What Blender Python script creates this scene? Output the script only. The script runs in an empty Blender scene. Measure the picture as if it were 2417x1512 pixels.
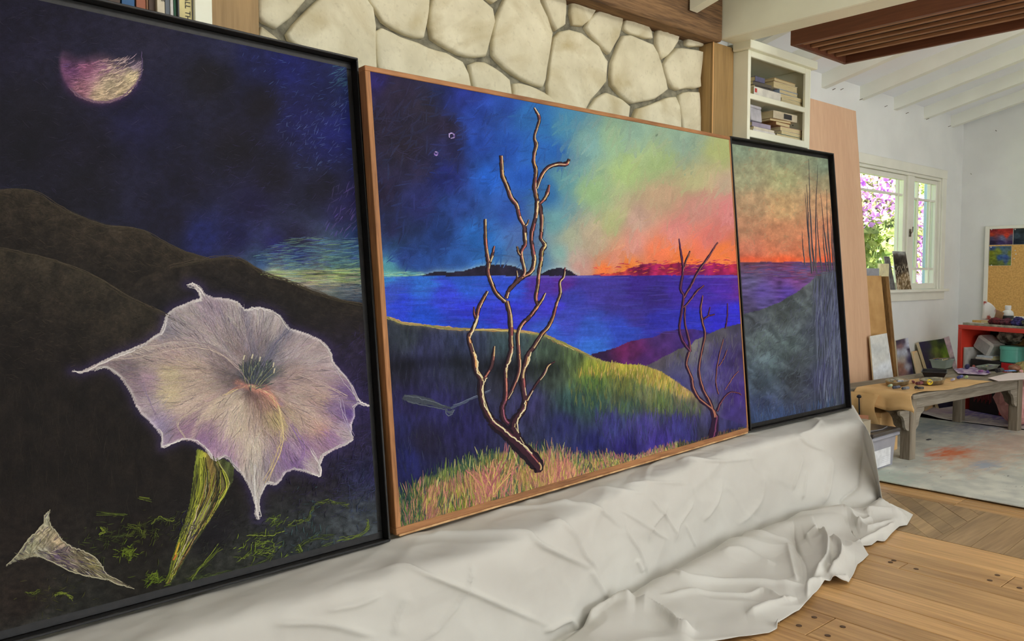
import bpy, bmesh, math, random
import numpy as np
from mathutils import Vector, Matrix

random.seed(7)
rng = np.random.default_rng(11)
scene = bpy.context.scene
COL = scene.collection
PI = math.pi

# ------------------------------------------------------------------ camera
IW, IH = 2417, 1512                    # frame of the photograph
FPX, HORIZON, VPX = 1930.0, 650.0, 3400.0
CX, CY = IW / 2, IH / 2
PITCH = math.atan((CY - HORIZON) / FPX)
YAW = math.atan((VPX - CX) / (FPX / math.cos(PITCH)))
EYE = np.array([0.0, 0.0, 1.5])
_f0 = np.array([math.cos(YAW), math.sin(YAW), 0.0])
RIGHT = np.array([math.sin(YAW), -math.cos(YAW), 0.0])
FWD = _f0 * math.cos(PITCH) - np.array([0, 0, math.sin(PITCH)])
UPV = _f0 * math.sin(PITCH) + np.array([0, 0, math.cos(PITCH)])
cam_data = bpy.data.cameras.new('camera')
cam_data.sensor_fit = 'HORIZONTAL'
cam_data.sensor_width = 36.0
cam_data.lens = 36.0 * FPX / IW
cam_data.clip_start = 0.05
cam = bpy.data.objects.new('camera', cam_data)
COL.objects.link(cam)
cam.matrix_world = Matrix(((RIGHT[0], UPV[0], -FWD[0], EYE[0]),
                           (RIGHT[1], UPV[1], -FWD[1], EYE[1]),
                           (RIGHT[2], UPV[2], -FWD[2], EYE[2]), (0, 0, 0, 1)))
scene.camera = cam

# ------------------------------------------------------------------ light
scene.view_settings.view_transform = 'Standard'
scene.view_settings.look = 'None'
scene.view_settings.gamma = 1.0
scene.view_settings.use_curve_mapping = False
scene.view_settings.exposure = -0.10
scene.cycles.use_denoising = True
scene.cycles.max_bounces = 6
scene.cycles.diffuse_bounces = 4
scene.cycles.glossy_bounces = 2
scene.cycles.transmission_bounces = 4
scene.cycles.transparent_max_bounces = 6
scene.cycles.use_adaptive_sampling = True
scene.cycles.adaptive_threshold = 0.06
scene.cycles.adaptive_min_samples = 12
scene.cycles.sample_clamp_indirect = 6.0
world = bpy.data.worlds.new('sky'); scene.world = world
world.use_nodes = True
wn = world.node_tree
bg = wn.nodes['Background']
bg.inputs[0].default_value = (0.74, 0.86, 1.0, 1.0)          # clear pale blue sky
bg.inputs[1].default_value = 1.5

sun_d = bpy.data.lights.new('sun', 'SUN'); sun_d.energy = 60.0; sun_d.angle = 0.02
sun_d.color = (1.0, 0.95, 0.86)
sun = bpy.data.objects.new('sun', sun_d); COL.objects.link(sun)
sun.rotation_euler = Vector((-0.15, -0.45, 0.88)).to_track_quat('Z', 'Y').to_euler()

def area_light(name, loc, target, sx, sy, power, color):
    d = bpy.data.lights.new(name, 'AREA'); d.shape = 'RECTANGLE'; d.size = sx; d.size_y = sy
    d.energy = power; d.color = color
    o = bpy.data.objects.new(name, d); COL.objects.link(o)
    o.location = loc
    o.rotation_euler = (Vector(loc) - Vector(target)).to_track_quat('Z', 'Y').to_euler()
    return o
# added area light for fill, set in an unseen opening behind the photographer
area_light('added_daylight_behind', (4.2, -3.70, 1.55), (4.2, 3.0, 1.6), 8.0, 2.5, 165, (1.0, 0.985, 0.955))
# added area light under the closed ceiling, to brighten from above
area_light('added_daylight_overhead', (4.0, -0.95, 3.92), (4.0, 0.6, 0.2), 5.5, 1.0, 128, (1.0, 0.985, 0.955))

# ------------------------------------------------------------------ pixel <-> place
def ray(x, y):
    x = np.asarray(x, float)[..., None]; y = np.asarray(y, float)[..., None]
    return FWD + RIGHT * (x - CX) / FPX - UPV * (y - CY) / FPX
def at(x, y, X=None, Y=None, Z=None):
    d = ray(x, y)
    if X is not None: t = (X - EYE[0]) / d[..., 0]
    elif Y is not None: t = (Y - EYE[1]) / d[..., 1]
    else: t = (Z - EYE[2]) / d[..., 2]
    return EYE + d * t[..., None]
def proj(P):
    v = np.asarray(P, float) - EYE
    k = v @ FWD
    return np.stack([CX + FPX * (v @ RIGHT) / k, CY - FPX * (v @ UPV) / k], -1)

# ------------------------------------------------------------------ numeric helpers
def lin(c):
    c = np.asarray(c, float) / 255.0
    return np.where(c <= 0.04045, c / 12.92, ((c + 0.055) / 1.055) ** 2.4)
KL = 0.80                                # light level the photographed colours were seen under
def alb(r, g, b, k=None):
    v = np.clip(lin((r, g, b)) / (k or KL), 0.0, 0.92)
    return (float(v[0]), float(v[1]), float(v[2]), 1.0)
def _hash(ix, iy, seed):
    n = (ix.astype(np.int64) * 374761393 + iy.astype(np.int64) * 668265263 + seed * 2147483647 + 1013904223) & 0xFFFFFFFF
    n = ((n ^ (n >> 13)) * 1274126177) & 0xFFFFFFFF
    n = (n ^ (n >> 16)) & 0xFFFFFF
    return n / float(0xFFFFFF)
def vnoise(x, y, seed=0):
    x = np.asarray(x, float); y = np.asarray(y, float)
    ix = np.floor(x); iy = np.floor(y); fx = x - ix; fy = y - iy
    fx = fx * fx * (3 - 2 * fx); fy = fy * fy * (3 - 2 * fy)
    a = _hash(ix, iy, seed); b = _hash(ix + 1, iy, seed); c = _hash(ix, iy + 1, seed); d = _hash(ix + 1, iy + 1, seed)
    return (a * (1 - fx) + b * fx) * (1 - fy) + (c * (1 - fx) + d * fx) * fy
def fbm(x, y, seed=0, oct=4):
    s = 0; a = 1.0; t = 0
    for k in range(oct):
        s = s + a * vnoise(x * 2 ** k, y * 2 ** k, seed + k); t += a; a *= 0.5
    return s / t
def inpoly(px, py, poly):
    poly = np.asarray(poly, float); r = np.zeros(px.shape, bool)
    j = len(poly) - 1
    for i in range(len(poly)):
        xi, yi = poly[i]; xj, yj = poly[j]
        if yi != yj:
            c = ((yi > py) != (yj > py)) & (px < (xj - xi) * (py - yi) / (yj - yi) + xi)
            r ^= c
        j = i
    return r
def dpoly(px, py, pts, closed=False):
    """distance to a polyline, and parameter 0..1 along it"""
    pts = np.asarray(pts, float)
    if closed: pts = np.vstack([pts, pts[:1]])
    best = np.full(px.shape, 1e9); par = np.zeros(px.shape)
    seg = np.linalg.norm(np.diff(pts, axis=0), axis=1); cum = np.concatenate([[0], np.cumsum(seg)])
    for i in range(len(pts) - 1):
        a = pts[i]; d = pts[i + 1] - a; L = d @ d + 1e-9
        t = np.clip(((px - a[0]) * d[0] + (py - a[1]) * d[1]) / L, 0, 1)
        q = np.hypot(px - a[0] - t * d[0], py - a[1] - t * d[1])
        m = q < best
        best = np.where(m, q, best); par = np.where(m, (cum[i] + t * seg[i]) / cum[-1], par)
    return best, par
def idw(px, py, samples, p=3.0, soft=12.0):
    s = np.asarray(samples, float)
    num = np.zeros(px.shape + (3,)); den = np.zeros(px.shape)
    for q in s:
        w = 1.0 / ((px - q[0]) ** 2 + (py - q[1]) ** 2 + soft * soft) ** (p / 2)
        num += w[..., None] * q[2:5]; den += w
    return num / den[..., None]
def sstep(a, b, x):
    t = np.clip((x - a) / (b - a), 0, 1); return t * t * (3 - 2 * t)
def above(crest, px):
    c = np.asarray(crest, float); return np.interp(px, c[:, 0], c[:, 1])

# ------------------------------------------------------------------ materials
def new_mat(name):
    m = bpy.data.materials.new(name); m.use_nodes = True
    nt = m.node_tree; b = nt.nodes['Principled BSDF']
    return m, nt, b
def mat(name, c, c2=None, rough=0.6, scale=6.0, stretch=(1, 1, 1), bump=0.0, bscale=None, detail=5.0, metallic=0.0,
        spec=0.4, lo=0.35, hi=0.65, coat=0.0, dist=0.0, trans=0.0, alpha=1.0, sheen=0.0):
    m, nt, b = new_mat(name)
    if c2 is None: c2 = tuple(v * 0.86 for v in c[:3]) + (1,)
    tc = nt.nodes.new('ShaderNodeTexCoord'); mp = nt.nodes.new('ShaderNodeMapping')
    mp.inputs['Scale'].default_value = stretch
    nz = nt.nodes.new('ShaderNodeTexNoise'); nz.inputs['Scale'].default_value = scale
    nz.inputs['Detail'].default_value = detail; nz.inputs['Distortion'].default_value = dist
    cr = nt.nodes.new('ShaderNodeValToRGB')
    cr.color_ramp.elements[0].position = lo; cr.color_ramp.elements[0].color = c2
    cr.color_ramp.elements[1].position = hi; cr.color_ramp.elements[1].color = c
    L = nt.links.new
    L(tc.outputs['Object'], mp.inputs['Vector']); L(mp.outputs['Vector'], nz.inputs['Vector'])
    L(nz.outputs['Fac'], cr.inputs['Fac']); L(cr.outputs['Color'], b.inputs['Base Color'])
    b.inputs['Roughness'].default_value = rough; b.inputs['Metallic'].default_value = metallic
    b.inputs['Specular IOR Level'].default_value = spec
    b.inputs['Coat Weight'].default_value = coat
    b.inputs['Transmission Weight'].default_value = trans
    b.inputs['Alpha'].default_value = alpha
    if sheen: b.inputs['Sheen Weight'].default_value = sheen
    if bump:
        bp = nt.nodes.new('ShaderNodeBump'); bp.inputs['Strength'].default_value = bump
        bp.inputs['Distance'].default_value = 0.01
        if bscale:
            n2 = nt.nodes.new('ShaderNodeTexNoise'); n2.inputs['Scale'].default_value = bscale
            n2.inputs['Detail'].default_value = 6
            L(mp.outputs['Vector'], n2.inputs['Vector']); L(n2.outputs['Fac'], bp.inputs['Height'])
        else: L(nz.outputs['Fac'], bp.inputs['Height'])
        L(bp.outputs['Normal'], b.inputs['Normal'])
    return m
def wood(name, c, c2, axis='z', rough=0.5, scale=7.0, bump=0.15, ring=0.0, spec=0.35, per_object=0.0):
    """wood with long grain along one axis; per_object varies the tone from piece to piece"""
    m, nt, b = new_mat(name); L = nt.links.new
    st = {'x': (0.06, 1, 1), 'y': (1, 0.06, 1), 'z': (1, 1, 0.06)}[axis]
    tc = nt.nodes.new('ShaderNodeTexCoord'); mp = nt.nodes.new('ShaderNodeMapping')
    mp.inputs['Scale'].default_value = st
    oi = nt.nodes.new('ShaderNodeObjectInfo')
    mul = nt.nodes.new('ShaderNodeMath'); mul.operation = 'MULTIPLY'; mul.inputs[1].default_value = 37.0
    L(oi.outputs['Random'], mul.inputs[0]); 
    cmb = nt.nodes.new('ShaderNodeCombineXYZ')
    for k in range(3): L(mul.outputs[0], cmb.inputs[k])
    L(cmb.outputs[0], mp.inputs['Location'])
    L(tc.outputs['Object'], mp.inputs['Vector'])
    n1 = nt.nodes.new('ShaderNodeTexNoise'); n1.inputs['Scale'].default_value = scale; n1.inputs['Detail'].default_value = 6
    n1.inputs['Distortion'].default_value = 0.6
    n2 = nt.nodes.new('ShaderNodeTexNoise'); n2.inputs['Scale'].default_value = scale * 9; n2.inputs['Detail'].default_value = 4
    L(mp.outputs[0], n1.inputs['Vector']); L(mp.outputs[0], n2.inputs['Vector'])
    mx = nt.nodes.new('ShaderNodeMath'); mx.operation = 'MULTIPLY_ADD'; mx.inputs[1].default_value = 0.45
    sc = nt.nodes.new('ShaderNodeMath'); sc.operation = 'MULTIPLY'; sc.inputs[1].default_value = 0.62
    L(n1.outputs['Fac'], sc.inputs[0]); L(n2.outputs['Fac'], mx.inputs[0]); L(sc.outputs[0], mx.inputs[2])
    cr = nt.nodes.new('ShaderNodeValToRGB')
    cr.color_ramp.elements[0].position = 0.36; cr.color_ramp.elements[0].color = c2
    cr.color_ramp.elements[1].position = 0.66; cr.color_ramp.elements[1].color = c
    L(mx.outputs[0], cr.inputs['Fac'])
    out = cr.outputs['Color']
    if per_object:
        hs = nt.nodes.new('ShaderNodeHueSaturation')
        ma = nt.nodes.new('ShaderNodeMapRange'); ma.inputs['To Min'].default_value = 1 - per_object; ma.inputs['To Max'].default_value = 1 + per_object
        L(oi.outputs['Random'], ma.inputs['Value']); L(ma.outputs[0], hs.inputs['Value']); L(out, hs.inputs['Color']); out = hs.outputs[0]
    L(out, b.inputs['Base Color'])
    b.inputs['Roughness'].default_value = rough; b.inputs['Specular IOR Level'].default_value = spec
    if bump:
        bp = nt.nodes.new('ShaderNodeBump'); bp.inputs['Strength'].default_value = bump; bp.inputs['Distance'].default_value = 0.006
        L(mx.outputs[0], bp.inputs['Height']); L(bp.outputs[0], b.inputs['Normal'])
    return m

# ------------------------------------------------------------------ mesh building
class MB:
    """collects shapes (world coordinates) and links them as ONE mesh object"""
    def __init__(s): s.v = []; s.f = []
    def add(s, vs, fs):
        o = len(s.v); s.v += [tuple(map(float, p)) for p in vs]; s.f += [tuple(i + o for i in f) for f in fs]; return s
    def box(s, x0, x1, y0, y1, z0, z1, R=None, o=(0, 0, 0)):
        vs = [(x, y, z) for z in (z0, z1) for y in (y0, y1) for x in (x0, x1)]
        if R is not None: vs = [tuple(R @ Vector(p) + Vector(o)) for p in vs]
        return s.add(vs, [(0, 2, 3, 1), (4, 5, 7, 6), (0, 1, 5, 4), (2, 6, 7, 3), (0, 4, 6, 2), (1, 3, 7, 5)])
    def bbox(s, x0, x1, y0, y1, z0, z1, b=0.004, R=None, o=(0, 0, 0)):
        """box with chamfered edges"""
        b = min(b, (x1 - x0) * .3, (y1 - y0) * .3, (z1 - z0) * .3)
        bm = bmesh.new()
        bmesh.ops.create_cube(bm, size=1.0)
        for v in bm.verts: v.co = ((x0 + x1) / 2 + v.co.x * (x1 - x0), (y0 + y1) / 2 + v.co.y * (y1 - y0), (z0 + z1) / 2 + v.co.z * (z1 - z0))
        bmesh.ops.bevel(bm, geom=bm.edges[:], offset=b, segments=1, affect='EDGES')
        vs = [tuple(v.co) for v in bm.verts]
        if R is not None: vs = [tuple(R @ Vector(p) + Vector(o)) for p in vs]
        s.add(vs, [tuple(v.index for v in f.verts) for f in bm.faces]); bm.free(); return s
    def prism(s, poly, lo, hi):
        """poly: list of 3D points, swept from offset lo to offset hi (vectors)"""
        n = len(poly); P = [Vector(p) for p in poly]; lo = Vector(lo); hi = Vector(hi)
        vs = [p + lo for p in P] + [p + hi for p in P]
        fs = [tuple(range(n))[::-1], tuple(range(n, 2 * n))] + [(i, (i + 1) % n, n + (i + 1) % n, n + i) for i in range(n)]
        return s.add(vs, fs)
    def tube(s, pts, r, n=8, cap=True):
        P = [Vector(p) for p in pts]; rs = r if isinstance(r, (list, tuple)) else [r] * len(P)
        vs = []; fs = []
        for i, p in enumerate(P):
            t = (P[min(i + 1, len(P) - 1)] - P[max(i - 1, 0)]).normalized()
            a = t.orthogonal().normalized() if i == 0 else (a - t * a.dot(t)).normalized()
            b = t.cross(a)
            for k in range(n):
                q = 2 * PI * k / n; vs.append(p + (a * math.cos(q) + b * math.sin(q)) * rs[i])
        for i in range(len(P) - 1):
            for k in range(n): fs.append((i * n + k, i * n + (k + 1) % n, (i + 1) * n + (k + 1) % n, (i + 1) * n + k))
        if cap: fs += [tuple(range(n))[::-1], tuple(range((len(P) - 1) * n, len(P) * n))]
        return s.add(vs, fs)
    def lathe(s, prof, c, n=24, sx=1.0, sy=1.0, R=None, cap=True):
        vs = []; fs = []; m = len(prof)
        for r, z in prof:
            for k in range(n):
                q = 2 * PI * k / n; p = Vector((r * math.cos(q) * sx, r * math.sin(q) * sy, z))
                if R is not None: p = R @ p
                vs.append(p + Vector(c))
        for i in range(m - 1):
            for k in range(n): fs.append((i * n + k, i * n + (k + 1) % n, (i + 1) * n + (k + 1) % n, (i + 1) * n + k))
        if cap: fs += [tuple(range(n))[::-1], tuple(range((m - 1) * n, m * n))]
        return s.add(vs, fs)
    def grid(s, P):
        """P[i][j] 3D points"""
        n = len(P); m = len(P[0]); vs = [p for r in P for p in r]
        return s.add(vs, [(i * m + j, i * m + j + 1, (i + 1) * m + j + 1, (i + 1) * m + j) for i in range(n - 1) for j in range(m - 1)])
    def build(s, name, material, parent=None, smooth=False, solid=0.0, sub=0, origin=None):
        me = bpy.data.meshes.new(name)
        V = np.array(s.v, float)
        if parent is not None and origin is None:
            M = INV[parent.name]
            V = V @ M[:3, :3].T + M[:3, 3]; loc = (0, 0, 0)
        elif parent is not None: loc = (0, 0, 0)
        else:
            o = origin if origin is not None else ((V[:, 0].min() + V[:, 0].max()) / 2, (V[:, 1].min() + V[:, 1].max()) / 2, V[:, 2].min())
            V = V - np.array(o); loc = o
        me.from_pydata([tuple(p) for p in V], [], s.f); me.validate(); me.update()
        bm = bmesh.new(); bm.from_mesh(me); bmesh.ops.recalc_face_normals(bm, faces=bm.faces[:]); bm.to_mesh(me); bm.free()
        o_ = bpy.data.objects.new(name, me); COL.objects.link(o_)
        o_.location = loc
        if parent is not None: o_.parent = parent; INV[o_.name] = INV[parent.name]
        else:
            M = np.eye(4); M[:3, 3] = -np.array(loc); INV[o_.name] = M
        if material is not None: me.materials.append(material)
        if smooth: me.polygons.foreach_set('use_smooth', [True] * len(me.polygons))
        if solid:
            md = o_.modifiers.new('thickness', 'SOLIDIFY'); md.thickness = solid; md.offset = 0
        if sub:
            md = o_.modifiers.new('subdivision', 'SUBSURF'); md.levels = sub; md.render_levels = sub
        return o_
INV = {}
def tag(o, label=None, cat=None, group=None, kind=None):
    if label: o['label'] = label
    if cat: o['category'] = cat
    if group: o['group'] = group
    if kind: o['kind'] = kind
    return o
def thing(name, label, cat, loc, rotz=0.0, group=None):
    o = bpy.data.objects.new(name, None); COL.objects.link(o)
    o.empty_display_size = 0.1
    o.location = loc; o.rotation_euler = (0, 0, rotz)
    M = Matrix.Translation(Vector(loc)) @ Matrix.Rotation(rotz, 4, 'Z')
    INV[o.name] = np.array(M.inverted())
    return tag(o, label, cat, group)
def struct(o): o['kind'] = 'structure'; return o
def numpy_mesh(name, V, F, colors=None, material=None, smooth=True):
    me = bpy.data.meshes.new(name); V = np.asarray(V, np.float32); F = np.asarray(F, np.int32)
    me.vertices.add(len(V)); me.vertices.foreach_set('co', V.ravel())
    n = F.shape[1]
    me.loops.add(F.size); me.loops.foreach_set('vertex_index', F.ravel())
    me.polygons.add(len(F)); me.polygons.foreach_set('loop_start', np.arange(len(F), dtype=np.int32) * n)
    me.polygons.foreach_set('loop_total', np.full(len(F), n, np.int32))
    me.polygons.foreach_set('use_smooth', np.full(len(F), smooth))
    me.update(calc_edges=True)
    if colors is not None:
        ca = me.color_attributes.new('paint', 'FLOAT_COLOR', 'POINT')
        c4 = np.ones((len(V), 4), np.float32); c4[:, :3] = colors; ca.data.foreach_set('color', c4.ravel())
    if material is not None: me.materials.append(material)
    return me
def grid_faces(n, m):
    i, j = np.meshgrid(np.arange(n - 1), np.arange(m - 1), indexing='ij')
    a = (i * m + j).ravel(); return np.stack([a, a + 1, a + m + 1, a + m], 1)
def link(name, me, parent=None, loc=(0, 0, 0)):
    o = bpy.data.objects.new(name, me); COL.objects.link(o); o.location = loc
    if parent is not None: o.parent = parent
    return o
def Rz(a): return Matrix.Rotation(a, 3, 'Z')
def copy_tree(o, parent=None):
    c = o.copy(); COL.objects.link(c); c.parent = parent
    for ch in list(o.children): copy_tree(ch, c)
    return c

# ================================================================== MATERIALS
M_white = mat('white_paint', alb(214, 213, 200), alb(206, 205, 192), rough=0.55, scale=3)
M_cream = mat('cream_gloss_paint', alb(219, 219, 196), alb(212, 211, 188), rough=0.4, scale=4)
M_wall = mat('white_plaster', alb(211, 212, 208), alb(204, 205, 201), rough=0.8, scale=2.5, bump=0.05, bscale=60)
M_ceiling = mat('white_ceiling_paint', (.88, .905, .93, 1), (.86, .885, .91, 1), rough=0.8, scale=2)
M_mortar = mat('grey_mortar', alb(132, 128, 108), alb(92, 88, 74), rough=0.95, scale=22, bump=0.8, bscale=90)
M_stone = None
M_pillar = wood('pillar_wood', alb(156, 126, 80), alb(126, 100, 60), 'z', rough=0.5, scale=9)
M_beam_dark = wood('rough_dark_beam', alb(128, 98, 66), alb(62, 46, 32), 'x', rough=0.9, scale=16, bump=0.9)
M_grille = wood('red_brown_wood', alb(104, 62, 40), alb(76, 42, 28), 'y', rough=0.45, scale=9)
M_slat = wood('grille_slat_wood', alb(150, 108, 72), alb(112, 74, 46), 'y', rough=0.5, scale=9)
M_plank = wood('oak_plank', alb(190, 150, 98), alb(138, 102, 60), 'y', rough=0.34, scale=6, bump=0.12, per_object=0.16, spec=0.5)
M_plank_x = wood('oak_plank_cross', alb(160, 132, 94), alb(116, 92, 62), 'x', rough=0.4, scale=6, bump=0.12, per_object=0.14, spec=0.5)
M_peg = mat('walnut_peg', alb(78, 56, 36), rough=0.5, scale=30)
M_subfloor = mat('dark_subfloor', alb(52, 34, 20), rough=0.9)
M_ply = wood('plywood', alb(206, 170, 138), alb(192, 152, 122), 'z', rough=0.65, scale=6, bump=0.08)

def stone_material():
    m, nt, b = new_mat('cream_limestone'); L = nt.links.new
    tc = nt.nodes.new('ShaderNodeTexCoord'); oi = nt.nodes.new('ShaderNodeObjectInfo')
    ad = nt.nodes.new('ShaderNodeVectorMath'); ad.operation = 'ADD'
    mu = nt.nodes.new('ShaderNodeVectorMath'); mu.operation = 'SCALE'; mu.inputs['Scale'].default_value = 19.0
    cb = nt.nodes.new('ShaderNodeCombineXYZ')
    for k in range(3): L(oi.outputs['Random'], cb.inputs[k])
    L(cb.outputs[0], mu.inputs[0]); L(tc.outputs['Object'], ad.inputs[0]); L(mu.outputs[0], ad.inputs[1])
    def noise(s, d, dist=0):
        n = nt.nodes.new('ShaderNodeTexNoise'); n.inputs['Scale'].default_value = s; n.inputs['Detail'].default_value = d
        n.inputs['Distortion'].default_value = dist; L(ad.outputs[0], n.inputs['Vector']); return n
    n1 = noise(5, 6); n2 = noise(2.6, 7, 1.2); n3 = noise(45, 4)
    r1 = nt.nodes.new('ShaderNodeValToRGB'); e = r1.color_ramp.elements
    e[0].position = .3; e[0].color = alb(184, 176, 146); e[1].position = .62; e[1].color = alb(206, 199, 170)
    r2 = nt.nodes.new('ShaderNodeValToRGB'); e = r2.color_ramp.elements
    e[0].position = .50; e[0].color = (0, 0, 0, 1); e[1].position = .74; e[1].color = (1, 1, 1, 1)
    mx = nt.nodes.new('ShaderNodeMix'); mx.data_type = 'RGBA'
    L(n1.outputs['Fac'], r1.inputs[0]); L(n2.outputs['Fac'], r2.inputs[0])
    L(r2.outputs[0], mx.inputs['Factor']); L(r1.outputs[0], mx.inputs['A']); mx.inputs['B'].default_value = alb(166, 152, 112)
    r3 = nt.nodes.new('ShaderNodeValToRGB'); e = r3.color_ramp.elements
    e[0].position = .28; e[0].color = (.62, .6, .55, 1); e[1].position = .42; e[1].color = (1, 1, 1, 1)
    L(n3.outputs['Fac'], r3.inputs[0])
    m2 = nt.nodes.new('ShaderNodeMix'); m2.data_type = 'RGBA'; m2.blend_type = 'MULTIPLY'; m2.inputs['Factor'].default_value = .3
    L(mx.outputs['Result'], m2.inputs['A']); L(r3.outputs[0], m2.inputs['B'])
    L(m2.outputs['Result'], b.inputs['Base Color']); b.inputs['Roughness'].default_value = .8
    bp = nt.nodes.new('ShaderNodeBump'); bp.inputs['Strength'].default_value = .5; bp.inputs['Distance'].default_value = .012
    n4 = noise(14, 8, .5); L(n4.outputs['Fac'], bp.inputs['Height']); L(bp.outputs[0], b.inputs['Normal'])
    return m
M_stone = stone_material()

# ================================================================== ROOM SHELL
YW, XF = 3.92, 10.80            # window wall, far wall
XL, YB = -2.6, -3.9             # left end, wall behind the photographer
RIDGE = -0.3
ZE = 3.261
def zr(y): return ZE + 0.246 * (YW - y) if y >= RIDGE else ZE + 0.246 * (YW - RIDGE) - 0.246 * (RIDGE - y)

floor = struct(MB().box(XL, XF, YB, YW, -0.12, -0.022).build('floor', M_subfloor))
# oak planks running away from the wall, random widths
edges = [4.85, 4.54, 4.33, 4.215, 3.91, 3.71, 3.555, 3.39, 3.13]
x = 3.13
while x > XL + 0.3:
    x -= random.choice((0.12, 0.17, 0.2, 0.26, 0.3)); edges.append(max(x, XL))
joints = {4.33: [1.78, 3.3, -0.6], 4.54: [1.343, -1.0, 3.2], 3.39: [1.695, -0.4, 3.4], 4.85: [0.1, -2.0, 3.0]}
pegs = []
def plank(x0, x1, y0, y1):
    dz = random.uniform(-0.0008, 0.0008)
    o = MB().bbox(x0 + .0024, x1 - .0024, y0 + .002, y1 - .002, -.0215, dz, b=.002).build('plank', M_plank, floor)
for i in range(len(edges) - 1):
    x1, x0 = edges[i], edges[i + 1]
    js = joints.get(x1)
    if js is None:
        js = []; y = YB + random.uniform(.6, 2.2)
        while y < 3.4:
            js.append(y); y += random.uniform(1.9, 2.9)
        js = [j for j in js if not (1.0 < j < 2.0)]
    js = sorted(js); ys = [YB] + js + [YW]
    for a, b_ in zip(ys[:-1], ys[1:]): plank(x0, x1, a, b_)
    for j in js:
        if x1 > 2.5 and -0.5 < j < 2.6:
            for s in (-1, 1):
                w = x1 - x0
                for fx in ((.25, .75) if w > .2 else (.5,)): pegs.append((x0 + w * fx, j + s * .065))
pegs += [(4.313, 1.845)]
for (x, y) in pegs:
    MB().lathe([(.001, -.003), (.0125, -.003), (.0125, .0015), (.011, .0022), (.001, .0022)], (x, y, 0), 14).build('peg', M_peg, floor)
# parquet band: slanting pieces, then cross pieces, between border boards
CB0, CB1 = 4.85, 5.65
def clip_band(poly, xa, xb, ya, yb):
    def cl(p, ax, v, keep_less):
        out = []
        for i in range(len(p)):
            a, b_ = p[i], p[(i + 1) % len(p)]
            ina = (a[ax] <= v) if keep_less else (a[ax] >= v); inb = (b_[ax] <= v) if keep_less else (b_[ax] >= v)
            if ina: out.append(a)
            if ina != inb:
                t = (v - a[ax]) / (b_[ax] - a[ax]); out.append((a[0] + t * (b_[0] - a[0]), a[1] + t * (b_[1] - a[1])))
        return out
    for ax, v, k in ((0, xa, False), (0, xb, True), (1, ya, False), (1, yb, True)):
        if len(poly) < 3: return []
        poly = cl(poly, ax, v, k)
    return poly
def parquet(ya, yb, ang, w0=0.105):
    d = (math.cos(ang), math.sin(ang)); n = (-d[1], d[0]); c = ((CB0 + CB1) / 2, (ya + yb) / 2)
    t = -1.6
    while t < 1.6:
        w = w0 * random.uniform(.85, 1.35); g = .0012
        q = [(c[0] + d[0] * s + n[0] * k, c[1] + d[1] * s + n[1] * k) for s, k in ((-2, t + g), (2, t + g), (2, t + w - g), (-2, t + w - g))]
        q = clip_band(q, CB0 + .001, CB1 - .001, ya + .001, yb - .001)
        if len(q) >= 3: MB().prism([(a, b_, 0) for a, b_ in q], (0, 0, -.0215), (0, 0, random.uniform(-.0006, .0008))).build('parquet_piece', M_plank_x, floor)
        t += w
parquet(1.85, 3.2, math.radians(43)); parquet(0.95, 1.85, math.radians(3), .13)
parquet(-.1, .95, math.radians(43)); parquet(-1.0, -.1, math.radians(3), .13); parquet(-3.9, -1.0, math.radians(43))
for x0, x1 in ((5.65, 5.715), (5.715, 5.80), (5.80, 6.0)):
    for a, b_ in ((YB, -.5), (-.5, 2.05), (2.05, YW)):
        plank(x0, x1, a, b_)

for k in range(16):
    plank(6.0 + k * .3, min(6.3 + k * .3, XF), YB, YW)
# walls
wall_right_poly = [(XF, YB, -.1), (XF, YW + .15, -.1), (XF, YW + .15, zr(YW) + .2), (XF, RIDGE, zr(RIDGE) + .3), (XF, YB, zr(YB) + .3)]
struct(MB().prism(wall_right_poly, (0, 0, 0), (.15, 0, 0)).build('wall_right', M_wall))
struct(MB().prism([(XL, p[1], p[2]) for p in wall_right_poly], (-.15, 0, 0), (0, 0, 0)).build('wall_left', M_wall))
# window wall with its opening
WX0, WX1 = 7.43, float(at(2222, 430, Y=YW)[0])
WZ0, WZ1 = 1.340, 2.635
wb = MB()
wb.box(1.2, WX0, YW, YW + .15, -.1, zr(YW) + .2); wb.box(WX1, XF, YW, YW + .15, -.1, zr(YW) + .2)
wb.box(WX0, WX1, YW, YW + .15, -.1, WZ0); wb.box(WX0, WX1, YW, YW + .15, WZ1, zr(YW) + .2)
wb.box(XL, 1.2, YW, YW + .15, -.1, zr(YW) + .2)
wall_back = struct(wb.build('wall_back', M_wall))
# wall behind the photographer: piers and lintel round an unseen opening shaped for the added light
wf = MB()
wf.box(XL, -.5, YB - .15, YB, -.1, zr(YB) + .25); wf.box(8.4, XF, YB - .15, YB, -.1, zr(YB) + .25)
wf.box(-.5, 8.4, YB - .15, YB, 2.85, zr(YB) + .25); wf.box(-.5, 8.4, YB - .15, YB, -.1, .25)
struct(wf.build('wall_front', M_wall))
# ceiling boards on both slopes
cl = MB()
def slab(ya, yb):
    za, zb = zr(ya) + .13, zr(yb) + .13
    cl.prism([(XL - .1, ya, za), (XL - .1, yb, zb), (XL - .1, yb, zb + .06), (XL - .1, ya, za + .06)], (0, 0, 0), (XF - XL + .2, 0, 0))
za = ZE - .246 * .6 + .13
cl.prism([(XL - .1, YW + .6, za), (XL - .1, RIDGE, zr(RIDGE) + .13), (XL - .1, RIDGE, zr(RIDGE) + .19), (XL - .1, YW + .6, za + .06)], (0, 0, 0), (XF - XL + .2, 0, 0))
slab(RIDGE, YB - 1.9)  # carried past the back wall as an added unseen overhang to block the sun
ceiling = struct(cl.build('ceiling', M_ceiling))
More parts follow.
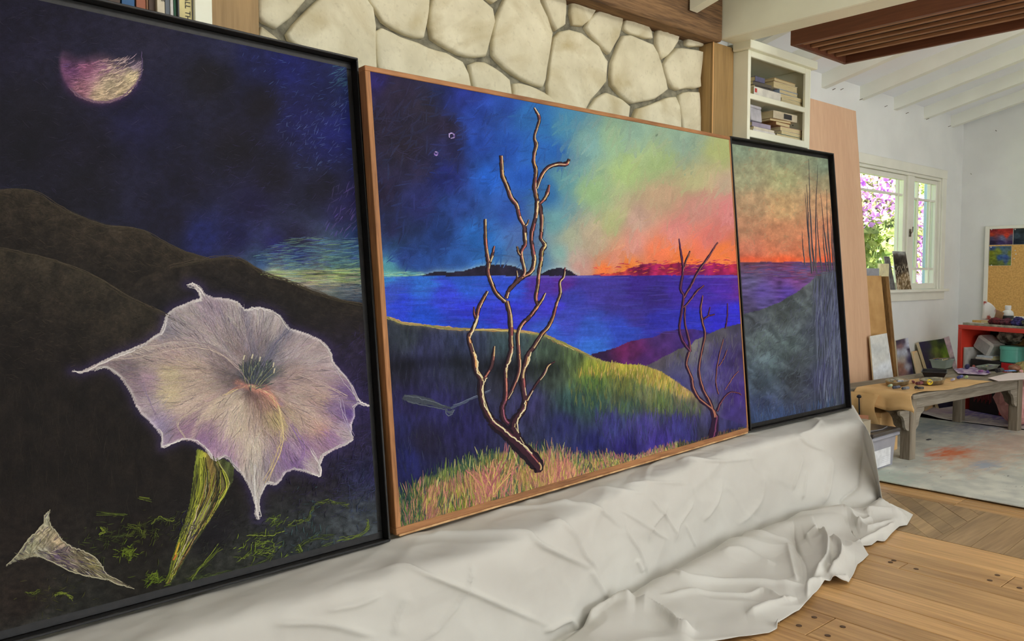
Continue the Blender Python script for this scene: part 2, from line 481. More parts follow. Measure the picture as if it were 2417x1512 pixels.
# rafters
M_rafter = mat('white_rafter_paint', alb(216, 217, 206), alb(210, 211, 200), rough=0.5, scale=3)
rx = [7.335 + 0.7675 * k for k in range(-12, 5)]
for k, X in enumerate(rx):
    if X < XL + .2: continue
    m = MB()
    m.prism([(X, YW, zr(YW)), (X, RIDGE, zr(RIDGE)), (X, RIDGE, zr(RIDGE) + .13), (X, YW, zr(YW) + .13)], (0, 0, 0), (.085, 0, 0))
    m.prism([(X, RIDGE, zr(RIDGE)), (X, YB, zr(YB)), (X, YB, zr(YB) + .13), (X, RIDGE, zr(RIDGE) + .13)], (0, 0, 0), (.085, 0, 0))
    m.build('rafter', M_rafter, ceiling)
# white tie beam
trim1 = struct(MB().bbox(4.503, 4.675, YB, 3.106, 3.0, 3.42, b=.006).build('trim_1', M_cream))
tag(trim1, 'deep white painted beam crossing the room beside the dark timber')
# rough timber lintel over the stonework
lint = struct(MB().bbox(.2, 4.498, 3.075, 3.40, 2.98, 3.27, b=.012).build('trim_2', M_beam_dark))
tag(lint, 'rough dark brown timber lintel above the stone wall')

# short white rafter end bearing on the lintel
xa_ = float(at(1628, 24, Y=3.06)[0]); xb_ = xa_ + .075; za_ = float(at(1636, 27, Y=3.06)[2])
rf = struct(MB().prism([(xa_, 3.06, za_), (xa_, 1.2, za_ + .46), (xa_, 1.2, za_ + .62), (xa_, 3.06, za_ + .16)], (0, 0, 0), (xb_ - xa_, 0, 0)).build('trim_3', M_cream))
tag(rf, 'white rafter end resting against the rough dark lintel')

# ------------------------------------------------------------------ stone wall
wall_st = struct(MB().box(1.419, 4.441, 3.215, 3.70, 0, 2.975).build('wall_fireplace', M_mortar))
def z5(x, y): return (600 + x / 3.453, y / 3.453)
def z6(x, y): return (1200 + x / 4.028, y / 4.028)
ST = [
 [z5(*q) for q in [(48, -120), (470, -120), (410, 0), (300, 130), (190, 250), (60, 165), (40, 150)]],
 [z5(*q) for q in [(40, 195), (170, 300), (330, 420), (40, 420)]],
 [z5(*q) for q in [(620, -120), (880, -120), (905, 0), (965, 55), (985, 220), (1003, 540), (1003, 640), (600, 560), (280, 320), (262, 280), (400, 130), (535, 0)]],
 [z5(*q) for q in [(925, -120), (1440, -120), (1430, 0), (1420, 90), (1392, 318), (1240, 280), (1040, 185), (1000, 60), (925, 0)]],
 [z5(*q) for q in [(1480, -120), (1830, -120), (1850, 0), (1955, 60), (1962, 180), (1895, 455), (1740, 465), (1440, 325), (1432, 200), (1470, 0)]],
 [z5(*q) for q in [(1875, -120), (2040, -120), (1990, 0), (1955, 28), (1905, 0)]],
 [(1205, -35), (1265, -35), (1274, 2), (1290, 38), (1306, 78), (1293, 139), (1282, 208), (1237, 190), (1211, 174), (1161, 131), (1167, 78), (1175, 30), (1192, 0)],
 [z5(*q) for q in [(995, 245), (1040, 222), (1350, 352), (1705, 492), (1745, 600), (1772, 700), (1790, 860), (1100, 760), (1020, 520)]],
 [z5(*q) for q in [(1745, 522), (1880, 502), (2085, 650), (2098, 750), (2110, 900), (1830, 860), (1795, 700)]],
 [z5(*q) for q in [(2112, 665), (2300, 722), (2425, 785), (2470, 830), (2480, 960), (2130, 900)]],
 [z6(*q) for q in [(325, -60), (545, -60), (545, 235), (455, 308), (335, 15)]],
 [z6(*q) for q in [(590, 285), (700, 320), (860, 442), (945, 580), (935, 780), (840, 880), (742, 1020), (720, 1120), (420, 1040), (388, 895), (400, 700), (442, 350), (500, 300)]],
 [z6(*q) for q in [(602, -60), (900, 0), (828, 112), (712, 252), (612, 240), (595, 120)]],
 [z6(*q) for q in [(836, 118), (960, 60), (1110, 90), (1085, 215), (1050, 360), (962, 530), (868, 402), (724, 268)]],
 [z6(*q) for q in [(1092, 322), (1240, 362), (1378, 412), (1450, 600), (1518, 858), (1400, 938), (1180, 983), (1070, 900), (972, 808), (988, 600), (1060, 420)]],
 [z6(*q) for q in [(1112, 228), (1150, 130), (1300, 170), (1376, 300), (1383, 378), (1230, 328), (1097, 290)]],
 [z6(*q) for q in [(1412, 300), (1440, 240), (1640, 300), (1616, 385), (1560, 480), (1465, 573), (1412, 420)]],
 [z6(*q) for q in [(1603, 452), (1720, 462), (1842, 490), (1832, 828), (1562, 848), (1520, 740), (1478, 602)]],
 [z6(*q) for q in [(1692, 350), (1860, 400), (1850, 452), (1692, 438)]],
 [z6(*q) for q in [(930, 872), (1080, 940), (1163, 1012), (1152, 1110), (1150, 1240), (770, 1150), (764, 1020), (842, 930)]],
 [z6(*q) for q in [(1222, 1032), (1450, 962), (1588, 892), (1636, 1000), (1642, 1200), (1640, 1330), (1180, 1230), (1192, 1112)]],
 [z6(*q) for q in [(1624, 892), (1828, 862), (1832, 1040), (1826, 1340), (1690, 1340), (1664, 1180)]],
 [z6(*q) for q in [(375, 945), (420, 960), (560, 1000), (700, 1040), (690, 1130), (420, 1060), (380, 1040)]],
]
def build_stone(poly, world=False):
    P = at([p[0] for p in poly], [p[1] for p in poly], Y=3.19)
    pts = poly if world else [(p[0], p[2]) for p in P]
    n = len(pts); out = []
    for i in range(n):                       # subdivide and roughen the outline
        a = np.array(pts[i]); b_ = np.array(pts[(i + 1) % n]); L = np.linalg.norm(b_ - a)
        k = max(1, int(L / .05))
        for j in range(k):
            q = a + (b_ - a) * j / k
            out.append(q + rng.normal(0, .0045 if j else .003, 2))
    out = np.array(out); sm = (np.roll(out, 1, 0) + out * 6 + np.roll(out, -1, 0)) / 8; out = sm + (sm - sm.mean(0)) / (np.linalg.norm(sm - sm.mean(0), axis=1, keepdims=True) + .01) * .004
    c = out.mean(0); h = random.uniform(.0, .010)
    rings = [(1.0, 3.218), (1.0, 3.198), (.978, 3.190 - h * .7), (.94, 3.188 - h), (.55, 3.187 - h), ]
    vs = []; m = len(out)
    for s, y in rings:
        jit = rng.normal(0, .0026 if s < 1 else 0, m)
        for q, jj in zip(out, jit):
            d = q - c; dl = np.linalg.norm(d)
            qq = c + d * (1 - min((1 - s) * (1 if s < .8 else .25 / max(dl, .06)), .9))
            vs.append((qq[0], y + jj, qq[1]))
    vs.append((c[0], 3.186 - h, c[1]))
    fs = []
    for r in range(len(rings) - 1):
        for i in range(m): fs.append((r * m + i, r * m + (i + 1) % m, (r + 1) * m + (i + 1) % m, (r + 1) * m + i))
    b0 = (len(rings) - 1) * m
    for i in range(m): fs.append((b0 + i, b0 + (i + 1) % m, len(vs) - 1))
    MB().add(vs, fs).build('stone', M_stone, wall_st, smooth=True)
for p in ST: build_stone(p)
# the courses above, up to the lintel
l0 = at(640, -38, Y=3.19); l1 = at(1330, -38, Y=3.19)
def zline(X): return float(l0[2] + (l1[2] - l0[2]) * (X - l0[0]) / (l1[0] - l0[0])) + .022
xx = 1.445
while xx < 2.75:
    w_ = random.uniform(.24, .38); x2 = xx + w_
    za_, zb_ = zline(xx), zline(x2); zt_ = 2.962
    if zt_ - max(za_, zb_) > .05:
        mid = (za_ + zt_) / 2 + random.uniform(-.03, .03)
        if zt_ - za_ > .30:
            build_stone([(xx, za_), (x2 - .02, zb_), (x2 - .03, mid - .012), (xx + .01, mid - .02)], True)
            build_stone([(xx + .01, mid + .015), (x2 - .03, mid + .02), (x2 - .02, zt_), (xx, zt_)], True)
        else: build_stone([(xx, za_), (x2 - .02, zb_), (x2 - .025, zt_), (xx + .005, zt_)], True)
    xx = x2

# timber posts either side of the stonework
def post(x0, x1, label):
    t = thing('timber_post', label, 'post', ((x0 + x1) / 2, 3.2, 0), 0, 'timber posts framing the stone wall')
    MB().bbox(x0, x1, 3.107, 3.125, 0, 2.978, b=.002).build('front_board', M_pillar, t)
    MB().bbox(x0, x0 + .018, 3.127, 3.30, 0, 2.978, b=.002).build('side_board', M_pillar, t)
    MB().bbox(x1 - .018, x1, 3.127, 3.30, 0, 2.978, b=.002).build('side_board', M_pillar, t)
    MB().tube([(x0 + .001, 3.1085, 0), (x0 + .001, 3.1085, 2.978)], .004, 6).build('corner_bead', mat('pale_bead', alb(206, 160, 104), rough=.5), t)
post(4.443, 4.668, 'brown timber clad post between the stone wall and the small white cabinet')
post(1.226, 1.417, 'orange brown timber post beside the tall books above the flower painting')

# ================================================================== THE THREE LARGE PAINTINGS
def paint_material(name, rough=0.55, gain=1.0, grain=0.16, gscale=260):
    m, nt, b = new_mat(name); L = nt.links.new
    ca = nt.nodes.new('ShaderNodeVertexColor'); ca.layer_name = 'paint'
    tc = nt.nodes.new('ShaderNodeTexCoord')
    nz = nt.nodes.new('ShaderNodeTexNoise'); nz.inputs['Scale'].default_value = gscale; nz.inputs['Detail'].default_value = 3
    L(tc.outputs['Object'], nz.inputs['Vector'])
    mr = nt.nodes.new('ShaderNodeMapRange'); mr.inputs['From Min'].default_value = .3; mr.inputs['From Max'].default_value = .7
    mr.inputs['To Min'].default_value = 1 - grain; mr.inputs['To Max'].default_value = 1 + grain
    L(nz.outputs['Fac'], mr.inputs['Value'])
    mx = nt.nodes.new('ShaderNodeVectorMath'); mx.operation = 'SCALE'
    gm = nt.nodes.new('ShaderNodeVectorMath'); gm.operation = 'MULTIPLY'; gm.inputs[1].default_value = gain if isinstance(gain, tuple) else (gain, gain, gain)
    L(ca.outputs['Color'], gm.inputs[0]); L(gm.outputs[0], mx.inputs[0]); L(mr.outputs[0], mx.inputs['Scale'])
    L(mx.outputs[0], b.inputs['Base Color'])
    b.inputs['Roughness'].default_value = rough; b.inputs['Specular IOR Level'].default_value = .08
    bp = nt.nodes.new('ShaderNodeBump'); bp.inputs['Strength'].default_value = .18; bp.inputs['Distance'].default_value = .002
    L(nz.outputs['Fac'], bp.inputs['Height']); L(bp.outputs[0], b.inputs['Normal'])
    return m

class Panel:
    """a leaning rectangle: O bottom-left corner, u along, v up, n towards the room"""
    def __init__(s, O, yaw, roll, lean, w, h):
        s.O = np.array(O, float); s.w = w; s.h = h
        s.u = np.array([math.cos(yaw) * math.cos(roll), math.sin(yaw) * math.cos(roll), math.sin(roll)])
        n0 = np.array([-math.sin(yaw), math.cos(yaw), 0]); up = np.cross(s.u, n0)
        if up[2] < 0: up = -up
        s.v = math.cos(lean) * up + math.sin(lean) * n0
        s.n = np.cross(s.u, s.v)
        if s.n[1] > 0: s.n = -s.n
    def P(s, a, b, c=0.0):
        a = np.asarray(a, float)[..., None]; b = np.asarray(b, float)[..., None]; c = np.asarray(c, float)[..., None]
        return s.O + s.u * a + s.v * b + s.n * c
    def ab(s, px, py, c=0.0):
        """pixel of the photograph -> place on the panel (depth c off its front plane)"""
        d = ray(px, py); O = s.O + s.n * np.asarray(c, float)[..., None]
        t = ((O - EYE) @ s.n) / (d @ s.n)
        q = EYE + d * t[..., None] - O
        return q @ s.u, q @ s.v
    def rail(s, mb, a0, a1, b0, b1, c0, c1, ch=0.002):
        R = Matrix((s.u, s.v, s.n)).transposed()
        mb.bbox(a0, a1, b0, b1, c0, c1, b=ch, R=R, o=s.O); return mb

class Strokes:
    """crayon and oil-stick marks lying on a panel, as thin ribbons"""
    def __init__(s, pan, c, rect):
        s.pan = pan; s.c = c; s.rect = rect; s.V = []; s.F = []; s.C = []; s.n = 0; s.lay = 0; s.top = 0.0; s.base = None; s.mask = None
    def many(s, X, Y, W, col, blend=0.0):
        """X,Y: (N,K) pixel polylines, W: (N,K) widths, col: (N,3) or (N,K,3) sRGB 0-255"""
        X = np.asarray(X, float); Y = np.asarray(Y, float); N, K = X.shape
        W = np.broadcast_to(np.asarray(W, float), X.shape)
        dx = np.gradient(X, axis=1); dy = np.gradient(Y, axis=1); L = np.hypot(dx, dy) + 1e-6
        nx, ny = -dy / L * W / 2, dx / L * W / 2
        s.lay += 1
        if blend and s.base is not None:
            bc = s.base(X[:, K // 2], Y[:, K // 2]); col = np.asarray(col, float)
            if col.ndim == 1: col = np.broadcast_to(col, (N, 3))
            col = col * (1 - blend) + bc * blend
        dh = N * 8e-8 + 2e-6
        c = (s.c + .0003 + s.top + rng.uniform(0, dh, N) * (N > 1))[:, None] * np.ones((1, K))   # every mark has its own height
        s.top += dh + 1e-6
        pts = []
        for sg in (-1, 1):
            a, b = s.pan.ab(X + sg * nx, Y + sg * ny, c)
            a = np.clip(a, s.rect[0], s.rect[1]); b = np.clip(b, s.rect[2], s.rect[3])
            pts.append(s.pan.P(a, b, c))
        V = np.stack(pts, 2)                                  # N,K,2,3
        idx = s.n + np.arange(N * K * 2).reshape(N, K, 2)
        F = np.stack([idx[:, :-1, 0], idx[:, 1:, 0], idx[:, 1:, 1], idx[:, :-1, 1]], -1).reshape(-1, 4)
        col = np.asarray(col, float)
        if col.ndim == 1: col = np.broadcast_to(col, (N, 3))
        if col.ndim == 2: col = np.broadcast_to(col[:, None, :], (N, K, 3))
        Cc = np.broadcast_to(col[:, :, None, :], (N, K, 2, 3))
        s.V.append(V.reshape(-1, 3)); s.F.append(F); s.C.append(Cc.reshape(-1, 3)); s.n += N * K * 2
    def line(s, pts, w, col, jit=0.0, taper=0.35, blend=0.0):
        p = np.asarray(pts, float)
        if len(p) > 2: p = catmull(p, 5)
        if jit: p = p + rng.normal(0, jit, p.shape)
        k = len(p); t = np.linspace(0, 1, k)
        if np.isscalar(w): ww = w * (1 - taper * np.abs(2 * t - 1) ** 3)
        else: ww = np.interp(t, np.linspace(0, 1, len(w)), w)
        ww = ww * rng.uniform(.85, 1.15, k)
        s.many(p[None, :, 0], p[None, :, 1], ww[None], np.asarray(col, float), blend=blend)
    def build(s, name, m, parent):
        V = np.vstack(s.V); F = np.vstack(s.F); Cc = lin(np.clip(np.vstack(s.C), 0, 255)) / KL
        M = INV[parent.name]; V = V @ M[:3, :3].T + M[:3, 3]
        o = link(name, numpy_mesh(name, V, F, Cc, m, False), parent); o['kind'] = 'stuff'; return o
def catmull(p, k=6):
    p = np.asarray(p, float); q = np.vstack([2 * p[0] - p[1], p, 2 * p[-1] - p[-2]]); out = []
    for i in range(1, len(q) - 2):
        for t in np.linspace(0, 1, k, endpoint=False):
            a, b, c, d = q[i - 1:i + 3]
            out.append(.5 * (2 * b + (c - a) * t + (2 * a - 5 * b + 4 * c - d) * t * t + (3 * b - a - 3 * c + d) * t ** 3))
    out.append(p[-1]); return np.array(out)
def scatter(poly, n):
    poly = np.asarray(poly, float); lo = poly.min(0); hi = poly.max(0)
    x = rng.uniform(lo[0], hi[0], n * 3); y = rng.uniform(lo[1], hi[1], n * 3)
    m = inpoly(x, y, poly); return x[m][:n], y[m][:n]
def short(x, y, ang, L, curve=0.0, k=4):
    """short strokes: centre, direction (radians, pixel frame), length"""
    t = np.linspace(-.5, .5, k)[None]; x = x[:, None]; y = y[:, None]
    ang = np.broadcast_to(np.asarray(ang, float), x[:, 0].shape)[:, None]; L = np.broadcast_to(np.asarray(L, float), x[:, 0].shape)[:, None]
    cv = np.broadcast_to(np.asarray(curve, float), x[:, 0].shape)[:, None]
    d = t * L; e = cv * L * (t * t - .08)
    return x + np.cos(ang) * d - np.sin(ang) * e, y + np.sin(ang) * d + np.cos(ang) * e
TAP = np.array([.35, 1, 1, .3])

def canvas(pan, rect, c, res, colour, parent, m):
    a = np.linspace(rect[0], rect[1], res[0]); b = np.linspace(rect[2], rect[3], res[1])
    A, B = np.meshgrid(a, b, indexing='ij'); P = pan.P(A, B, c)
    q = proj(P); col = colour(q[..., 0].ravel(), q[..., 1].ravel())
    M = INV[parent.name]; V = P.reshape(-1, 3) @ M[:3, :3].T + M[:3, 3]
    Cc = lin(np.clip(col, 0, 255)) / KL
    o = link('canvas', numpy_mesh('canvas', V, grid_faces(res[0], res[1]), Cc, m, True), parent); INV[o.name] = INV[parent.name]; return o

M_blackframe = mat('black_frame_paint', alb(24, 22, 20), alb(14, 13, 12), rough=0.42, scale=40, bump=0.06)
M_rawframe = wood('raw_redwood', alb(160, 112, 70), alb(110, 72, 44), 'x', rough=0.6, scale=14)
M_rawframe_z = wood('raw_redwood_upright', alb(166, 116, 72), alb(112, 74, 44), 'z', rough=0.6, scale=14)
M_back = mat('brown_backing', alb(120, 92, 62), rough=.8)

def black_float_frame(pan, t, lip=.009, depth=.045, back=.02):
    w, h = pan.w, pan.h
    for a0, a1, b0, b1 in ((0, w, h - lip, h), (0, w, 0, lip), (0, lip, lip, h - lip), (w - lip, w, lip, h - lip)):
        pan.rail(MB(), a0, a1, b0, b1, -depth, 0).build('frame_lip', M_blackframe, t)
    e = .03
    for a0, a1, b0, b1 in ((lip, w - lip, h - lip - e, h - lip), (lip, w - lip, lip, lip + e), (lip, lip + e, lip + e, h - lip - e), (w - lip - e, w - lip, lip + e, h - lip - e)):
        pan.rail(MB(), a0, a1, b0, b1, -depth, -depth + .008).build('frame_base', M_blackframe, t)
    pan.rail(MB(), lip, w - lip, lip, h - lip, -depth - .004, -depth).build('backing_board', M_back, t)

# ------------------------------------------------------------------ 1: white trumpet flower at night
P1 = Panel((0.1698, 2.5142, 0.5), 0.0602, -0.0067, 0.1089, 1.515, 1.8629)
t1 = thing('painting', 'black framed night painting of a huge white trumpet flower under a purple moon', 'painting', tuple(P1.P(P1.w / 2, 0.0, -.02)))
black_float_frame(P1, t1)
FL = np.array([(167,875),(191,876),(240,852),(274,836),(308,823),(342,809),(359,796),(378,784),(387,761),(392,742),(410,727),(433,718),(456,708),(471,704),(469,686),(457,676),(440,671),(458,668),(473,677),(484,693),(501,701),(538,704),(560,711),(568,720),(578,731),(591,727),(614,724),(642,732),(662,745),(675,764),(685,775),(702,779),(730,789),(756,801),(773,815),(783,835),(786,852),(800,869),(818,889),(833,911),(844,937),(858,951),(880,958),(861,956),(847,952),(836,963),(838,980),(831,1000),(830,1022),(834,1038),(817,1050),(788,1062),(765,1076),(756,1097),(758,1124),(742,1121),(718,1113),(695,1108),(675,1114),(663,1134),(651,1145),(631,1142),(621,1158),(612,1181),(612,1204),(609,1219),(615,1225),(606,1225),(602,1213),(603,1193),(593,1161),(582,1137),(570,1118),(555,1105),(544,1088),(529,1078),(506,1086),(494,1073),(480,1055),(456,1040),(427,1037),(407,1047),(381,1056),(380,1028),(370,1014),(350,991),(331,974),(319,954),(311,932),(299,912),(282,889),(254,869),(242,865),(217,873),(194,880),(180,877)], float)
STEM = np.array([(465,1058),(459,1105),(449,1187),(439,1222),(424,1265),(407,1315),(392,1376),(402,1379),(427,1338),(456,1286),(485,1245),(503,1216),(526,1181),(550,1134),(553,1100),(529,1082),(506,1088),(490,1070)], float)
BUD = np.array([(119,1204),(107,1214),(103,1234),(86,1254),(63,1277),(43,1306),(16,1334),(40,1323),(71,1313),(94,1313),(134,1331),(171,1349),(211,1360),(246,1366),(286,1380),(317,1389),(288,1374),(252,1354),(237,1331),(223,1314),(197,1300),(171,1291),(149,1277),(134,1257),(120,1240),(114,1220)], float)
HA = [(-400,470),(0,447),(45,443),(90,455),(140,485),(190,508),(250,530),(330,540),(380,565),(430,590),(500,610),(560,640),(620,700),(900,900)]
HB = [(-400,1000),(240,760),(330,655),(400,628),(470,612),(530,605),(575,612),(620,640),(680,660),(740,685),(800,705),(880,718),(960,724)]
HC = [(-400,560),(0,583),(70,597),(150,620),(230,655),(300,695),(360,725),(420,752),(500,830),(900,1100)]
SKY1 = [(20,60,40,36,52),(60,300,32,29,36),(200,350,34,30,42),(330,290,36,34,62),(350,60,50,46,62),(100,40,42,38,54),(520,110,47,47,70),(600,130,40,43,90),(680,160,32,36,98),(760,200,31,35,80),(820,190,42,54,96),(500,180,35,32,38),(620,250,32,28,38),(700,280,33,33,82),(780,330,32,35,96),(830,300,34,40,102),(560,350,33,29,38),(450,420,33,30,46),(640,420,33,29,42),(760,450,32,30,44),(830,470,40,36,80),(810,500,46,42,84),(600,480,36,32,62),(700,560,38,34,54),(650,580,54,50,118),(560,560,36,36,78),(480,560,38,44,96),(850,560,40,64,116),(840,600,64,106,136),(700,610,46,64,126),(800,620,64,100,116),(620,620,62,94,130),(400,520,36,33,50),(200,430,34,31,40),
 (650,652,188,190,140),(700,640,120,150,120),(800,645,150,172,92),(860,640,120,162,120),(720,668,165,150,125),(760,668,150,142,120),(820,680,100,110,110),(840,695,72,84,96),(640,660,150,150,110),(870,660,96,120,110),(870,705,62,70,82)]
PET = [(400,760,140,138,150),(430,740,165,160,165),(500,730,160,150,166),(560,740,166,161,166),(620,750,166,163,170),(600,800,150,140,148),(480,800,166,156,161),(400,840,176,160,160),(340,840,176,166,162),(310,870,122,112,120),(340,900,168,148,166),(400,880,190,180,152),(400,930,196,186,156),(450,880,186,170,160),(350,960,170,160,172),(370,1000,150,140,172),(440,960,190,175,166),(450,1020,150,120,152),(500,960,196,180,166),(560,960,196,184,170),(560,1020,198,186,170),(600,1060,196,186,172),(540,1060,170,140,176),(600,1120,170,166,166),(480,1040,150,120,160),(590,890,72,72,78),(575,870,95,95,105),(610,870,68,80,90),(640,880,92,104,105),(560,850,140,125,130),(640,820,120,118,128),(640,840,110,112,125),(620,830,132,126,134),(680,820,160,150,158),(740,840,166,156,160),(760,870,166,150,156),(700,880,162,146,146),(660,910,130,110,125),(620,915,162,120,115),(640,940,176,142,126),(665,990,194,180,132),(700,930,176,160,156),(760,940,180,160,150),(820,940,110,90,142),(830,970,90,70,140),(790,960,140,120,160),(740,1000,190,170,160),(700,1000,186,170,160),(780,1030,150,120,166),(760,1010,188,152,142),(720,1060,160,130,176),(680,1080,150,125,172),(640,1100,140,130,152),(700,1095,120,95,152),(820,1020,170,160,182),(740,1100,176,166,168),(610,1170,166,166,168),(660,780,170,165,168),(590,910,70,66,70),(580,900,90,76,80),(600,915,120,92,90)]
FOLDS = [([(684,776),(652,815),(628,856),(608,890)], 15, (100,100,118), .75), ([(576,730),(588,775),(602,835)], 11, (112,108,126), .65), ([(250,856),(330,836),(420,815),(500,826),(552,862),(584,900)], 5, (112,98,106), .7), ([(262,846),(340,826),(420,803),(505,812),(560,848)], 7, (200,190,178), .6),
 ([(455,1030),(480,980),(530,942),(566,928)], 10, (200,188,166), .6), ([(440,1020),(462,975),(515,930),(575,912)], 8, (150,128,138), .45), ([(540,985),(545,1040),(585,1085)], 40, (204,192,174), .6), ([(597,1040),(602,1100),(607,1180)], 16, (196,190,180), .55), ([(560,902),(598,917),(632,930),(655,958)], 7, (188,130,112), .8), ([(652,950),(670,990),(666,1045),(640,1105)], 5, (204,184,122), .8), ([(662,950),(684,1000),(680,1050),(655,1110)], 9, (136,112,150), .5),
 ([(640,900),(700,905),(770,925),(830,955)], 9, (196,176,164), .5), ([(650,925),(720,960),(790,1010),(825,1030)], 12, (192,178,166), .5), ([(700,840),(760,850),(800,880)], 20, (174,164,166), .5), ([(400,760),(440,780),(500,800),(560,850)], 12, (172,164,168), .5), ([(385,770),(400,790),(380,800)], 10, (110,108,124), .5), ([(470,712),(520,735),(560,780),(590,830)], 4, (120,112,130), .55), ([(720,790),(700,820),(660,850)], 14, (176,168,172), .5), ([(690,1050),(720,1090),(745,1110)], 10, (170,156,176), .5), ([(300,870),(320,890),(330,930)], 12, (116,104,116), .6), ([(380,1000),(400,1030),(392,1050)], 10, (130,124,150), .55), ([(470,1035),(520,1060),(556,1095)], 11, (140,112,150), .5)]
PET = [(a, b, c * .95, d * .93, e * .90) for a, b, c, d, e in PET]
def colour1(px, py):
    n1 = fbm(px / 60, py / 60, 3); n2 = fbm(px / 14, py / 9, 8, 3); n3 = fbm(px / 5, py / 5, 13, 2)
    col = idw(px, py, SKY1, 3.2, 16) * np.array([.74, .78, .88])
    col = col * (.66 + .48 * n1)[:, None] * (.82 + .36 * n2)[:, None]
    # bright horizon streaks
    st = fbm(px / 46, py / 4.5, 21, 3)
    hz = sstep(625, 642, py) * (1 - sstep(655, 712, py)) * sstep(610, 660, px)
    col = col * (1 + hz * (st - .5) * 1.5)[:, None]
    # moon
    r = np.hypot((px - 238) / 98, (py - 146) / 96); ang = np.arctan2(py - 146, px - 238)
    lit = sstep(1.06, .92, r) * sstep(118, 172, py + 6 * np.sin(px / 17) - .10 * (px - 238))
    mc = idw(px, py, [(170,165,100,62,100),(200,160,135,84,112),(160,190,110,70,100),(190,210,140,96,110),(240,160,132,92,116),(280,160,150,120,130),(260,200,176,160,130),(310,180,190,176,136),(320,150,150,128,140),(240,225,180,160,128),(290,215,172,154,120)], 3, 6)
    mc = mc * (.62 + .76 * fbm(px / 16, py / 6, 31, 3))[:, None]
    halo = np.exp(-((r - 1.0) / .12) ** 2) * sstep(150, 220, py) * .5
    col = col + halo[:, None] * np.array([46, 18, 40])
    col = col * (1 - .9 * lit[:, None]) + mc * .9 * lit[:, None]
    # hills
    for crest, c0, c1, sd, dep in ((HA, (50, 44, 35), (31, 27, 23), 41, 120), (HB, (38, 33, 27), (24, 22, 23), 42, 90), (HC, (49, 44, 35), (26, 22, 19), 43, 210)):
        d = py - above(crest, px) - 5 * (fbm(px / 24, py / 24, sd) - .5)
        m = sstep(-1.5, 2.5, d)
        t = np.clip(d / dep, 0, 1)[:, None]
        hc = np.array(c0) * (1 - t) + np.array(c1) * t
        tx = fbm(px / 22, py / (30 if sd == 43 else 16), sd + 5)
        hc = hc * (.62 + .76 * tx)[:, None] * (.8 + .4 * n3)[:, None]
        col = col * (1 - m[:, None]) + hc * m[:, None]
    # dark ground to the right and below
    g = sstep(720, 820, py) * sstep(560, 760, px)
    gc = idw(px, py, [(860,760,34,29,36),(860,860,32,27,46),(860,960,36,30,62),(820,1060,32,28,46),(860,1120,34,36,66),(760,1150,26,22,30),(850,1220,42,48,60),(800,1240,32,34,40),(700,1200,26,23,28),(640,1300,34,36,38),(880,1260,58,64,68),(700,800,32,27,26)], 3, 20)
    gc = gc * (.6 + .8 * n2)[:, None]
    col = col * (1 - g[:, None]) + gc * g[:, None]
    b = sstep(1100, 1260, py) * (1 - .0 * px)
    bc = idw(px, py, [(60,1420,34,28,24),(200,1440,36,36,32),(350,1400,30,28,24),(330,1260,26,22,20),(60,1250,30,25,22),(450,1380,42,44,36),(560,1330,44,46,42),(700,1280,42,46,48),(860,1240,58,64,68),(100,1490,52,54,50),(500,1250,24,22,26)], 3, 24) * (.62 + .76 * n2)[:, None]
    col = col * (1 - b[:, None]) + bc * b[:, None]
    # flower
    d, _ = dpoly(px, py, FL, True) if False else (np.zeros_like(px), 0)
    m = inpoly(px, py, FL)
    I = np.where((px > 120) & (px < 920) & (py > 640) & (py < 1260))[0]
    dd, _ = dpoly(px[I], py[I], FL, True)
    x, y, mm = px[I], py[I], m[I]
    ang = np.arctan2(y - 900, x - 598); rad = np.hypot(x - 598, y - 900)
    pc = idw(x, y, PET, 3.4, 14)
    fine = .5 * fbm(ang * 30 + rad / 40, rad / 26, 51, 3) + .5 * fbm(x / 7, y / 7, 52, 3)
    fold = fbm(ang * 9 + .006 * rad, rad / 160, 53, 2)
    pc = pc * (.86 + .28 * fine)[:, None] * (.90 + .20 * fold)[:, None] * (.94 + .12 * n3[I])[:, None]
    for pts_, w_, c_, a_ in FOLDS:
        fd, fp = dpoly(x, y, catmull(np.array(pts_, float), 5))
        g_ = a_ * np.exp(-(fd / w_) ** 2) * (.8 + .4 * fine); pc = pc + np.clip(g_, 0, 1)[:, None] * (np.array(c_, float) - pc)
    tr_ = np.hypot((x - 606) / 50, (y - 882) / np.where(y > 882, 32, 46)); g_ = (1 - sstep(.55, 1.05, tr_)) * .85
    pc = pc + g_[:, None] * (np.array([66, 72, 80.]) + 20 * (fine[:, None] - .5) - pc)
    rim = np.exp(-(dd / 5.5) ** 2) * (.35 + .9 * fbm(x / 10, y / 10, 57, 2))
    pc = pc + np.clip(rim, 0, 1)[:, None] * (np.array([214, 210, 206]) - pc) * .72
    glow = np.exp(-(dd / 15) ** 2) * (1 - mm) * .6
    col[I] = col[I] + glow[:, None] * (np.array([54, 44, 92]) - col[I]) * .8
    col[I] = np.where(mm[:, None], pc, col[I])
    # stem
    m = inpoly(px, py, STEM)
    t = np.clip((px - np.interp(py, [1058,1187,1265,1376], [465,449,424,392])) / np.interp(py, [1085,1134,1216,1286,1379], [64,96,62,40,8]), 0, 1)
    sc = np.stack([np.interp(t, [0, .25, .5, .8, 1], v) for v in ((104,146,110,84,66), (116,148,92,82,74), (44,56,52,50,42))], 1)
    sc = sc * (.45 + 1.1 * fbm((px + .30 * py) / 5, py / 60, 61, 3))[:, None]
    col = np.where(m[:, None], sc, col)
    # bud
    m = inpoly(px, py, BUD)
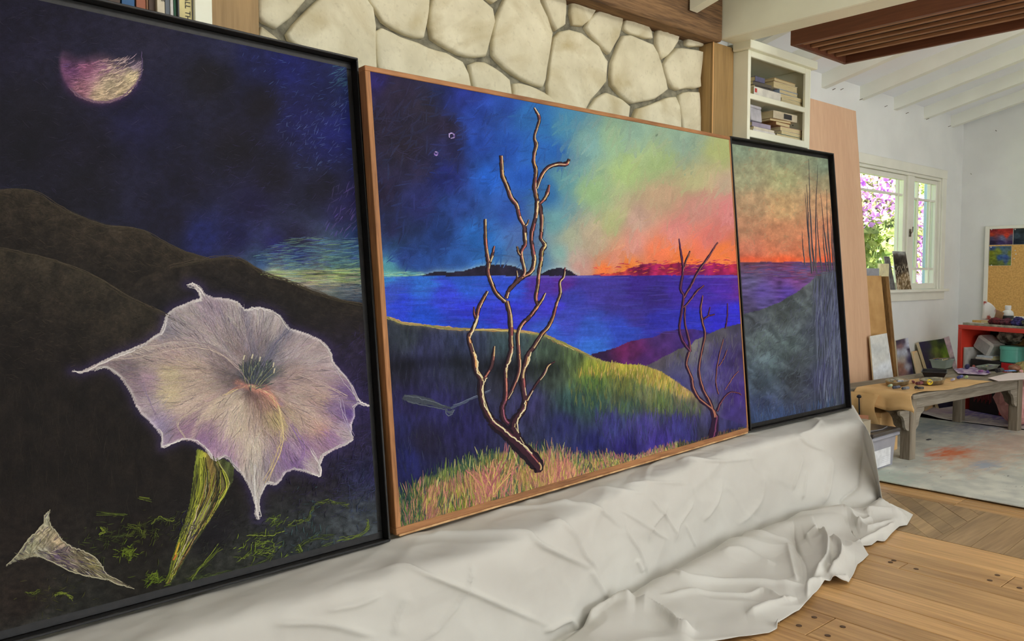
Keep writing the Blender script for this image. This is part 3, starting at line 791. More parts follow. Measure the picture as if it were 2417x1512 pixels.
    bc = idw(px, py, [(110,1220,150,150,128),(70,1285,150,150,122),(40,1318,140,140,118),(105,1265,165,155,128),(135,1275,172,155,125),(100,1300,150,148,130),(130,1310,92,78,96),(160,1325,92,80,88),(190,1310,128,118,92),(220,1335,130,122,82),(240,1355,120,115,90),(290,1376,120,112,92),(200,1350,70,64,58)], 3, 6)
    bc = bc * (.55 + .9 * fbm((px + py) / 26, (px - py) / 6, 71, 3))[:, None]
    col = np.where(m[:, None], bc, col)
    return col
R1 = (.036, P1.w - .036, .036, P1.h - .036)
M_paint1 = paint_material('night_flower_paint', rough=.5, gain=(.95, .93, .93))
cv1 = canvas(P1, R1, -.030, (440, 530), colour1, t1, M_paint1)
S = Strokes(P1, -.030, R1); S.base = colour1; S.mask = [FL, STEM, BUD]
# sky: blue and violet scratches
def sky_marks(poly, n, cols, amin, amax, L, w, cv=.25, bl=.5):
    x, y = scatter(poly, n); X, Y = short(x, y, rng.uniform(amin, amax, len(x)), rng.uniform(*L, len(x)), rng.uniform(-cv, cv, len(x)))
    if S.mask is not None:
        k = np.ones(len(x), bool)
        for mp_ in S.mask: k &= ~(inpoly(X[:, 0], Y[:, 0], mp_) | inpoly(X[:, -1], Y[:, -1], mp_))
        X, Y, x, y = X[k], Y[k], x[k], y[k]
    c = np.array(cols, float)[rng.integers(0, len(cols), len(x))] * rng.uniform(.75, 1.15, (len(x), 1))
    S.many(X, Y, TAP[None] * rng.uniform(*w, (len(x), 1)), c, blend=bl)
sky_marks([(560,110),(840,170),(855,420),(700,400),(640,230)], 260, [(46,54,124),(54,74,146),(40,44,104),(78,112,156)], -1.2, .5, (6, 18), (.7, 1.5))
sky_marks([(0,10),(420,40),(560,130),(560,500),(100,470),(0,440)], 520, [(52,47,62),(44,42,72),(58,54,66),(46,40,48)], -.6, .9, (8, 26), (.6, 1.4))
sky_marks([(560,300),(760,330),(850,560),(560,600),(420,560)], 380, [(50,46,86),(60,52,104),(46,42,62)], -1.0, .4, (8, 22), (.6, 1.4))
sky_marks([(780,440),(850,420),(860,560),(760,560)], 60, [(92,72,150),(78,70,110),(110,88,150)], -1.4, -.5, (8, 26), (1, 2.6))
sky_marks([(600,600),(690,560),(860,560),(868,640),(650,634)], 420, [(86,140,156),(66,100,150),(110,160,140),(72,84,160),(130,170,120)], -.22, .1, (12, 44), (.8, 1.9), .05)
sky_marks([(630,640),(870,632),(872,668),(730,676),(650,655)], 260, [(196,204,120),(170,196,100),(204,186,150),(150,180,130),(120,130,110)], -.1, .07, (16, 60), (.9, 2.2), .03)
sky_marks([(720,672),(872,664),(876,712),(800,700)], 160, [(120,130,130),(96,110,120),(150,136,120)], -.08, .1, (12, 40), (.7, 1.5), .03)
for tip in ((770,300),(690,300),(800,240),(760,370)):
    sky_marks([(tip[0]-40,tip[1]-40),(tip[0]+40,tip[1]-40),(tip[0]+40,tip[1]+40),(tip[0]-40,tip[1]+40)], 26, [(112,140,176),(96,116,160)], -1.5, -.2, (6, 18), (.7, 1.3))
sky_marks([(790,150),(846,160),(848,210),(770,200)], 60, [(86,150,150),(72,110,140)], -.9, .1, (8, 26), (.7, 1.5))
# moon hatch
x, y = scatter([(148,150),(330,130),(332,190),(300,225),(240,236),(180,215)], 420)
X, Y = short(x, y, np.arctan2(.35 * (x - 238), 90.0) * -1 + rng.normal(-.25, .2, len(x)), rng.uniform(8, 26, len(x)), -.2)
mcol = idw(x, y, [(170,165,120,76,116),(200,160,150,96,126),(190,210,160,112,126),(260,200,196,180,150),(310,180,206,190,152),(320,150,160,140,156),(240,225,200,180,150),(150,150,84,62,104)], 3, 6) * rng.uniform(.6, 1.15, (len(x), 1))
S.many(X, Y, TAP[None] * rng.uniform(.8, 1.8, (len(x), 1)), mcol)
th = np.linspace(-.55, 2.9, 60)
for k in range(4): S.line((np.stack([238 + 97 * np.cos(th), 146 + 95 * np.sin(th)], 1) + rng.normal(0, 1.5, (60, 2)))[12 + 3 * k:52:3], 1.6, (126, 92, 124), 1.2, blend=.55)
S.line([(333,120),(336,150),(332,178),(318,208)], 2, (110, 90, 140), 1.0, blend=.5)
# hills
sky_marks([(0,450),(90,460),(200,520),(330,550),(440,600),(330,650),(100,600),(0,570)], 620, [(66,58,46),(52,45,36),(44,38,32),(30,26,24)], -.3, .9, (8, 30), (.7, 1.6))
sky_marks([(0,600),(150,640),(360,740),(380,800),(200,860),(0,900)], 700, [(62,56,45),(50,44,36),(38,33,27),(26,23,20)], -.5, .8, (6, 22), (.7, 1.7))
sky_marks([(0,880),(160,880),(330,1000),(380,1180),(200,1250),(0,1230)], 420, [(50,45,38),(40,35,30),(22,19,18)], 1.2, 1.9, (12, 50), (.7, 1.5))
sky_marks([(430,630),(560,610),(760,700),(870,730),(860,800),(640,760),(560,700)], 380, [(52,45,36),(38,33,30),(28,25,24)], -.1, .7, (8, 28), (.7, 1.6))
sky_marks([(770,830),(872,760),(890,1180),(780,1180),(860,1000)], 520, [(52,44,92),(40,34,70),(30,26,40),(66,58,110)], -1.9, .4, (8, 24), (.7, 1.5))
for c_ in (HA[1:11], HC[1:8], HB[3:12]):
    c_ = np.array(c_, float)
    for k in range(5): S.line(c_ + rng.normal(0, 1.6, c_.shape) + [0, k * 1.6], 1.4, (70 - 5 * k, 62 - 4 * k, 50 - 4 * k), .8)
# petals: hatching that runs from the throat to the rim
x, y = scatter(FL, 6500)
ang = np.arctan2(y - 900, x - 598) + rng.normal(0, .34, len(x)); rad = np.hypot(x - 598, y - 900)
keep = rad > 30; x, y, ang, rad = x[keep], y[keep], ang[keep], rad[keep]
X, Y = short(x, y, ang, rng.uniform(10, 40, len(x)) * np.clip(rad / 120, .5, 1.2), rng.normal(.0, .2, len(x)) + .12 * np.sign(np.sin(ang)))
ok = inpoly(X[:, 0], Y[:, 0], FL) & inpoly(X[:, -1], Y[:, -1], FL); X, Y, x, y = X[ok], Y[ok], x[ok], y[ok]
pc = idw(x, y, PET, 3.4, 14) * rng.choice([.86, .92, .97, 1.02, 1.05, 1.07], len(x))[:, None] + rng.normal(0, 5, (len(x), 3))
tint = rng.random(len(x)); k_ = tint < .05; pc[k_] = pc[k_] * .7 + np.array([150, 110, 170]) * .3; k_ = tint > .95; pc[k_] = pc[k_] * .6 + np.array([205, 196, 140]) * .4
S.many(X, Y, TAP[None] * rng.uniform(.8, 2.0, (len(x), 1)), pc * .99, blend=.58)
x, y = scatter(FL, 420)
ang = np.arctan2(y - 900, x - 598) + rng.normal(0, .2, len(x)); rad = np.hypot(x - 598, y - 900); k_ = rad > 60
X, Y = short(x[k_], y[k_], ang[k_], rng.uniform(12, 46, k_.sum()), rng.normal(0, .18, k_.sum()))
ok = inpoly(X[:, 0], Y[:, 0], FL) & inpoly(X[:, -1], Y[:, -1], FL); X, Y = X[ok], Y[ok]
S.many(X, Y, TAP[None] * rng.uniform(.6, 1.1, (len(X), 1)), np.array([86, 78, 88.]) * rng.uniform(.7, 1.2, (len(X), 1)), blend=.35)
# fold lines
for pts, c_, w in (([(570,722),(590,780),(604,830)], (118,112,126), 3), ([(682,776),(650,810),(630,850),(612,890)], (96,94,112), 5), ([(330,815),(420,800),(500,820),(560,860),(585,900)], (120,104,112), 3.5),
                   ([(250,850),(330,838),(430,815),(510,828),(570,872)], (206,190,170), 3), ([(440,1036),(420,1000),(470,960),(540,930)], (206,194,168), 2.5), ([(530,930),(590,912),(640,936),(668,990),(660,1060),(625,1140)], (208,192,140), 4),
                   ([(600,915),(640,930),(662,960)], (190,130,112), 5), ([(545,920),(590,908),(620,918)], (176,120,110), 4), ([(790,860),(820,905),(845,945)], (206,202,206), 4), ([(700,880),(760,900),(820,935)], (196,180,168), 3),
                   ([(800,940),(812,980),(832,1030)], (206,204,210), 3), ([(730,1060),(750,1090),(756,1120)], (206,200,200), 4), ([(600,1100),(606,1160),(610,1215)], (200,200,198), 6), ([(585,1130),(600,1170)], (150,148,154), 4),
                   ([(480,740),(520,800),(560,850)], (112,104,120), 2), ([(620,750),(612,800),(606,840)], (104,100,112), 2.4), ([(330,900),(350,940),(372,990)], (120,104,140), 3), ([(690,1000),(720,1060),(700,1104)], (130,104,160), 4)):
    for k in range(3): S.line(np.array(pts, float) + rng.normal(0, 3.0, (len(pts), 2)), w * .42, np.array(c_) * rng.uniform(.9, 1.06), .9, blend=.5)
# rim
for k in range(3):
    q = FL + rng.normal(0, 1.1, FL.shape)
    for i in range(0, len(q) - 3, 3):
        if rng.random() < .62: S.line(q[i:i + 4] * .985 + np.array([598, 900]) * .015, rng.uniform(1.2, 2.8), np.array([206, 203, 199]) * rng.uniform(.74, 1.03), 1.2, blend=.25)
for pts in ([(440,671),(458,670),(472,682),(482,698)], [(172,876),(200,876),(240,858),(276,842),(320,826)], [(845,942),(858,952),(878,958)], [(603,1180),(606,1205),(610,1224)], [(756,1100),(757,1122),(735,1118)], [(381,1054),(408,1046),(430,1037)]):
    S.line(pts, 3.0, (212, 209, 204), .9, blend=.15)
# stamens
for a, b_ in (((574,849),(581,906)), ((594,846),(586,906)), ((612,852),(589,895)), ((628,868),(597,915)), ((644,866),(604,916)), ((646,880),(606,918))):
    S.line([a, ((a[0] + b_[0]) / 2 - 3, (a[1] + b_[1]) / 2), b_], 1.6, (128, 130, 98), .4); 
    S.line([a, (a[0] + 3, a[1] - 11)], 3.4, (178, 172, 146), .3, 0)
x, y = scatter([(560,860),(640,850),(640,910),(590,920)], 110); X, Y = short(x, y, np.arctan2(y - 925, x - 592), rng.uniform(8, 22, len(x)))
S.many(X, Y, TAP[None] * 1.3, np.array([[74, 84, 80.], [96, 108, 96], [60, 64, 70]])[rng.integers(0, 3, len(x))])
# stem streaks
for k in range(150):
    f = rng.random(); y0, y1 = np.sort(rng.uniform(1075, 1372, 2)); 
    if y1 - y0 > 150: y1 = y0 + 150
    def sx(y): return np.interp(y, [1058,1187,1265,1376], [467,451,426,394]) + f * np.interp(y, [1085,1134,1216,1286,1379], [50,90,58,36,4])
    c_ = [(170,176,64),(120,128,48),(64,66,40),(140,112,66),(46,44,34),(150,150,110)][rng.integers(0, 6) if f > .3 else rng.integers(0, 3)]
    S.line([(sx(y0), y0), (sx((y0 + y1) / 2), (y0 + y1) / 2), (sx(y1), y1)], rng.uniform(1, 2.6), np.array(c_) * rng.uniform(.7, 1.1), .8)
S.line([(470,1190),(448,1260),(430,1300)], 2.2, (190,176,140), 1); S.line([(424,1280),(414,1310)], 7, (176,150,50), 1); S.line([(416,1308),(410,1322)], 7, (170,104,48), 1)
# leaves and grass scribbles
GL = [[(235,1245),(250,1250),(236,1262)],[(262,1270),(290,1262),(302,1264)],[(300,1240),(330,1250),(342,1270)],[(290,1292),(304,1305),(308,1325)],[(356,1236),(376,1222),(400,1228),(416,1226)],[(366,1256),(372,1272)],[(355,1362),(368,1356),(372,1372)],[(392,1372),(404,1352)],
      [(440,1365),(480,1360),(540,1350),(600,1335),(645,1310)],[(585,1262),(612,1258),(640,1262),(668,1250)],[(560,1320),(578,1312),(590,1308)],[(604,1286),(640,1280),(644,1300),(606,1302)],[(640,1220),(655,1226),(645,1232)],[(700,1294),(740,1272),(788,1266)],[(700,1298),(712,1300),(704,1286)],
      [(735,1204),(745,1190),(778,1184),(806,1190),(822,1192)],[(735,1206),(728,1222),(700,1234),(680,1240)],[(872,1226),(866,1250),(840,1266),(800,1272)],[(130,1405),(150,1398),(170,1412)],[(60,1398),(80,1400),(96,1392)],[(340,1412),(380,1410),(420,1402)],[(470,1345),(490,1330)],[(520,1290),(470,1340),(450,1370)],[(764,1290),(780,1284)],[(230,1210),(300,1215)],[(330,1175),(356,1182)]]
for g in GL:
    g = np.array(g, float)
    for k in range(5): S.line(g + rng.normal(0, 3.0, g.shape), rng.uniform(1.0, 2.4), np.array([(112,132,44),(148,168,52),(84,102,42),(64,76,38)][rng.integers(0, 4)]) * rng.uniform(.6, 1.0), 1.4, blend=.25)
for c_, r_, n_, cc in (((300,1305),14,60,(140,170,40)), ((618,1292),26,90,(130,158,44)), ((368,1365),14,60,(120,150,36)), ((270,1270),45,90,(76,92,36)), ((655,1230),14,30,(110,136,44)), ((330,1255),22,60,(92,106,36)), ((430,1380),60,60,(60,70,40)), ((540,1270),70,110,(52,56,44)), ((700,1270),80,110,(50,58,50)), ((150,1400),50,50,(76,80,36)), ((400,1240),30,50,(80,92,40))):
    x = c_[0] + rng.normal(0, r_, n_); y = c_[1] + rng.normal(0, r_ * .6, n_); X, Y = short(x, y, rng.uniform(-1.6, .4, n_), rng.uniform(6, 20, n_), rng.uniform(-.3, .3, n_))
    k = ~(inpoly(X[:, 0], Y[:, 0], FL) | inpoly(X[:, -1], Y[:, -1], FL))
    S.many(X[k], Y[k], TAP[None] * rng.uniform(.9, 2.0, (k.sum(), 1)), np.array(cc) * rng.uniform(.5, 1.05, (k.sum(), 1)), blend=.3)
for c_, r_, n_, cc in (((820,1080),60,160,(46,44,86)), ((740,1130),60,160,(40,34,62)), ((850,1180),40,90,(52,62,92)), ((450,1250),18,40,(44,40,84)), ((720,1240),40,50,(58,92,96))):
    x = c_[0] + rng.normal(0, r_ * .6, n_); y = c_[1] + rng.normal(0, r_, n_); X, Y = short(x, y, rng.uniform(-1.9, .4, n_), rng.uniform(6, 20, n_), rng.uniform(-.3, .3, n_))
    k = ~(inpoly(X[:, 0], Y[:, 0], FL) | inpoly(X[:, -1], Y[:, -1], FL))
    S.many(X[k], Y[k], TAP[None] * rng.uniform(.8, 1.7, (k.sum(), 1)), np.array(cc) * rng.uniform(.7, 1.15, (k.sum(), 1)), blend=.4)
# bud hatch and rim
x, y = scatter(BUD, 420); X, Y = short(x, y, np.where(y < 1300, 2.3 + rng.normal(0, .2, len(x)), .42 + rng.normal(0, .15, len(x))), rng.uniform(8, 26, len(x)))
S.many(X, Y, TAP[None] * rng.uniform(.8, 1.7, (len(x), 1)), np.array([[176,170,140],[128,124,96],[84,74,92],[150,140,110.]])[rng.integers(0, 4, len(x))] * rng.uniform(.6, 1.1, (len(x), 1)))
for q in (BUD[:7], BUD[16:26], BUD[8:16]): S.line(q, 2.4, (164,160,134), .8)
S.build('crayon_marks', M_paint1, cv1)

# ------------------------------------------------------------------ 2: bare tree above a sunset sea
P2 = Panel((1.707, 2.6025, 0.5), 0.0562, 0.016, 0.0777, 2.650, 1.8058)
t2 = thing('painting', 'wide painting of a bare tree above a sunset sea, in raw wood frame', 'painting', tuple(P2.P(P2.w / 2, 0.0, -.02)))
w, h = P2.w, P2.h
P2.rail(MB(), 0, w, h - .020, h, -.045, 0).build('frame_rail', M_rawframe, t2)
P2.rail(MB(), 0, w, .008, .034, -.045, .0).build('frame_rail', M_rawframe, t2)
P2.rail(MB(), .0, .024, .034, h - .020, -.045, 0).build('frame_rail', M_rawframe_z, t2)
P2.rail(MB(), w - .010, w, .034, h - .020, -.045, 0).build('frame_rail', M_rawframe_z, t2)
P2.rail(MB(), .012, w - .012, 0, .008, -.04, .003).build('bottom_strip', mat('pale_strip_wood', alb(196, 158, 112), alb(160, 118, 76), rough=.6, scale=20), t2)
P2.rail(MB(), .024, w - .010, .034, h - .020, -.018, -.012).build('backing_board', M_back, t2)
R2 = (.024, w - .010, .034, h - .020)
SKY2 = [(880,190,40,30,80),(930,220,38,30,44),(1000,260,38,32,42),(960,350,38,30,40),(1050,300,40,32,48),(1100,230,35,45,112),(1120,260,35,60,132),(1200,250,40,70,142),(1250,270,50,110,172),(900,450,36,28,47),(930,550,38,34,67),(1000,480,38,40,84),(1050,420,38,45,112),(1080,480,40,65,127),(1130,340,38,70,152),(1150,420,35,85,167),(1200,350,38,80,162),(1240,420,38,85,167),(1130,560,40,100,172),(1160,600,45,110,177),(930,570,40,70,107),(960,600,38,60,117),(1040,560,35,60,117),(1080,600,40,80,142),(1000,620,38,70,132),(920,640,80,140,142),(1230,560,75,100,152),(1200,500,45,80,152),(1210,600,80,110,152),(1280,620,85,120,142),(1300,350,42,95,162),(1330,300,80,140,162),(1290,450,52,105,152),(1310,520,110,155,152),(1330,600,120,165,152),(1380,330,125,160,147),(1330,430,105,155,152),(1450,330,150,175,132),(1500,310,145,170,142),(1400,450,155,180,122),(1480,400,170,186,117),(1560,380,165,180,117),(1620,340,150,170,142),(1700,350,180,180,112),(1640,430,186,175,122),(1720,430,196,165,132),(1450,520,176,175,117),(1400,560,190,165,132),(1350,600,198,160,137),(1350,560,165,165,132),(1370,625,206,150,132),(1500,520,190,150,127),(1560,470,196,160,122),(1650,490,210,140,122),(1720,500,221,130,122),(1600,540,216,130,117),(1500,580,216,140,122),(1680,560,226,120,107),(1450,610,222,140,112),(1560,600,241,120,77),(1700,600,246,125,62),(1620,610,247,120,52),(1480,625,250,130,52),(1420,640,247,120,57),(1740,610,246,120,72),(1650,590,236,115,82),(1290,300,50,110,165),(1260,350,40,90,160),(900,300,36,28,42),(1070,350,38,36,70),(990,400,37,32,52),(1600,300,150,172,140)]
SEA2 = [(900,665,60,130,182),(1000,665,55,110,192),(1100,668,50,90,182),(920,690,65,85,182),(950,720,50,70,192),(1050,700,60,70,192),(1100,740,55,60,192),(1000,750,40,80,192),(1100,770,40,70,162),(1200,680,55,80,187),(1200,740,60,60,187),(1280,665,85,50,142),(1330,670,95,45,132),(1350,700,60,60,142),(1300,720,70,60,182),(1300,780,60,90,182),(1350,750,70,75,172),(1400,680,75,60,142),(1400,780,60,90,177),(1450,700,70,55,132),(1500,670,65,40,122),(1550,700,60,40,112),(1500,740,65,50,127),(1400,820,60,110,192),(1480,780,55,75,172),(1560,760,55,50,152),(1600,680,70,45,142),(1660,700,75,45,152),(1700,680,85,45,152),(1740,680,110,45,142),(1700,750,55,45,182),(1740,740,60,50,192),(1640,760,50,50,162)]
HILL2 = [(1100,800,50,55,77),(960,800,48,52,57),(1200,810,60,75,77),(1300,820,75,90,72),(1350,840,85,100,62),(1000,830,50,50,77),(950,870,32,30,42),(1100,870,38,40,50),(1200,880,38,36,42),(1300,880,55,62,52),(960,950,42,36,72),(1050,970,42,38,77),(1000,1040,34,30,47),(1100,1000,36,32,67),(940,1000,38,38,77),(960,1080,32,34,77),(1250,950,60,55,92),(1330,1000,45,45,87),(1350,950,50,72,66),
 (1400,870,150,150,52),(1480,870,186,165,62),(1560,885,190,160,72),(1620,920,190,150,92),(1400,900,85,110,52),(1480,910,110,110,57),(1540,930,110,110,72),(1400,950,55,80,72),(1480,960,75,95,77),(1560,950,100,115,62),(1620,960,85,85,72),(1450,1000,60,60,112),(1520,1000,75,65,132),(1600,1000,65,60,122),(1680,1000,60,55,92),(1400,1050,35,35,82),(1480,1050,40,32,87),(1560,1040,60,45,117),(1620,1030,50,45,97),(1660,1020,50,48,62),(1740,1000,55,50,92)]
CL2 = [(800,744),(905,748),(920,748),(950,762),(1000,765),(1050,772),(1100,775),(1200,778),(1250,782),(1290,790),(1320,805),(1360,822),(1400,842),(1440,856),(1520,862),(1560,876),(1600,902),(1640,932),(1662,952),(1700,985),(1780,1010)]
CR1 = [(1380,840),(1410,832),(1450,822),(1480,808),(1510,800),(1540,796),(1570,783),(1600,777),(1640,776),(1668,784),(1720,800),(1800,830)]
CR2 = [(1500,880),(1530,862),(1560,845),(1600,825),(1628,816),(1640,802),(1665,792),(1700,775),(1740,765),(1790,752)]
ISL = [(995,649),(1030,640),(1060,642),(1090,640),(1110,634),(1140,626),(1165,625),(1190,624),(1215,628),(1235,638),(1252,649)]
ISR = [(1272,649),(1295,636),(1320,631),(1345,638),(1362,649)]
MAG = [(1380,650),(1440,646),(1470,640),(1500,628),(1540,620),(1570,624),(1600,620),(1640,625),(1680,619),(1720,623),(1780,620),(1780,650)]
GR2 = [(900,1205),(930,1185),(960,1155),(1000,1130),(1050,1105),(1100,1085),(1160,1070),(1200,1064),(1260,1068),(1300,1060),(1350,1074),(1400,1074),(1450,1072),(1500,1080),(1560,1054),(1600,1044),(1640,1048),(1700,1024),(1790,1010)]
def colour2(px, py):
    n1 = fbm(px / 70, py / 70, 103); n2 = fbm(px / 18, py / 22, 108, 3); n3 = fbm(px / 5, py / 5, 113, 2)
    wx = px + 26 * (fbm(px / 45, py / 45, 120, 3) - .5); wy = py + 26 * (fbm(px / 45, py / 45, 125, 3) - .5)
    col = idw(wx, wy, SKY2, 3.6, 18)
    dark = 1 - sstep(1050, 1300, px)
    col = col * (1 + (n1 - .5) * (.18 + .5 * dark))[:, None] * (1 + (n2 - .5) * (.10 + .35 * dark))[:, None]
    gl = np.exp(-((py - 645) / 7) ** 2) * sstep(1010, 960, px); col = col + gl[:, None] * (np.array([120, 170, 140]) - col) * .6
    # halo and islands
    for isl in (ISL, ISR):
        d = above(isl, px) - py; ins = (px > isl[0][0] - 6) & (px < isl[-1][0] + 6)
        hl = np.exp(-np.clip(d, 0, 99) / 6) * (d > 0) * ins; col = col + hl[:, None] * (np.array([172, 196, 196]) - col) * .6
        m = (d < 1.5 * (n3 - .5)) & (px > isl[0][0]) & (px < isl[-1][0]); col = np.where(m[:, None], np.array([38, 32, 46]) * (.7 + .6 * n2)[:, None], col)
    d = py - above(MAG, px); m = (d > 4 * (n2 - .5)) & (px > 1395)
    mg = idw(px, py, [(1450,645,200,70,60),(1520,635,150,30,80),(1580,638,176,36,76),(1640,635,120,28,80),(1700,636,160,30,84),(1740,632,180,44,70)], 3, 10) * (.55 + .9 * n2)[:, None]
    col = np.where(m[:, None], mg, col)
    # sea
    m = py > 650.5 + (px - 1300) * -.004 + 1.2 * (n3 - .5)
    sc = idw(px + 40 * (fbm(px / 70, py / 16, 130, 3) - .5), py + 10 * (fbm(px / 70, py / 16, 135, 2) - .5), SEA2, 4.4, 10) * np.array([.92, .96, 1.0])
    sc = sc * (.84 + .32 * fbm(px / 55, py / 7, 140, 3))[:, None] * (.9 + .2 * n3)[:, None]
    hl = np.exp(-((py - 653) / 2.2) ** 2) * .35; sc = sc + hl[:, None] * (np.array([150, 160, 205]) - sc) * (fbm(px / 80, py / 9, 141, 2) > .45)[:, None]
    col = np.where(m[:, None], sc, col)
    # far headlands
    d = py - above(CR1, px) - 3 * (n2 - .5); m = (d > 0) & (px > 1395)
    hc = idw(px, py, [(1420,838,50,28,60),(1470,820,110,36,84),(1500,830,96,36,84),(1560,800,74,44,100),(1620,790,70,44,104),(1640,800,62,40,110),(1520,850,78,40,100),(1660,800,56,44,110)], 3, 10) * (.7 + .6 * n2)[:, None]
    col = np.where(m[:, None], hc, col)
    d = py - above(CR2, px) - 4 * (n2 - .5); m = (d > 0) & (px > 1490)
    hc = idw(px, py, [(1600,832,98,92,84),(1560,850,92,82,86),(1640,815,112,106,94),(1640,840,104,98,100),(1700,790,84,78,82),(1740,780,66,60,76),(1600,870,80,76,104),(1650,880,92,90,120),(1600,900,62,58,104),(1700,850,68,54,114),(1740,850,64,48,90),(1740,930,70,46,112),(1680,920,82,66,128),(1720,970,66,50,110),(1660,930,88,84,104),(1680,960,100,100,98)], 3, 14) * (.75 + .5 * n2)[:, None]
    col = np.where(m[:, None], hc, col)
    # near hills
    d = py - above(CL2, px) - 4 * (n2 - .5); m = d > 0
    hc = idw(px, py, HILL2, 3.6, 18); tex = fbm(px / 6, py / 26, 150, 3)
    hc = hc * (.66 + .68 * tex)[:, None] * (.84 + .32 * n1)[:, None]
    e = np.exp(-np.clip(d, 0, 99) / 4.5) * (px < 1450) * (.3 + 1.2 * fbm(px / 13, py / 7, 152, 2)); hc = hc + np.clip(e, 0, 1)[:, None] * (np.array([186, 160, 96]) - hc) * .8
    sh = np.exp(-((py - 862 - 8 * np.sin(px / 60)) / 16) ** 2) * (px < 1330); hc = hc * (1 - .3 * sh)[:, None]
    col = np.where(m[:, None], hc, col)
    # grass of the foreground
    d = py - above(GR2, px) - 14 * (fbm(px / 4.5, py / 60, 160, 2) - .5); m = sstep(-3, 8, d)
    gc = idw(px, py, [(950,1220,74,80,56),(940,1180,36,58,60),(1000,1160,110,108,56),(1020,1200,126,110,62),(1060,1120,92,104,56),(1080,1180,150,140,56),(1100,1090,62,84,66),(1130,1140,176,130,80),(1160,1080,150,120,66),(1200,1130,186,146,84),(1230,1090,150,140,60),(1260,1150,140,140,56),(1300,1080,190,140,96),(1320,1120,200,126,96),(1380,1080,170,160,96),(1400,1100,186,136,72),(1450,1080,170,160,80),(1480,1090,180,140,84),(1540,1070,150,150,80),(1600,1060,140,116,66),(1660,1040,96,82,60),(1740,1020,92,80,62)], 3.4, 14)
    gc = gc * (.6 + .8 * fbm(px / 4.5, py / 36, 163, 3))[:, None]
    col = col * (1 - m[:, None]) + gc * m[:, None]
    return col
M_paint2 = paint_material('sunset_tree_paint', rough=.5, gain=(.70, .78, .90))
cv2 = canvas(P2, R2, -.004, (420, 400), colour2, t2, M_paint2)
S = Strokes(P2, -.004, R2); S.base = colour2
sky_marks([(870,180),(1100,230),(1290,260),(1290,620),(900,630)], 520, [(44,70,140),(52,96,160),(40,36,56),(60,70,120)], -1.6, .2, (14, 46), (2, 6), .2, .85)
sky_marks([(1300,270),(1720,340),(1740,600),(1350,620)], 420, [(196,190,140),(206,166,136),(170,180,136),(226,150,126)], -1.8, -.4, (16, 50), (4, 9), .15, .93)
sky_marks([(880,250),(1090,300),(1080,420),(900,420)], 90, [(58,54,84),(52,48,66)], -1.5, .8, (14, 46), (.7, 1.2), .6, .35)
sky_marks([(1400,632),(1500,616),(1750,606),(1750,640),(1420,648)], 160, [(226,60,60),(120,24,70),(250,120,40),(190,30,80),(250,150,60)], -.35, .2, (6, 18), (1, 2.2), .1, .3)
sky_marks([(900,656),(1740,652),(1750,760),(1480,800),(1400,820),(1300,780),(1000,756),(905,740)], 420, [(96,120,210),(120,110,200),(60,44,130),(84,84,200),(110,70,160)], -.09, .07, (14, 60), (.8, 2.2), .03, .8)
sky_marks([(900,640),(1000,642),(1000,650),(900,654)], 60, [(150,200,160),(110,180,180),(170,210,170)], -.08, .05, (10, 36), (.8, 1.8), .03, .2)
sky_marks([(910,770),(1300,800),(1400,850),(1700,1000),(1500,1060),(920,1160)], 900, [(70,76,84),(48,46,70),(38,34,56),(60,66,60)], 1.2, 1.9, (8, 30), (.8, 2), .1, .6)
sky_marks([(1360,880),(1420,858),(1520,866),(1600,906),(1640,940),(1600,930),(1480,890)], 520, [(206,180,70),(196,150,70),(160,160,60),(214,170,110),(120,130,50)], 1.4, 1.85, (8, 26), (.9, 2), .1, .25)
sky_marks([(1340,900),(1480,890),(1640,950),(1660,980),(1480,970),(1360,960)], 420, [(110,126,56),(80,104,64),(126,120,60),(60,86,70)], 1.35, 1.8, (10, 32), (.9, 2), .1, .4)
sky_marks([(1400,970),(1660,980),(1640,1040),(1420,1040)], 260, [(86,70,150),(70,56,130),(60,70,110)], 1.3, 1.85, (10, 34), (.9, 2.2), .1, .5)
sky_marks([(1560,850),(1640,810),(1740,780),(1750,960),(1680,960)], 300, [(120,114,106),(84,66,130),(70,52,110),(104,98,120)], 1.3, 2.0, (10, 30), (.9, 2), .1, .55)
# crest light
cr = np.array([p for p in CL2 if 905 <= p[0] <= 1430], float)
for k in range(5):
    for i in range(len(cr) - 2):
        if rng.random() < .8: S.line(cr[i:i + 3] + rng.normal(0, 1.6, (3, 2)) + [0, 2], rng.uniform(1.4, 3.4), np.array([(214,184,104),(196,150,96),(150,146,76)][rng.integers(0, 3)]) * rng.uniform(.7, 1.05), 1.0)
# foreground grass blades
N = 5200
x = rng.uniform(925, 1765, N); top = above(GR2, x); base = np.interp(x, [925, 1272, 1500, 1765], [1268, 1160, 1100, 1022])
f = rng.random(N) ** .8; y = top + (base - top) * f
L = rng.uniform(10, 34, N) * np.clip((base - top) / 70, .45, 1.2)
ang = -PI / 2 + rng.normal(0, .16, N) + .12 * np.sin(x / 26)
X, Y = short(x, y - L * .3, ang, L, rng.normal(0, .12, N))
pal = np.array([(206,180,84),(214,152,104),(216,130,110),(150,160,62),(96,124,62),(56,88,66),(222,206,120),(190,110,110),(60,62,80)], float)
ci = rng.integers(0, 9, N)
gx = fbm(x / 60, y / 60, 170, 2)
ci = np.where((f < .25) & (x < 1180), rng.choice([3, 4, 5, 5, 6], N), ci); ci = np.where((gx > .58) & (f > .3), rng.choice([1, 2, 7, 0], N), ci)
ci = np.where(x < 1000, rng.choice([4, 5, 7, 1, 3, 5], N), ci)
c_ = pal[ci] * rng.uniform(.72, 1.12, (N, 1)); c_ = np.where((x > 1600)[:, None], c_ * .62, c_)
S.many(X, Y, TAP[None] * rng.uniform(.9, 2.4, (N, 1)), c_, blend=.22)
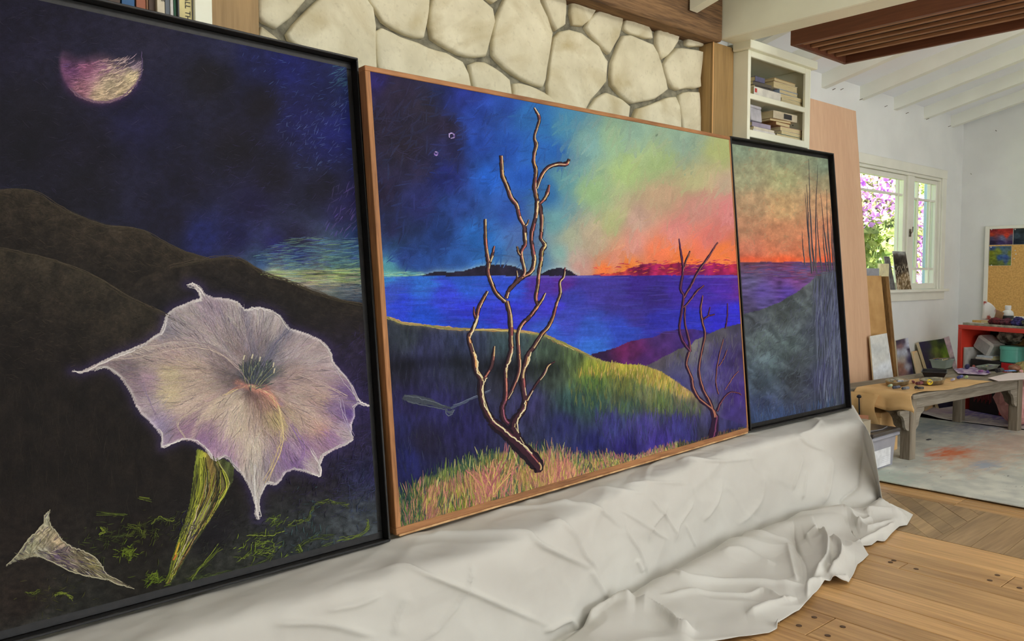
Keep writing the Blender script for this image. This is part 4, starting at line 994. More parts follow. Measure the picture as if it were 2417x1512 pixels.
for a0 in np.linspace(-2.35, -.85, 26):         # the fanning tuft
    Lg = rng.uniform(50, 95); b0 = (1175 + rng.normal(0, 14), 1172)
    S.line([b0, (b0[0] + Lg * .5 * math.cos(a0), b0[1] + Lg * .55 * math.sin(a0)), (b0[0] + Lg * math.cos(a0) * 1.05, b0[1] + Lg * math.sin(a0))], rng.uniform(1.6, 3.2), np.array([(222,150,110),(222,178,100),(206,120,110)][rng.integers(0, 3)]) * rng.uniform(.8, 1.05), .6)
# the owl gliding under the hill
for pts, w_, c_ in (([(952,936),(975,942),(1005,946),(1040,957),(1064,963)], [14, 20, 16, 9, 5], (72,76,74)), ([(955,934),(980,936),(1010,944),(1050,958)], 2.2, (112,116,108)), ([(960,946),(990,954),(1030,962),(1056,966)], 2.2, (104,108,102)), ([(1064,963),(1090,952),(1120,938),(1156,922)], [5, 5, 4.5, 3], (86,92,104)), ([(1070,958),(1110,940),(1158,920)], 1.6, (128,134,140)), ([(1052,966),(1062,974),(1070,966)], 6, (84,88,92)), ([(1052,968),(1058,980),(1066,978),(1072,966)], 2, (120,124,122))):
    S.line(pts, w_, np.array(c_) * 1.0, .8, blend=.2)
# violet lights in the dark sky
for (cx_, cy_, r_) in ((1066, 320, 10), (1029, 362, 6)):
    for k in range(16):
        a0 = rng.uniform(0, 6.3); S.line([(cx_ + r_ * .7 * math.cos(a0), cy_ + r_ * .7 * math.sin(a0)), (cx_ + r_ * .7 * math.cos(a0 + 1.2), cy_ + r_ * .7 * math.sin(a0 + 1.2))], rng.uniform(2, 4.5), np.array([(150,110,180),(100,70,140),(196,170,210)][rng.integers(0, 3)]) * rng.uniform(.7, 1.05), .5)
# --- branches: dark body, lit side, pale glints
def za(x, y): return (1100 + x / 4.447, 220 + y / 4.447)
def zb(x, y): return (1060 + x / 3.979, 480 + y / 3.979)
def zc(x, y): return (1060 + x / 3.979, 760 + y / 3.979)
BR = [  # points, widths, lit colour, side of the light (+1 right)
 ([za(715,150), za(760,230), za(768,290), za(740,380), za(718,460), za(738,540), za(715,640), za(712,730), za(735,800), za(725,900), za(722,1000), za(750,1130)], [4, 7, 7, 6, 6, 9, 8, 8, 9, 9, 10, 10], (222,166,96), 1),
 ([za(740,1000), za(790,870), za(860,780), za(960,745), za(1050,745), za(1085,690)], [7, 8, 9, 10, 10, 6], (226,130,92), 1),
 ([za(770,1160), za(825,1105), za(855,1040), za(875,960)], [6, 8, 9, 4], (206,116,100), 1),
 ([za(750,1130), za(735,1280), za(700,1420), zb(775,330), zb(785,420), zb(800,520), zb(790,600), zb(755,655), zb(690,690), zb(620,750), zb(560,820), zb(535,890)], [10, 9, 9, 9, 9, 10, 10, 10, 10, 10, 9, 9], (222,150,104), 1),
 ([za(765,1150), za(795,1300), za(790,1450), zb(870,240), zb(862,330), zb(900,390), zb(870,450), zb(865,540), zb(845,640), zb(835,760), zb(815,880), zb(830,950)], [10, 9, 8, 8, 8, 10, 10, 9, 8, 8, 8, 7], (222,186,112), 1),
 ([za(370,655), za(375,760), za(385,870), za(430,970), za(470,1090), za(530,1170), za(560,1290), za(610,1400), zb(710,290), zb(715,380), zb(680,450), zb(690,540), zb(710,630), zb(690,690)], [8, 9, 9, 10, 11, 10, 9, 9, 9, 9, 8, 8, 8, 8], (216,150,86), 1),
 ([zb(340,145), zb(340,250), zb(345,380), zb(360,490), zb(372,570), zb(365,640), zb(395,740), zb(450,850), zb(530,925)], [6, 7, 8, 9, 9, 9, 9, 9, 10], (220,176,110), 1),
 ([zb(425,400), zb(405,490), zb(378,560)], [4, 8, 8], (206,120,96), 1),
 ([zb(640,400), zb(652,460), zb(680,490)], [4, 6, 6], (186,150,96), 1),
 ([zb(750,150), zb(735,190), zb(712,215)], [2.5, 4, 5], (216,150,86), 1),
 ([zb(635,630), zb(640,690), zb(640,730)], [3, 5, 5], (170,150,90), 1),
 ([zb(540,915), zb(570,1040), zb(580,1160), zb(580,1290), zb(585,1380), zc(545,400), zc(530,480), zc(535,600), zc(530,720), zc(500,800), zc(510,900), zc(560,960)], [10, 11, 11, 11, 12, 12, 11, 11, 12, 13, 14, 16], (222,170,110), 1),
 ([zb(905,840), zb(870,910), zb(820,980), zb(760,1060), zb(690,1130), zb(650,1210), zb(650,1330), zc(660,350), zc(655,470), zc(600,620), zc(545,720)], [3, 7, 9, 9, 9, 9, 9, 10, 9, 9, 9], (214,136,110), 1),
 ([zb(1090,600), zb(1075,690), zb(1040,740), zb(1045,840), zb(1010,940), zb(975,1070), zb(930,1160), zb(860,1240), zb(800,1340), zb(740,1420), zc(715,400), zc(690,500), zc(700,640), zc(715,750), zc(680,840), zc(620,920), zc(600,1000)], [3, 6, 6, 7, 7, 8, 9, 10, 10, 11, 14, 13, 13, 15, 16, 18, 20], (226,190,130), 1),
 ([zc(995,370), zc(930,410), zc(890,490), zc(820,580), zc(760,680), zc(725,750)], [3, 7, 7, 6, 6, 6], (176,120,110), 1),
 ([zb(360,825), zb(320,900), zb(280,980), zb(255,1100), zb(215,1200), zb(185,1250), zc(210,240), zc(240,340), zc(255,450), zc(300,530), zc(300,640), zc(310,720), zc(350,840), zc(400,920), zc(480,990)], [6, 9, 9, 9, 10, 11, 12, 13, 13, 15, 16, 16, 17, 18, 20], (226,190,126), 1),
 ([zb(235,970), zb(235,1030), zb(250,1070)], [3, 5, 6], (150,110,110), 1),
 ([zc(425,225), zc(415,320), zc(400,410), zc(360,480), zc(320,540)], [4, 8, 8, 8, 8], (206,110,110), 1),
 ([zc(390,930), zc(470,990), zc(560,1060), zc(660,1160), zc(760,1260), zc(830,1350), zc(835,1410)], [20, 24, 26, 28, 30, 28, 12], (226,190,140), 1),
 ([zc(600,990), zc(640,1080), zc(690,1160)], [20, 20, 18], (190,130,130), 1),
]
def low_dark(c, y):
    k = np.clip((y - 800) / 220, 0, 1); return np.array(c, float) * (1 - .0 * k)
for pts, ws, lit, side in BR: S.line(pts, np.array(ws) * 1.12, (36, 25, 32), .45)
for pts, ws, lit, side in BR:
    p = catmull(np.array(pts, float), 5); ww = np.interp(np.linspace(0, 1, len(p)), np.linspace(0, 1, len(ws)), ws)
    k = np.clip((p[:, 1] - 820) / 200, 0, 1)[:, None]
    c_ = np.array([88, 56, 52.]) * (1 - k) + np.array([62, 34, 42.]) * k
    S.many((p[:, 0] + ww * .08)[None], p[:, 1][None], (ww * .62 * rng.uniform(.8, 1.2, len(p)))[None], c_[None])
    # broken light along the right side
    i = 0
    while i < len(p) - 3:
        m = int(rng.integers(3, 7)); q = p[i:i + m]; w2 = ww[i:i + m]
        y_ = q[:, 1].mean(); low = np.clip((y_ - 820) / 200, 0, 1)
        if len(q) >= 2 and rng.random() < .86 - .25 * low:
            c_ = np.array([lit, (226, 160, 96), (214, 130, 104), (236, 196, 132), (190, 104, 96)][rng.integers(0, 5)]) * rng.uniform(.82, 1.02)
            if low > .5 and rng.random() < .5: c_ = np.array([150, 84, 96.]) * rng.uniform(.8, 1.1)
            off = w2 * rng.uniform(.12, .30)
            S.many((q[:, 0] + off)[None], q[:, 1][None], (np.clip(w2 * rng.uniform(.24, .40), 1.2, 4.2 - 1.4 * low) * rng.uniform(.7, 1.2, len(q)))[None], c_)
        if len(q) >= 2 and rng.random() < .45:
            S.many((q[:, 0] + w2 * .34)[None], q[:, 1][None], np.full((1, len(q)), 1.5), np.array([244, 220, 160]) * rng.uniform(.85, 1.0))
        i += m - 1
# the long pale light up the left limb and trunk
for g in ([zc(250, 300), zc(265, 380), zc(265, 460), zc(310, 520)], [zc(355, 520), zc(318, 600), zc(320, 700), zc(345, 800), zc(385, 860), zc(420, 930), zc(500, 990), zc(560, 1050), zc(640, 1110), zc(720, 1170), zc(780, 1230)], [zc(715, 740), zc(715, 800), zc(670, 870), zc(645, 930), zc(650, 1040)], [zc(770, 280), zc(750, 360), zc(710, 430)], [zc(595, 240), zc(580, 340), zc(545, 420), zc(530, 470)], [zb(260, 1090), zb(220, 1200), zb(195, 1260)]):
    S.line(g, 3.0, (232, 208, 156), .8)
BR2 = [
 ([(1603,563),(1608,600),(1612,640),(1606,680),(1614,700),(1609,735),(1604,775),(1610,800),(1628,828)], [2, 4, 5, 5, 5, 5, 5, 6, 6]), ([(1629,592),(1618,620),(1612,640)], [3, 4, 4]), ([(1694,572),(1672,606),(1648,640),(1632,672),(1614,702)], [2.5, 4.5, 5, 5, 5]),
 ([(1662,673),(1644,688),(1626,712),(1612,726)], [3, 4.5, 4, 4]), ([(1617,724),(1617,760),(1626,800),(1630,830)], [4, 4, 5, 5]), ([(1626,830),(1620,860),(1632,890),(1636,915),(1650,940),(1680,965),(1690,985)], [6, 6, 7, 8, 8, 9, 12]),
 ([(1659,696),(1654,730),(1658,760),(1664,790),(1654,840),(1650,880),(1660,920),(1676,950),(1686,985)], [2.5, 5, 5, 5, 5, 6, 7, 8, 9]), ([(1688,742),(1672,745),(1660,754)], [2.5, 4, 4]), ([(1676,724),(1672,745)], [2, 3]), ([(1718,715),(1715,760),(1712,775)], [2, 3, 3]),
 ([(1708,800),(1695,850),(1690,900),(1696,930)], [2, 2.5, 2.5, 2.5]), ([(1744,875),(1730,890),(1712,920)], [1.6, 2, 1.4]), ([(1716,826),(1706,850),(1696,864)], [2, 2.4, 2.4]),
 ([(1692,970),(1704,945),(1722,926),(1742,927),(1750,932)], [6, 4, 3, 3, 2]), ([(1690,980),(1686,1010),(1680,1040)], [14, 16, 18])]
for pts, ws in BR2: S.line(pts, np.array(ws) * 1.15, (48, 26, 46), .35)
for pts, ws in BR2:
    p = np.array(pts, float); ww = np.array(ws, float); S.line(p + np.stack([ww * .2, 0 * ww], 1), np.clip(ww * .34, 1, 3), np.array([(150,84,84),(176,110,84),(120,60,90)][rng.integers(0, 3)]), .4)
S.build('crayon_marks', M_paint2, cv2)

# ------------------------------------------------------------------ 3: reeds on a dark slope at dusk
k3 = .955
P3 = Panel((4.5947 * k3 + .012, 2.8961 * k3, 1.5 - k3), -0.0267, 0.0086, 0.0928, 1.3106 * k3 - .012, 1.9096 * k3)
t3 = thing('painting', 'black framed dusk painting of thin reeds over a dark grey slope, beside the plywood', 'painting', tuple(P3.P(P3.w / 2, 0.0, -.02)))
black_float_frame(P3, t3, lip=.010)
R3 = (.038, P3.w - .038, .038, P3.h - .038)
COL3 = [(1745,350,130,140,115),(1850,370,140,145,115),(1950,390,130,140,115),(1760,420,155,150,115),(1850,420,166,160,115),(1960,430,160,145,110),(1770,480,176,140,105),(1850,490,190,150,105),(1950,480,196,145,105),(1760,540,170,120,90),(1850,550,190,125,90),(1960,550,200,130,95),(1770,590,186,115,90),(1850,590,190,120,90),(1950,590,206,120,85),(1850,608,222,92,52),(1960,606,226,96,56),(1770,608,198,88,62),(1900,340,146,150,118)]
LOW3 = [(1770,628,100,58,72),(1850,626,112,54,84),(1930,626,92,58,84),(1770,645,82,72,104),(1850,650,100,62,122),(1770,665,86,76,112),(1800,690,86,66,132),(1880,660,116,66,122),(1860,690,80,56,132),(1900,640,90,70,110),(1800,715,76,64,112),(1770,725,72,62,92)]
SL3 = [(1780,760,66,68,72),(1850,740,74,78,76),(1900,690,76,78,78),(1900,720,84,90,88),(1800,800,78,86,84),(1860,820,86,96,94),(1820,860,84,96,98),(1800,900,70,80,90),(1880,850,66,70,72),(1880,900,52,54,58),(1940,700,86,86,100),(1950,760,78,80,100),(1980,850,82,84,100),(1990,920,76,80,92),(1930,900,70,70,96),(1800,960,60,66,96),(1800,990,56,72,104),(1900,950,56,58,72),(1980,950,60,64,72),(1850,1000,58,66,96)]
CR3 = [(1740,742),(1765,738),(1800,730),(1840,712),(1880,690),(1910,668),(1925,650),(1945,640),(2010,630)]
def colour3(px, py):
    n2 = fbm(px / 12, py / 14, 208, 3); n3 = fbm(px / 4, py / 4, 213, 2)
    col = idw(px, py, COL3, 3.4, 14) * (.84 + .32 * n2)[:, None] * (.93 + .14 * n3)[:, None]
    m = py > 618 + 5 * (fbm(px / 18, py / 40, 220, 2) - .5); lc = idw(px, py, LOW3, 3.2, 8) * (.62 + .76 * fbm(px / 20, py / 5, 221, 3))[:, None]
    col = np.where(m[:, None], lc, col)
    m = py > above(CR3, px) + 4 * (n2 - .5); sl = idw(px, py, SL3, 3.2, 14)
    a = (px + py) * .5; tx = np.where(px > 1918, fbm(px / 3.2, py / 90, 230, 3), fbm((px + .8 * py) / 30 + 2.0 * fbm(px / 20, py / 20, 233, 3), (py - .8 * px) / 13 + 2.0 * fbm(px / 26, py / 26, 234, 3), 231, 4))
    sl = sl * (.62 + .76 * tx)[:, None] * (.82 + .36 * fbm(px / 34, py / 34, 236, 3))[:, None]; col = np.where(m[:, None], sl, col)
    e = np.exp(-((py - 612) / 6) ** 2) * .5 * (py < 618); col = col + e[:, None] * (np.array([232, 84, 44]) - col)
    return col
M_paint3 = paint_material('dusk_reeds_paint', rough=.5, gain=(.86, .94, 1.0))
cv3 = canvas(P3, R3, -.030, (150, 330), colour3, t3, M_paint3)
S = Strokes(P3, -.030, R3); S.base = colour3
sky_marks([(1735,340),(1960,380),(1970,600),(1760,600)], 420, [(170,160,120),(206,140,100),(140,150,120),(214,120,84)], -3, 0, (5, 14), (2, 4), .4, .85)
sky_marks([(1765,760),(1900,690),(1920,700),(1920,960),(1800,990),(1780,960)], 900, [(100,108,108),(74,78,88),(54,56,60),(84,84,106)], -1.6, -.2, (6, 20), (1.0, 2.4), .5, .62)
sky_marks([(1920,660),(1985,650),(2003,960),(1935,970)], 420, [(120,122,140),(86,86,112),(50,52,58),(70,66,104)], 1.5, 1.75, (20, 80), (.7, 1.6), .03, .3)
sky_marks([(1760,625),(1975,620),(1970,640),(1900,660),(1770,650)], 220, [(110,84,110),(140,60,80),(84,70,120)], -.1, .06, (10, 34), (.8, 1.8), .03, .3)
sky_marks([(1775,960),(1900,960),(1990,940),(1900,985),(1780,1000)], 200, [(64,84,120),(60,66,90)], 1.3, 1.8, (12, 36), (.9, 2), .05, .4)
for p0, p1 in (((1909,375),(1921,640)),((1930,388),(1926,640)),((1904,435),(1915,640)),((1900,455),(1917,640)),((1951,447),(1962,640)),((1937,455),(1958,640)),((1893,545),(1900,625)),((1960,490),(1968,640)),((1964,505),(1972,640)),((1942,530),(1952,640)),((1928,500),(1940,640)),((1915,560),(1928,645)),((1908,500),(1916,645))):
    mid = ((p0[0] + p1[0]) / 2 + rng.normal(-1.5, 1), (p0[1] + p1[1]) / 2)
    S.line([p0, mid, p1], [.8, 2.2, 3.0], (58, 54, 60), .35); S.line([(mid[0] + 1, mid[1]), (p1[0] + 1, p1[1])], 1.0, (120, 112, 112), .3)
S.build('crayon_marks', M_paint3, cv3)

# ================================================================== HEARTH AND DROP CLOTH
struct(MB().box(-.5, 5.82, 2.68, 3.19, 0, .46).build('raised_hearth', mat('hearth_stone', alb(150, 140, 120), rough=.9)))
def ztop(X): return np.interp(X, [-.6, 1.7, 4.36, 5.9], [.480, .480, .530, .545])
def ypaint(X): return np.interp(X, [-.4, .17, 1.70, 1.72, 4.36, 4.40, 5.9], [2.50, 2.52, 2.60, 2.60, 2.75, 2.77, 2.73])
def onz_(x, y, z): return at(x, y, Z=z)
cols = []     # A, B, C for s = 0..12
def kcol(B, C, A=None):
    if A is None: A = np.array([B[0], ypaint(B[0]) + .09, ztop(B[0]) - .004])
    cols.append((A, np.array(B), np.array(C)))
kcol((-.45, 2.30, .47), (-.45, 2.22, 0)); kcol((.65, 2.33, .475), (.65, 2.26, 0)); kcol((1.46, 2.34, .475), (1.52, 2.29, 0))
kcol((2.08, 2.31, .475), (2.18, 2.32, 0))
kcol(onz_(1450, 1172, .487), onz_(1500, 1405, 0)); kcol(onz_(1590, 1116, .497), onz_(1622, 1338, 0)); kcol(onz_(1700, 1075, .505), onz_(1734, 1279, 0))
kcol(onz_(1800, 1048, .515), onz_(1856, 1232, 0)); kcol(onz_(1900, 1020, .525), onz_(1930, 1222, .0)); kcol(onz_(1985, 1000, .535), onz_(1992, 1216, .0), A=onz_(1985, 962, .54))
kcol(onz_(2030, 1000, .53), onz_(2048, 1206, .02), A=onz_(2002, 958, .545)); kcol(onz_(2048, 1014, .52), onz_(2076, 1186, .05), A=onz_(2008, 956, .545)); kcol(onz_(2059, 1036, .505), onz_(2083, 1184, .07), A=onz_(2013, 956, .54))
DD = [(0, None), (1, None), (2, None), (3, None), (4, (1640, 1530)), (4.6, (1760, 1511)), (5, (1800, 1502)), (5.2, (1815, 1500)), (5.35, (1834, 1491)), (5.5, (1840, 1474)), (6, (1886, 1449)), (6.5, (1917, 1416)), (7, (1946, 1383)), (7.4, (2002, 1382)), (7.7, (2015, 1361)), (8, (2024, 1338)), (8.6, (2050, 1313)), (9, (2024, 1296)), (9.4, (2057, 1290)), (9.7, (2070, 1281)), (10, (2088, 1281)), (10.4, (2102, 1264)), (10.8, (2121, 1247)), (11.3, (2140, 1241)), (12, (2154, 1216))]
dw = [(-.45, 1.25, 0), (.65, 1.2, 0), (1.5, 1.25, 0), (2.1, 1.35, 0)]
Ds = np.array([d[0] for d in DD]); DP = np.array([dw[i] if d[1] is None else onz_(d[1][0], d[1][1], 0.0) for i, d in enumerate(DD)])
NS = 760; NT1, NT2, NT3 = 46, 70, 130
ss = np.concatenate([np.linspace(0, 3, 170, endpoint=False), np.linspace(3, 12, NS - 170)])
K = np.arange(13)
def smooth_interp(vals):
    q = np.vstack([2 * vals[0] - vals[1], vals, 2 * vals[-1] - vals[-2]]); i = np.clip(ss.astype(int), 0, 11); t = (ss - i)[:, None]
    a, b, c, d = q[i], q[i + 1], q[i + 2], q[i + 3]
    return .5 * (2 * b + (c - a) * t + (2 * a - 5 * b + 4 * c - d) * t * t + (3 * b - a - 3 * c + d) * t ** 3)
A_, B_, C_ = [smooth_interp(np.array([c[k] for c in cols])) for k in range(3)]
D_ = np.stack([np.interp(ss, Ds, DP[:, k]) for k in range(3)], 1)
def lerp(p, q, n, end=False): 
    t = np.linspace(0, 1, n, endpoint=end)[None, :, None]; return p[:, None] * (1 - t) + q[:, None] * t
G = np.concatenate([lerp(A_, B_, NT1), lerp(B_, C_, NT2), lerp(C_, D_, NT3, True)], 1)
NTT = G.shape[1]
def blur_t(G, lo, hi, it):
    for _ in range(it):
        G[:, lo:hi] = (G[:, lo - 1:hi - 1] + 2 * G[:, lo:hi] + G[:, lo + 1:hi + 1]) / 4
    return G
G = blur_t(G, NT1 - 22, NT1 + 22, 60); G = blur_t(G, NT1 + NT2 - 10, NT1 + NT2 + 10, 10)
q = proj(G); px, py = q[..., 0], q[..., 1]
tt = np.broadcast_to(np.arange(NTT)[None], px.shape); S2 = np.broadcast_to(ss[:, None], px.shape)
zone3 = sstep(NT1 + NT2, NT1 + NT2 + 12, tt)
# base undulation
X_, Y_ = G[..., 0], G[..., 1]
und = .020 * (fbm(X_ * 1.7, tt / 34, 300, 3) - .5) + .008 * (fbm(X_ * 5 + tt / 60, tt / 16, 305, 3) - .5)
rid = 1 - np.abs(2 * fbm(X_ * 2.6 + tt / 90, tt / 42 + X_ * .6, 320, 2) - 1)
rid2 = 1 - np.abs(2 * fbm(X_ * 4.2 - tt / 60, tt / 30, 325, 2) - 1)
und = und + .020 * np.clip(rid - .72, 0, 1) + .010 * np.clip(rid2 - .75, 0, 1)
f3 = (tt - NT1 - NT2) / NT3
bulge = zone3 * (.055 * np.exp(-((f3 - .20) / .15) ** 2) * sstep(2.5, 4.5, S2) * (1 - .6 * sstep(8.5, 11, S2)) + .03 * (fbm(X_ * 3.2, Y_ * 3.2, 310, 3)) * (1 - sstep(.75, 1.0, f3)) + .006 + .05 * np.clip(1 - np.abs(2 * fbm(X_ * 2.4 + Y_, Y_ * 2.8, 330, 2) - 1) - .70, 0, 1))
dark_pit = 0
disp = und * (1 - zone3) + bulge
CRE = [  # traced creases: pixel points, half width px, height m
 ([(1225,1188),(1273,1185),(1323,1193),(1350,1195)], 3.5, .006), ([(1154,1210),(1205,1203),(1273,1200),(1344,1195),(1391,1196),(1428,1213),(1462,1240)], 4, .008), ([(900,1284),(985,1269),(1137,1266),(1239,1266),(1259,1278),(1306,1301),(1391,1339)], 7, .013),
 ([(900,1345),(951,1340),(1002,1354),(1096,1389),(1205,1437),(1289,1474)], 6, .009), ([(1113,1325),(1110,1356),(1095,1393),(1076,1427),(1049,1461),(1029,1484),(991,1512)], 4.5, .008), ([(1289,1234),(1323,1237),(1354,1264),(1374,1305),(1408,1342)], 4.5, .010),
 ([(1388,1343),(1415,1380),(1435,1413)], 4, .008), ([(1472,1217),(1482,1264),(1510,1305),(1530,1359)], 4, .008), ([(1462,1200),(1527,1244),(1577,1274)], 3.5, .006), ([(1574,1190),(1554,1220),(1533,1247),(1532,1281)], 3.5, .007),
 ([(1635,1183),(1615,1217),(1598,1244),(1594,1278)], 4, .007), ([(1533,1173),(1571,1223),(1598,1261)], 3.5, .006), ([(1615,1234),(1645,1291)], 3.5, .006), ([(1398,1156),(1459,1159),(1520,1163)], 3, .005), ([(1476,1146),(1543,1139),(1621,1139)], 3, .005), ([(1598,1090),(1700,1086)], 2.8, .005),
 ([(1598,1088),(1689,1089),(1784,1080)], 2.8, .006), ([(1893,1072),(1878,1122),(1869,1156)], 4, .010), ([(1901,1110),(1897,1152),(1892,1178)], 3.5, .007), ([(1878,1027),(1909,1050),(1946,1063)], 3.5, .008), ([(1941,993),(1916,1016),(1882,1027)], 5, .006),
 ([(2037,1065),(2030,1129),(2022,1152),(1988,1182),(1992,1210)], 7, -.012), ([(1500,1320),(1516,1350)], 4, .007), ([(960,1400),(940,1450),(930,1500)], 9, .008), ([(760,1440),(840,1425),(900,1400)], 9, .008), ([(640,1470),(760,1470),(880,1500)], 8, .010),
 ([(1700,1130),(1690,1180),(1660,1230)], 8, .008), ([(1800,1110),(1790,1180),(1740,1240)], 10, .010), ([(1960,1080),(1955,1140),(1940,1190)], 9, .012),
 # floor folds
 ([(1576,1364),(1606,1398),(1689,1392),(1803,1390),(1901,1398)], 5, .014), ([(1560,1432),(1651,1419),(1757,1420),(1803,1409),(1863,1439)], 5, .013), ([(1735,1279),(1803,1292),(1871,1296)], 4, .010), ([(1500,1455),(1549,1464),(1583,1481),(1602,1500),(1640,1505)], 9, .045), ([(1380,1500),(1440,1455),(1500,1452)], 10, .05), ([(1280,1490),(1340,1460),(1360,1500)], 8, .02),
 ([(1873,1262),(1878,1296),(1897,1341),(1901,1390)], 7, -.035), ([(1858,1300),(1868,1340),(1880,1390)], 9, .022), ([(1929,1269),(1950,1296),(1950,1341),(1920,1380)], 8, .055), ([(1900,1285),(1929,1269)], 6, .03), ([(1954,1299),(1984,1318),(1980,1352),(1954,1371)], 6, .050), ([(1962,1330),(1966,1350)], 6, -.04), ([(1856,1232),(1992,1231),(2048,1262),(2101,1240)], 7, .030), ([(2018,1292),(2079,1266),(2109,1243)], 4.5, .020), ([(1760,1460),(1830,1440),(1880,1420)], 9, .014), ([(1700,1340),(1760,1330),(1830,1345)], 8, .010), ([(1905,1420),(1910,1390),(1945,1384)], 5, .02), ([(1960,1384),(2004,1376)], 4, .016), ([(2040,1230),(2090,1222),(2140,1222)], 6, .018), ([(2020,1255),(2060,1240)], 6, .015), ([(1836,1478),(1834,1490)], 4, .02),
]
for pts, w_, h_ in CRE:
    p = catmull(np.array(pts, float), 4) if len(pts) > 2 else np.array(pts, float)
    lo = p.min(0) - w_ * 5; hi = p.max(0) + w_ * 5
    I = (px > lo[0]) & (px < hi[0]) & (py > lo[1]) & (py < hi[1])
    if not I.any(): continue
    d, par = dpoly(px[I], py[I], p)
    tap = np.clip(np.minimum(par, 1 - par) * 6 + .15, 0, 1)
    disp[I] += (2.1 if abs(h_) < .02 else 1.2) * h_ * tap * (.7 * np.exp(-(d / (w_ * .62)) ** 1.4) + .3 * np.exp(-(d / (w_ * 3)) ** 2))
# deep crease where the front meets the floor part
disp -= .018 * np.exp(-((tt - NT1 - NT2 - 2) / 3.0) ** 2) * sstep(2.5, 4, S2) * (1 - sstep(9, 10, S2)) * 0
gs = np.gradient(G, axis=0); gt = np.gradient(G, axis=1); N_ = np.cross(gs, gt); N_ /= np.linalg.norm(N_, axis=-1, keepdims=True) + 1e-9
flip = np.where((N_ @ np.array([0, -.6, 1.0])) < 0, -1, 1)[..., None]; N_ = N_ * flip
for _ in range(6): N_[1:-1] = (N_[:-2] + N_[2:] + 2 * N_[1:-1]) / 4; N_[:, 1:-1] = (N_[:, :-2] + N_[:, 2:] + 2 * N_[:, 1:-1]) / 4
edge_calm = 1 - .75 * sstep(11.0, 11.8, S2); disp = disp * edge_calm
G2 = G + N_ * disp[..., None]
# the painting edges hold the back rows down
back = 1 - sstep(2, 14, tt); G2 = G2 * (1 - back[..., None]) + G * back[..., None]
G2[..., 2] = np.maximum(G2[..., 2], .004 + 0 * G2[..., 2])
# keep the cloth below the lower edges of the paintings
lim = ztop(G2[..., 0]) + .012
nearp = G2[..., 1] > ypaint(G2[..., 0]) - .05
G2[..., 2] = np.where(nearp, np.minimum(G2[..., 2], lim), G2[..., 2])
M_cloth = mat('white_canvas_cloth', alb(186, 184, 176), alb(179, 176, 168), rough=.9, scale=3, spec=.15, bump=.12, bscale=9)
cc = np.array([2.7, 2.2, 0])
cloth = link('drop_cloth', numpy_mesh('drop_cloth', (G2 - cc).reshape(-1, 3), grid_faces(*px.shape), None, M_cloth, True), None, tuple(cc))
md = cloth.modifiers.new('thickness', 'SOLIDIFY'); md.thickness = .002; md.offset = 1
tag(cloth, 'crumpled white canvas drop cloth draped over the hearth and spilling onto the floor', 'drop cloth')

# ================================================================== WHITE CABINET BESIDE THE STONE WALL
def cabinet():
    x0, x1, yf, yb = 4.673, 5.462, 3.0, 3.55
    z_t1 = float(at(1773, 133, Y=yf)[2]); z_b1 = float(at(1771, 219, Y=yf)[2]); z_t2 = float(at(1771, 232, Y=yf)[2]); z_b2 = float(at(1769.5, 305, Y=yf)[2]); z_bot = float(at(1768, 322, Y=yf)[2])
    zt = 2.95
    t = thing('cabinet', 'small cream painted open cabinet with two shelves of books, beside the timber post', 'cabinet', ((x0 + x1) / 2, 3.28, 0))
    sl, sr = .032, .052
    MB().bbox(x0, x0 + sl, yf, yb, 0, zt, b=.003).build('side_panel', M_cream, t)
    MB().bbox(x1 - .02, x1, yf, yb, 0, zt, b=.003).build('side_panel', M_cream, t)
    MB().bbox(x1 - .02 - sr, x1 - .02, yf, yf + .02, z_bot, zt, b=.003).build('stile', M_cream, t)
    MB().bbox(x0 + sl, x1 - sr - .02, yf, yf + .02, z_t1, zt, b=.003).build('top_rail', M_cream, t)
    MB().bbox(x0 + sl, x1 - sr - .02, yf, yf + .02, z_t2, z_b1, b=.003).build('shelf_rail', M_cream, t)
    MB().bbox(x0 + sl, x1 - sr - .02, yf, yf + .02, z_bot, z_b2, b=.003).build('bottom_rail', M_cream, t)
    MB().box(x0 + sl, x1 - .02, yf + .02, yb - .01, z_b1 - .02, z_b1 - .002).build('shelf', M_cream, t)
    MB().box(x0 + sl, x1 - .02, yf + .02, yb - .01, z_b2 - .02, z_b2 - .002).build('shelf', M_cream, t)
    MB().box(x0 + sl, x1 - .02, yb - .012, yb, 0, zt).build('back_panel', M_cream, t)
    MB().box(x0 + sl, x1 - .02, yf + .04, yb - .012, z_b2 - .26, z_b2 - .23).build('lower_panel', M_cream, t)
    c = MB(); c.bbox(x0 - .03, x1 + .03, yf - .035, 3.10, zt, zt + .055, b=.004); c.box(x0, x1 + .03, 3.10, yb, zt, zt + .055)
    c.build('crown_moulding', M_cream, t)
    for zz in (z_b2 + .08, z_b2 + .13): MB().lathe([(.0005, 0), (.004, 0), (.004, .001), (.0005, .001)], (x1 - .021, yf + .12, zz), 8, R=Matrix.Rotation(-PI / 2, 3, 'Y')).build('peg_hole', M_subfloor, t)
    return z_b1, z_b2
Z_B1, Z_B2 = cabinet()
M_pages = mat('book_pages', alb(206, 192, 150), alb(180, 164, 120), rough=.9, scale=60, stretch=(.2, .2, 6))
bookmats = {}
def cmat(r, g, b, rough=.5):
    k = (r, g, b, rough)
    if k not in bookmats: bookmats[k] = mat('colour_%d_%d_%d' % (r, g, b), alb(r, g, b), alb(int(r * .88), int(g * .88), int(b * .88)), rough=rough, scale=14)
    return bookmats[k]
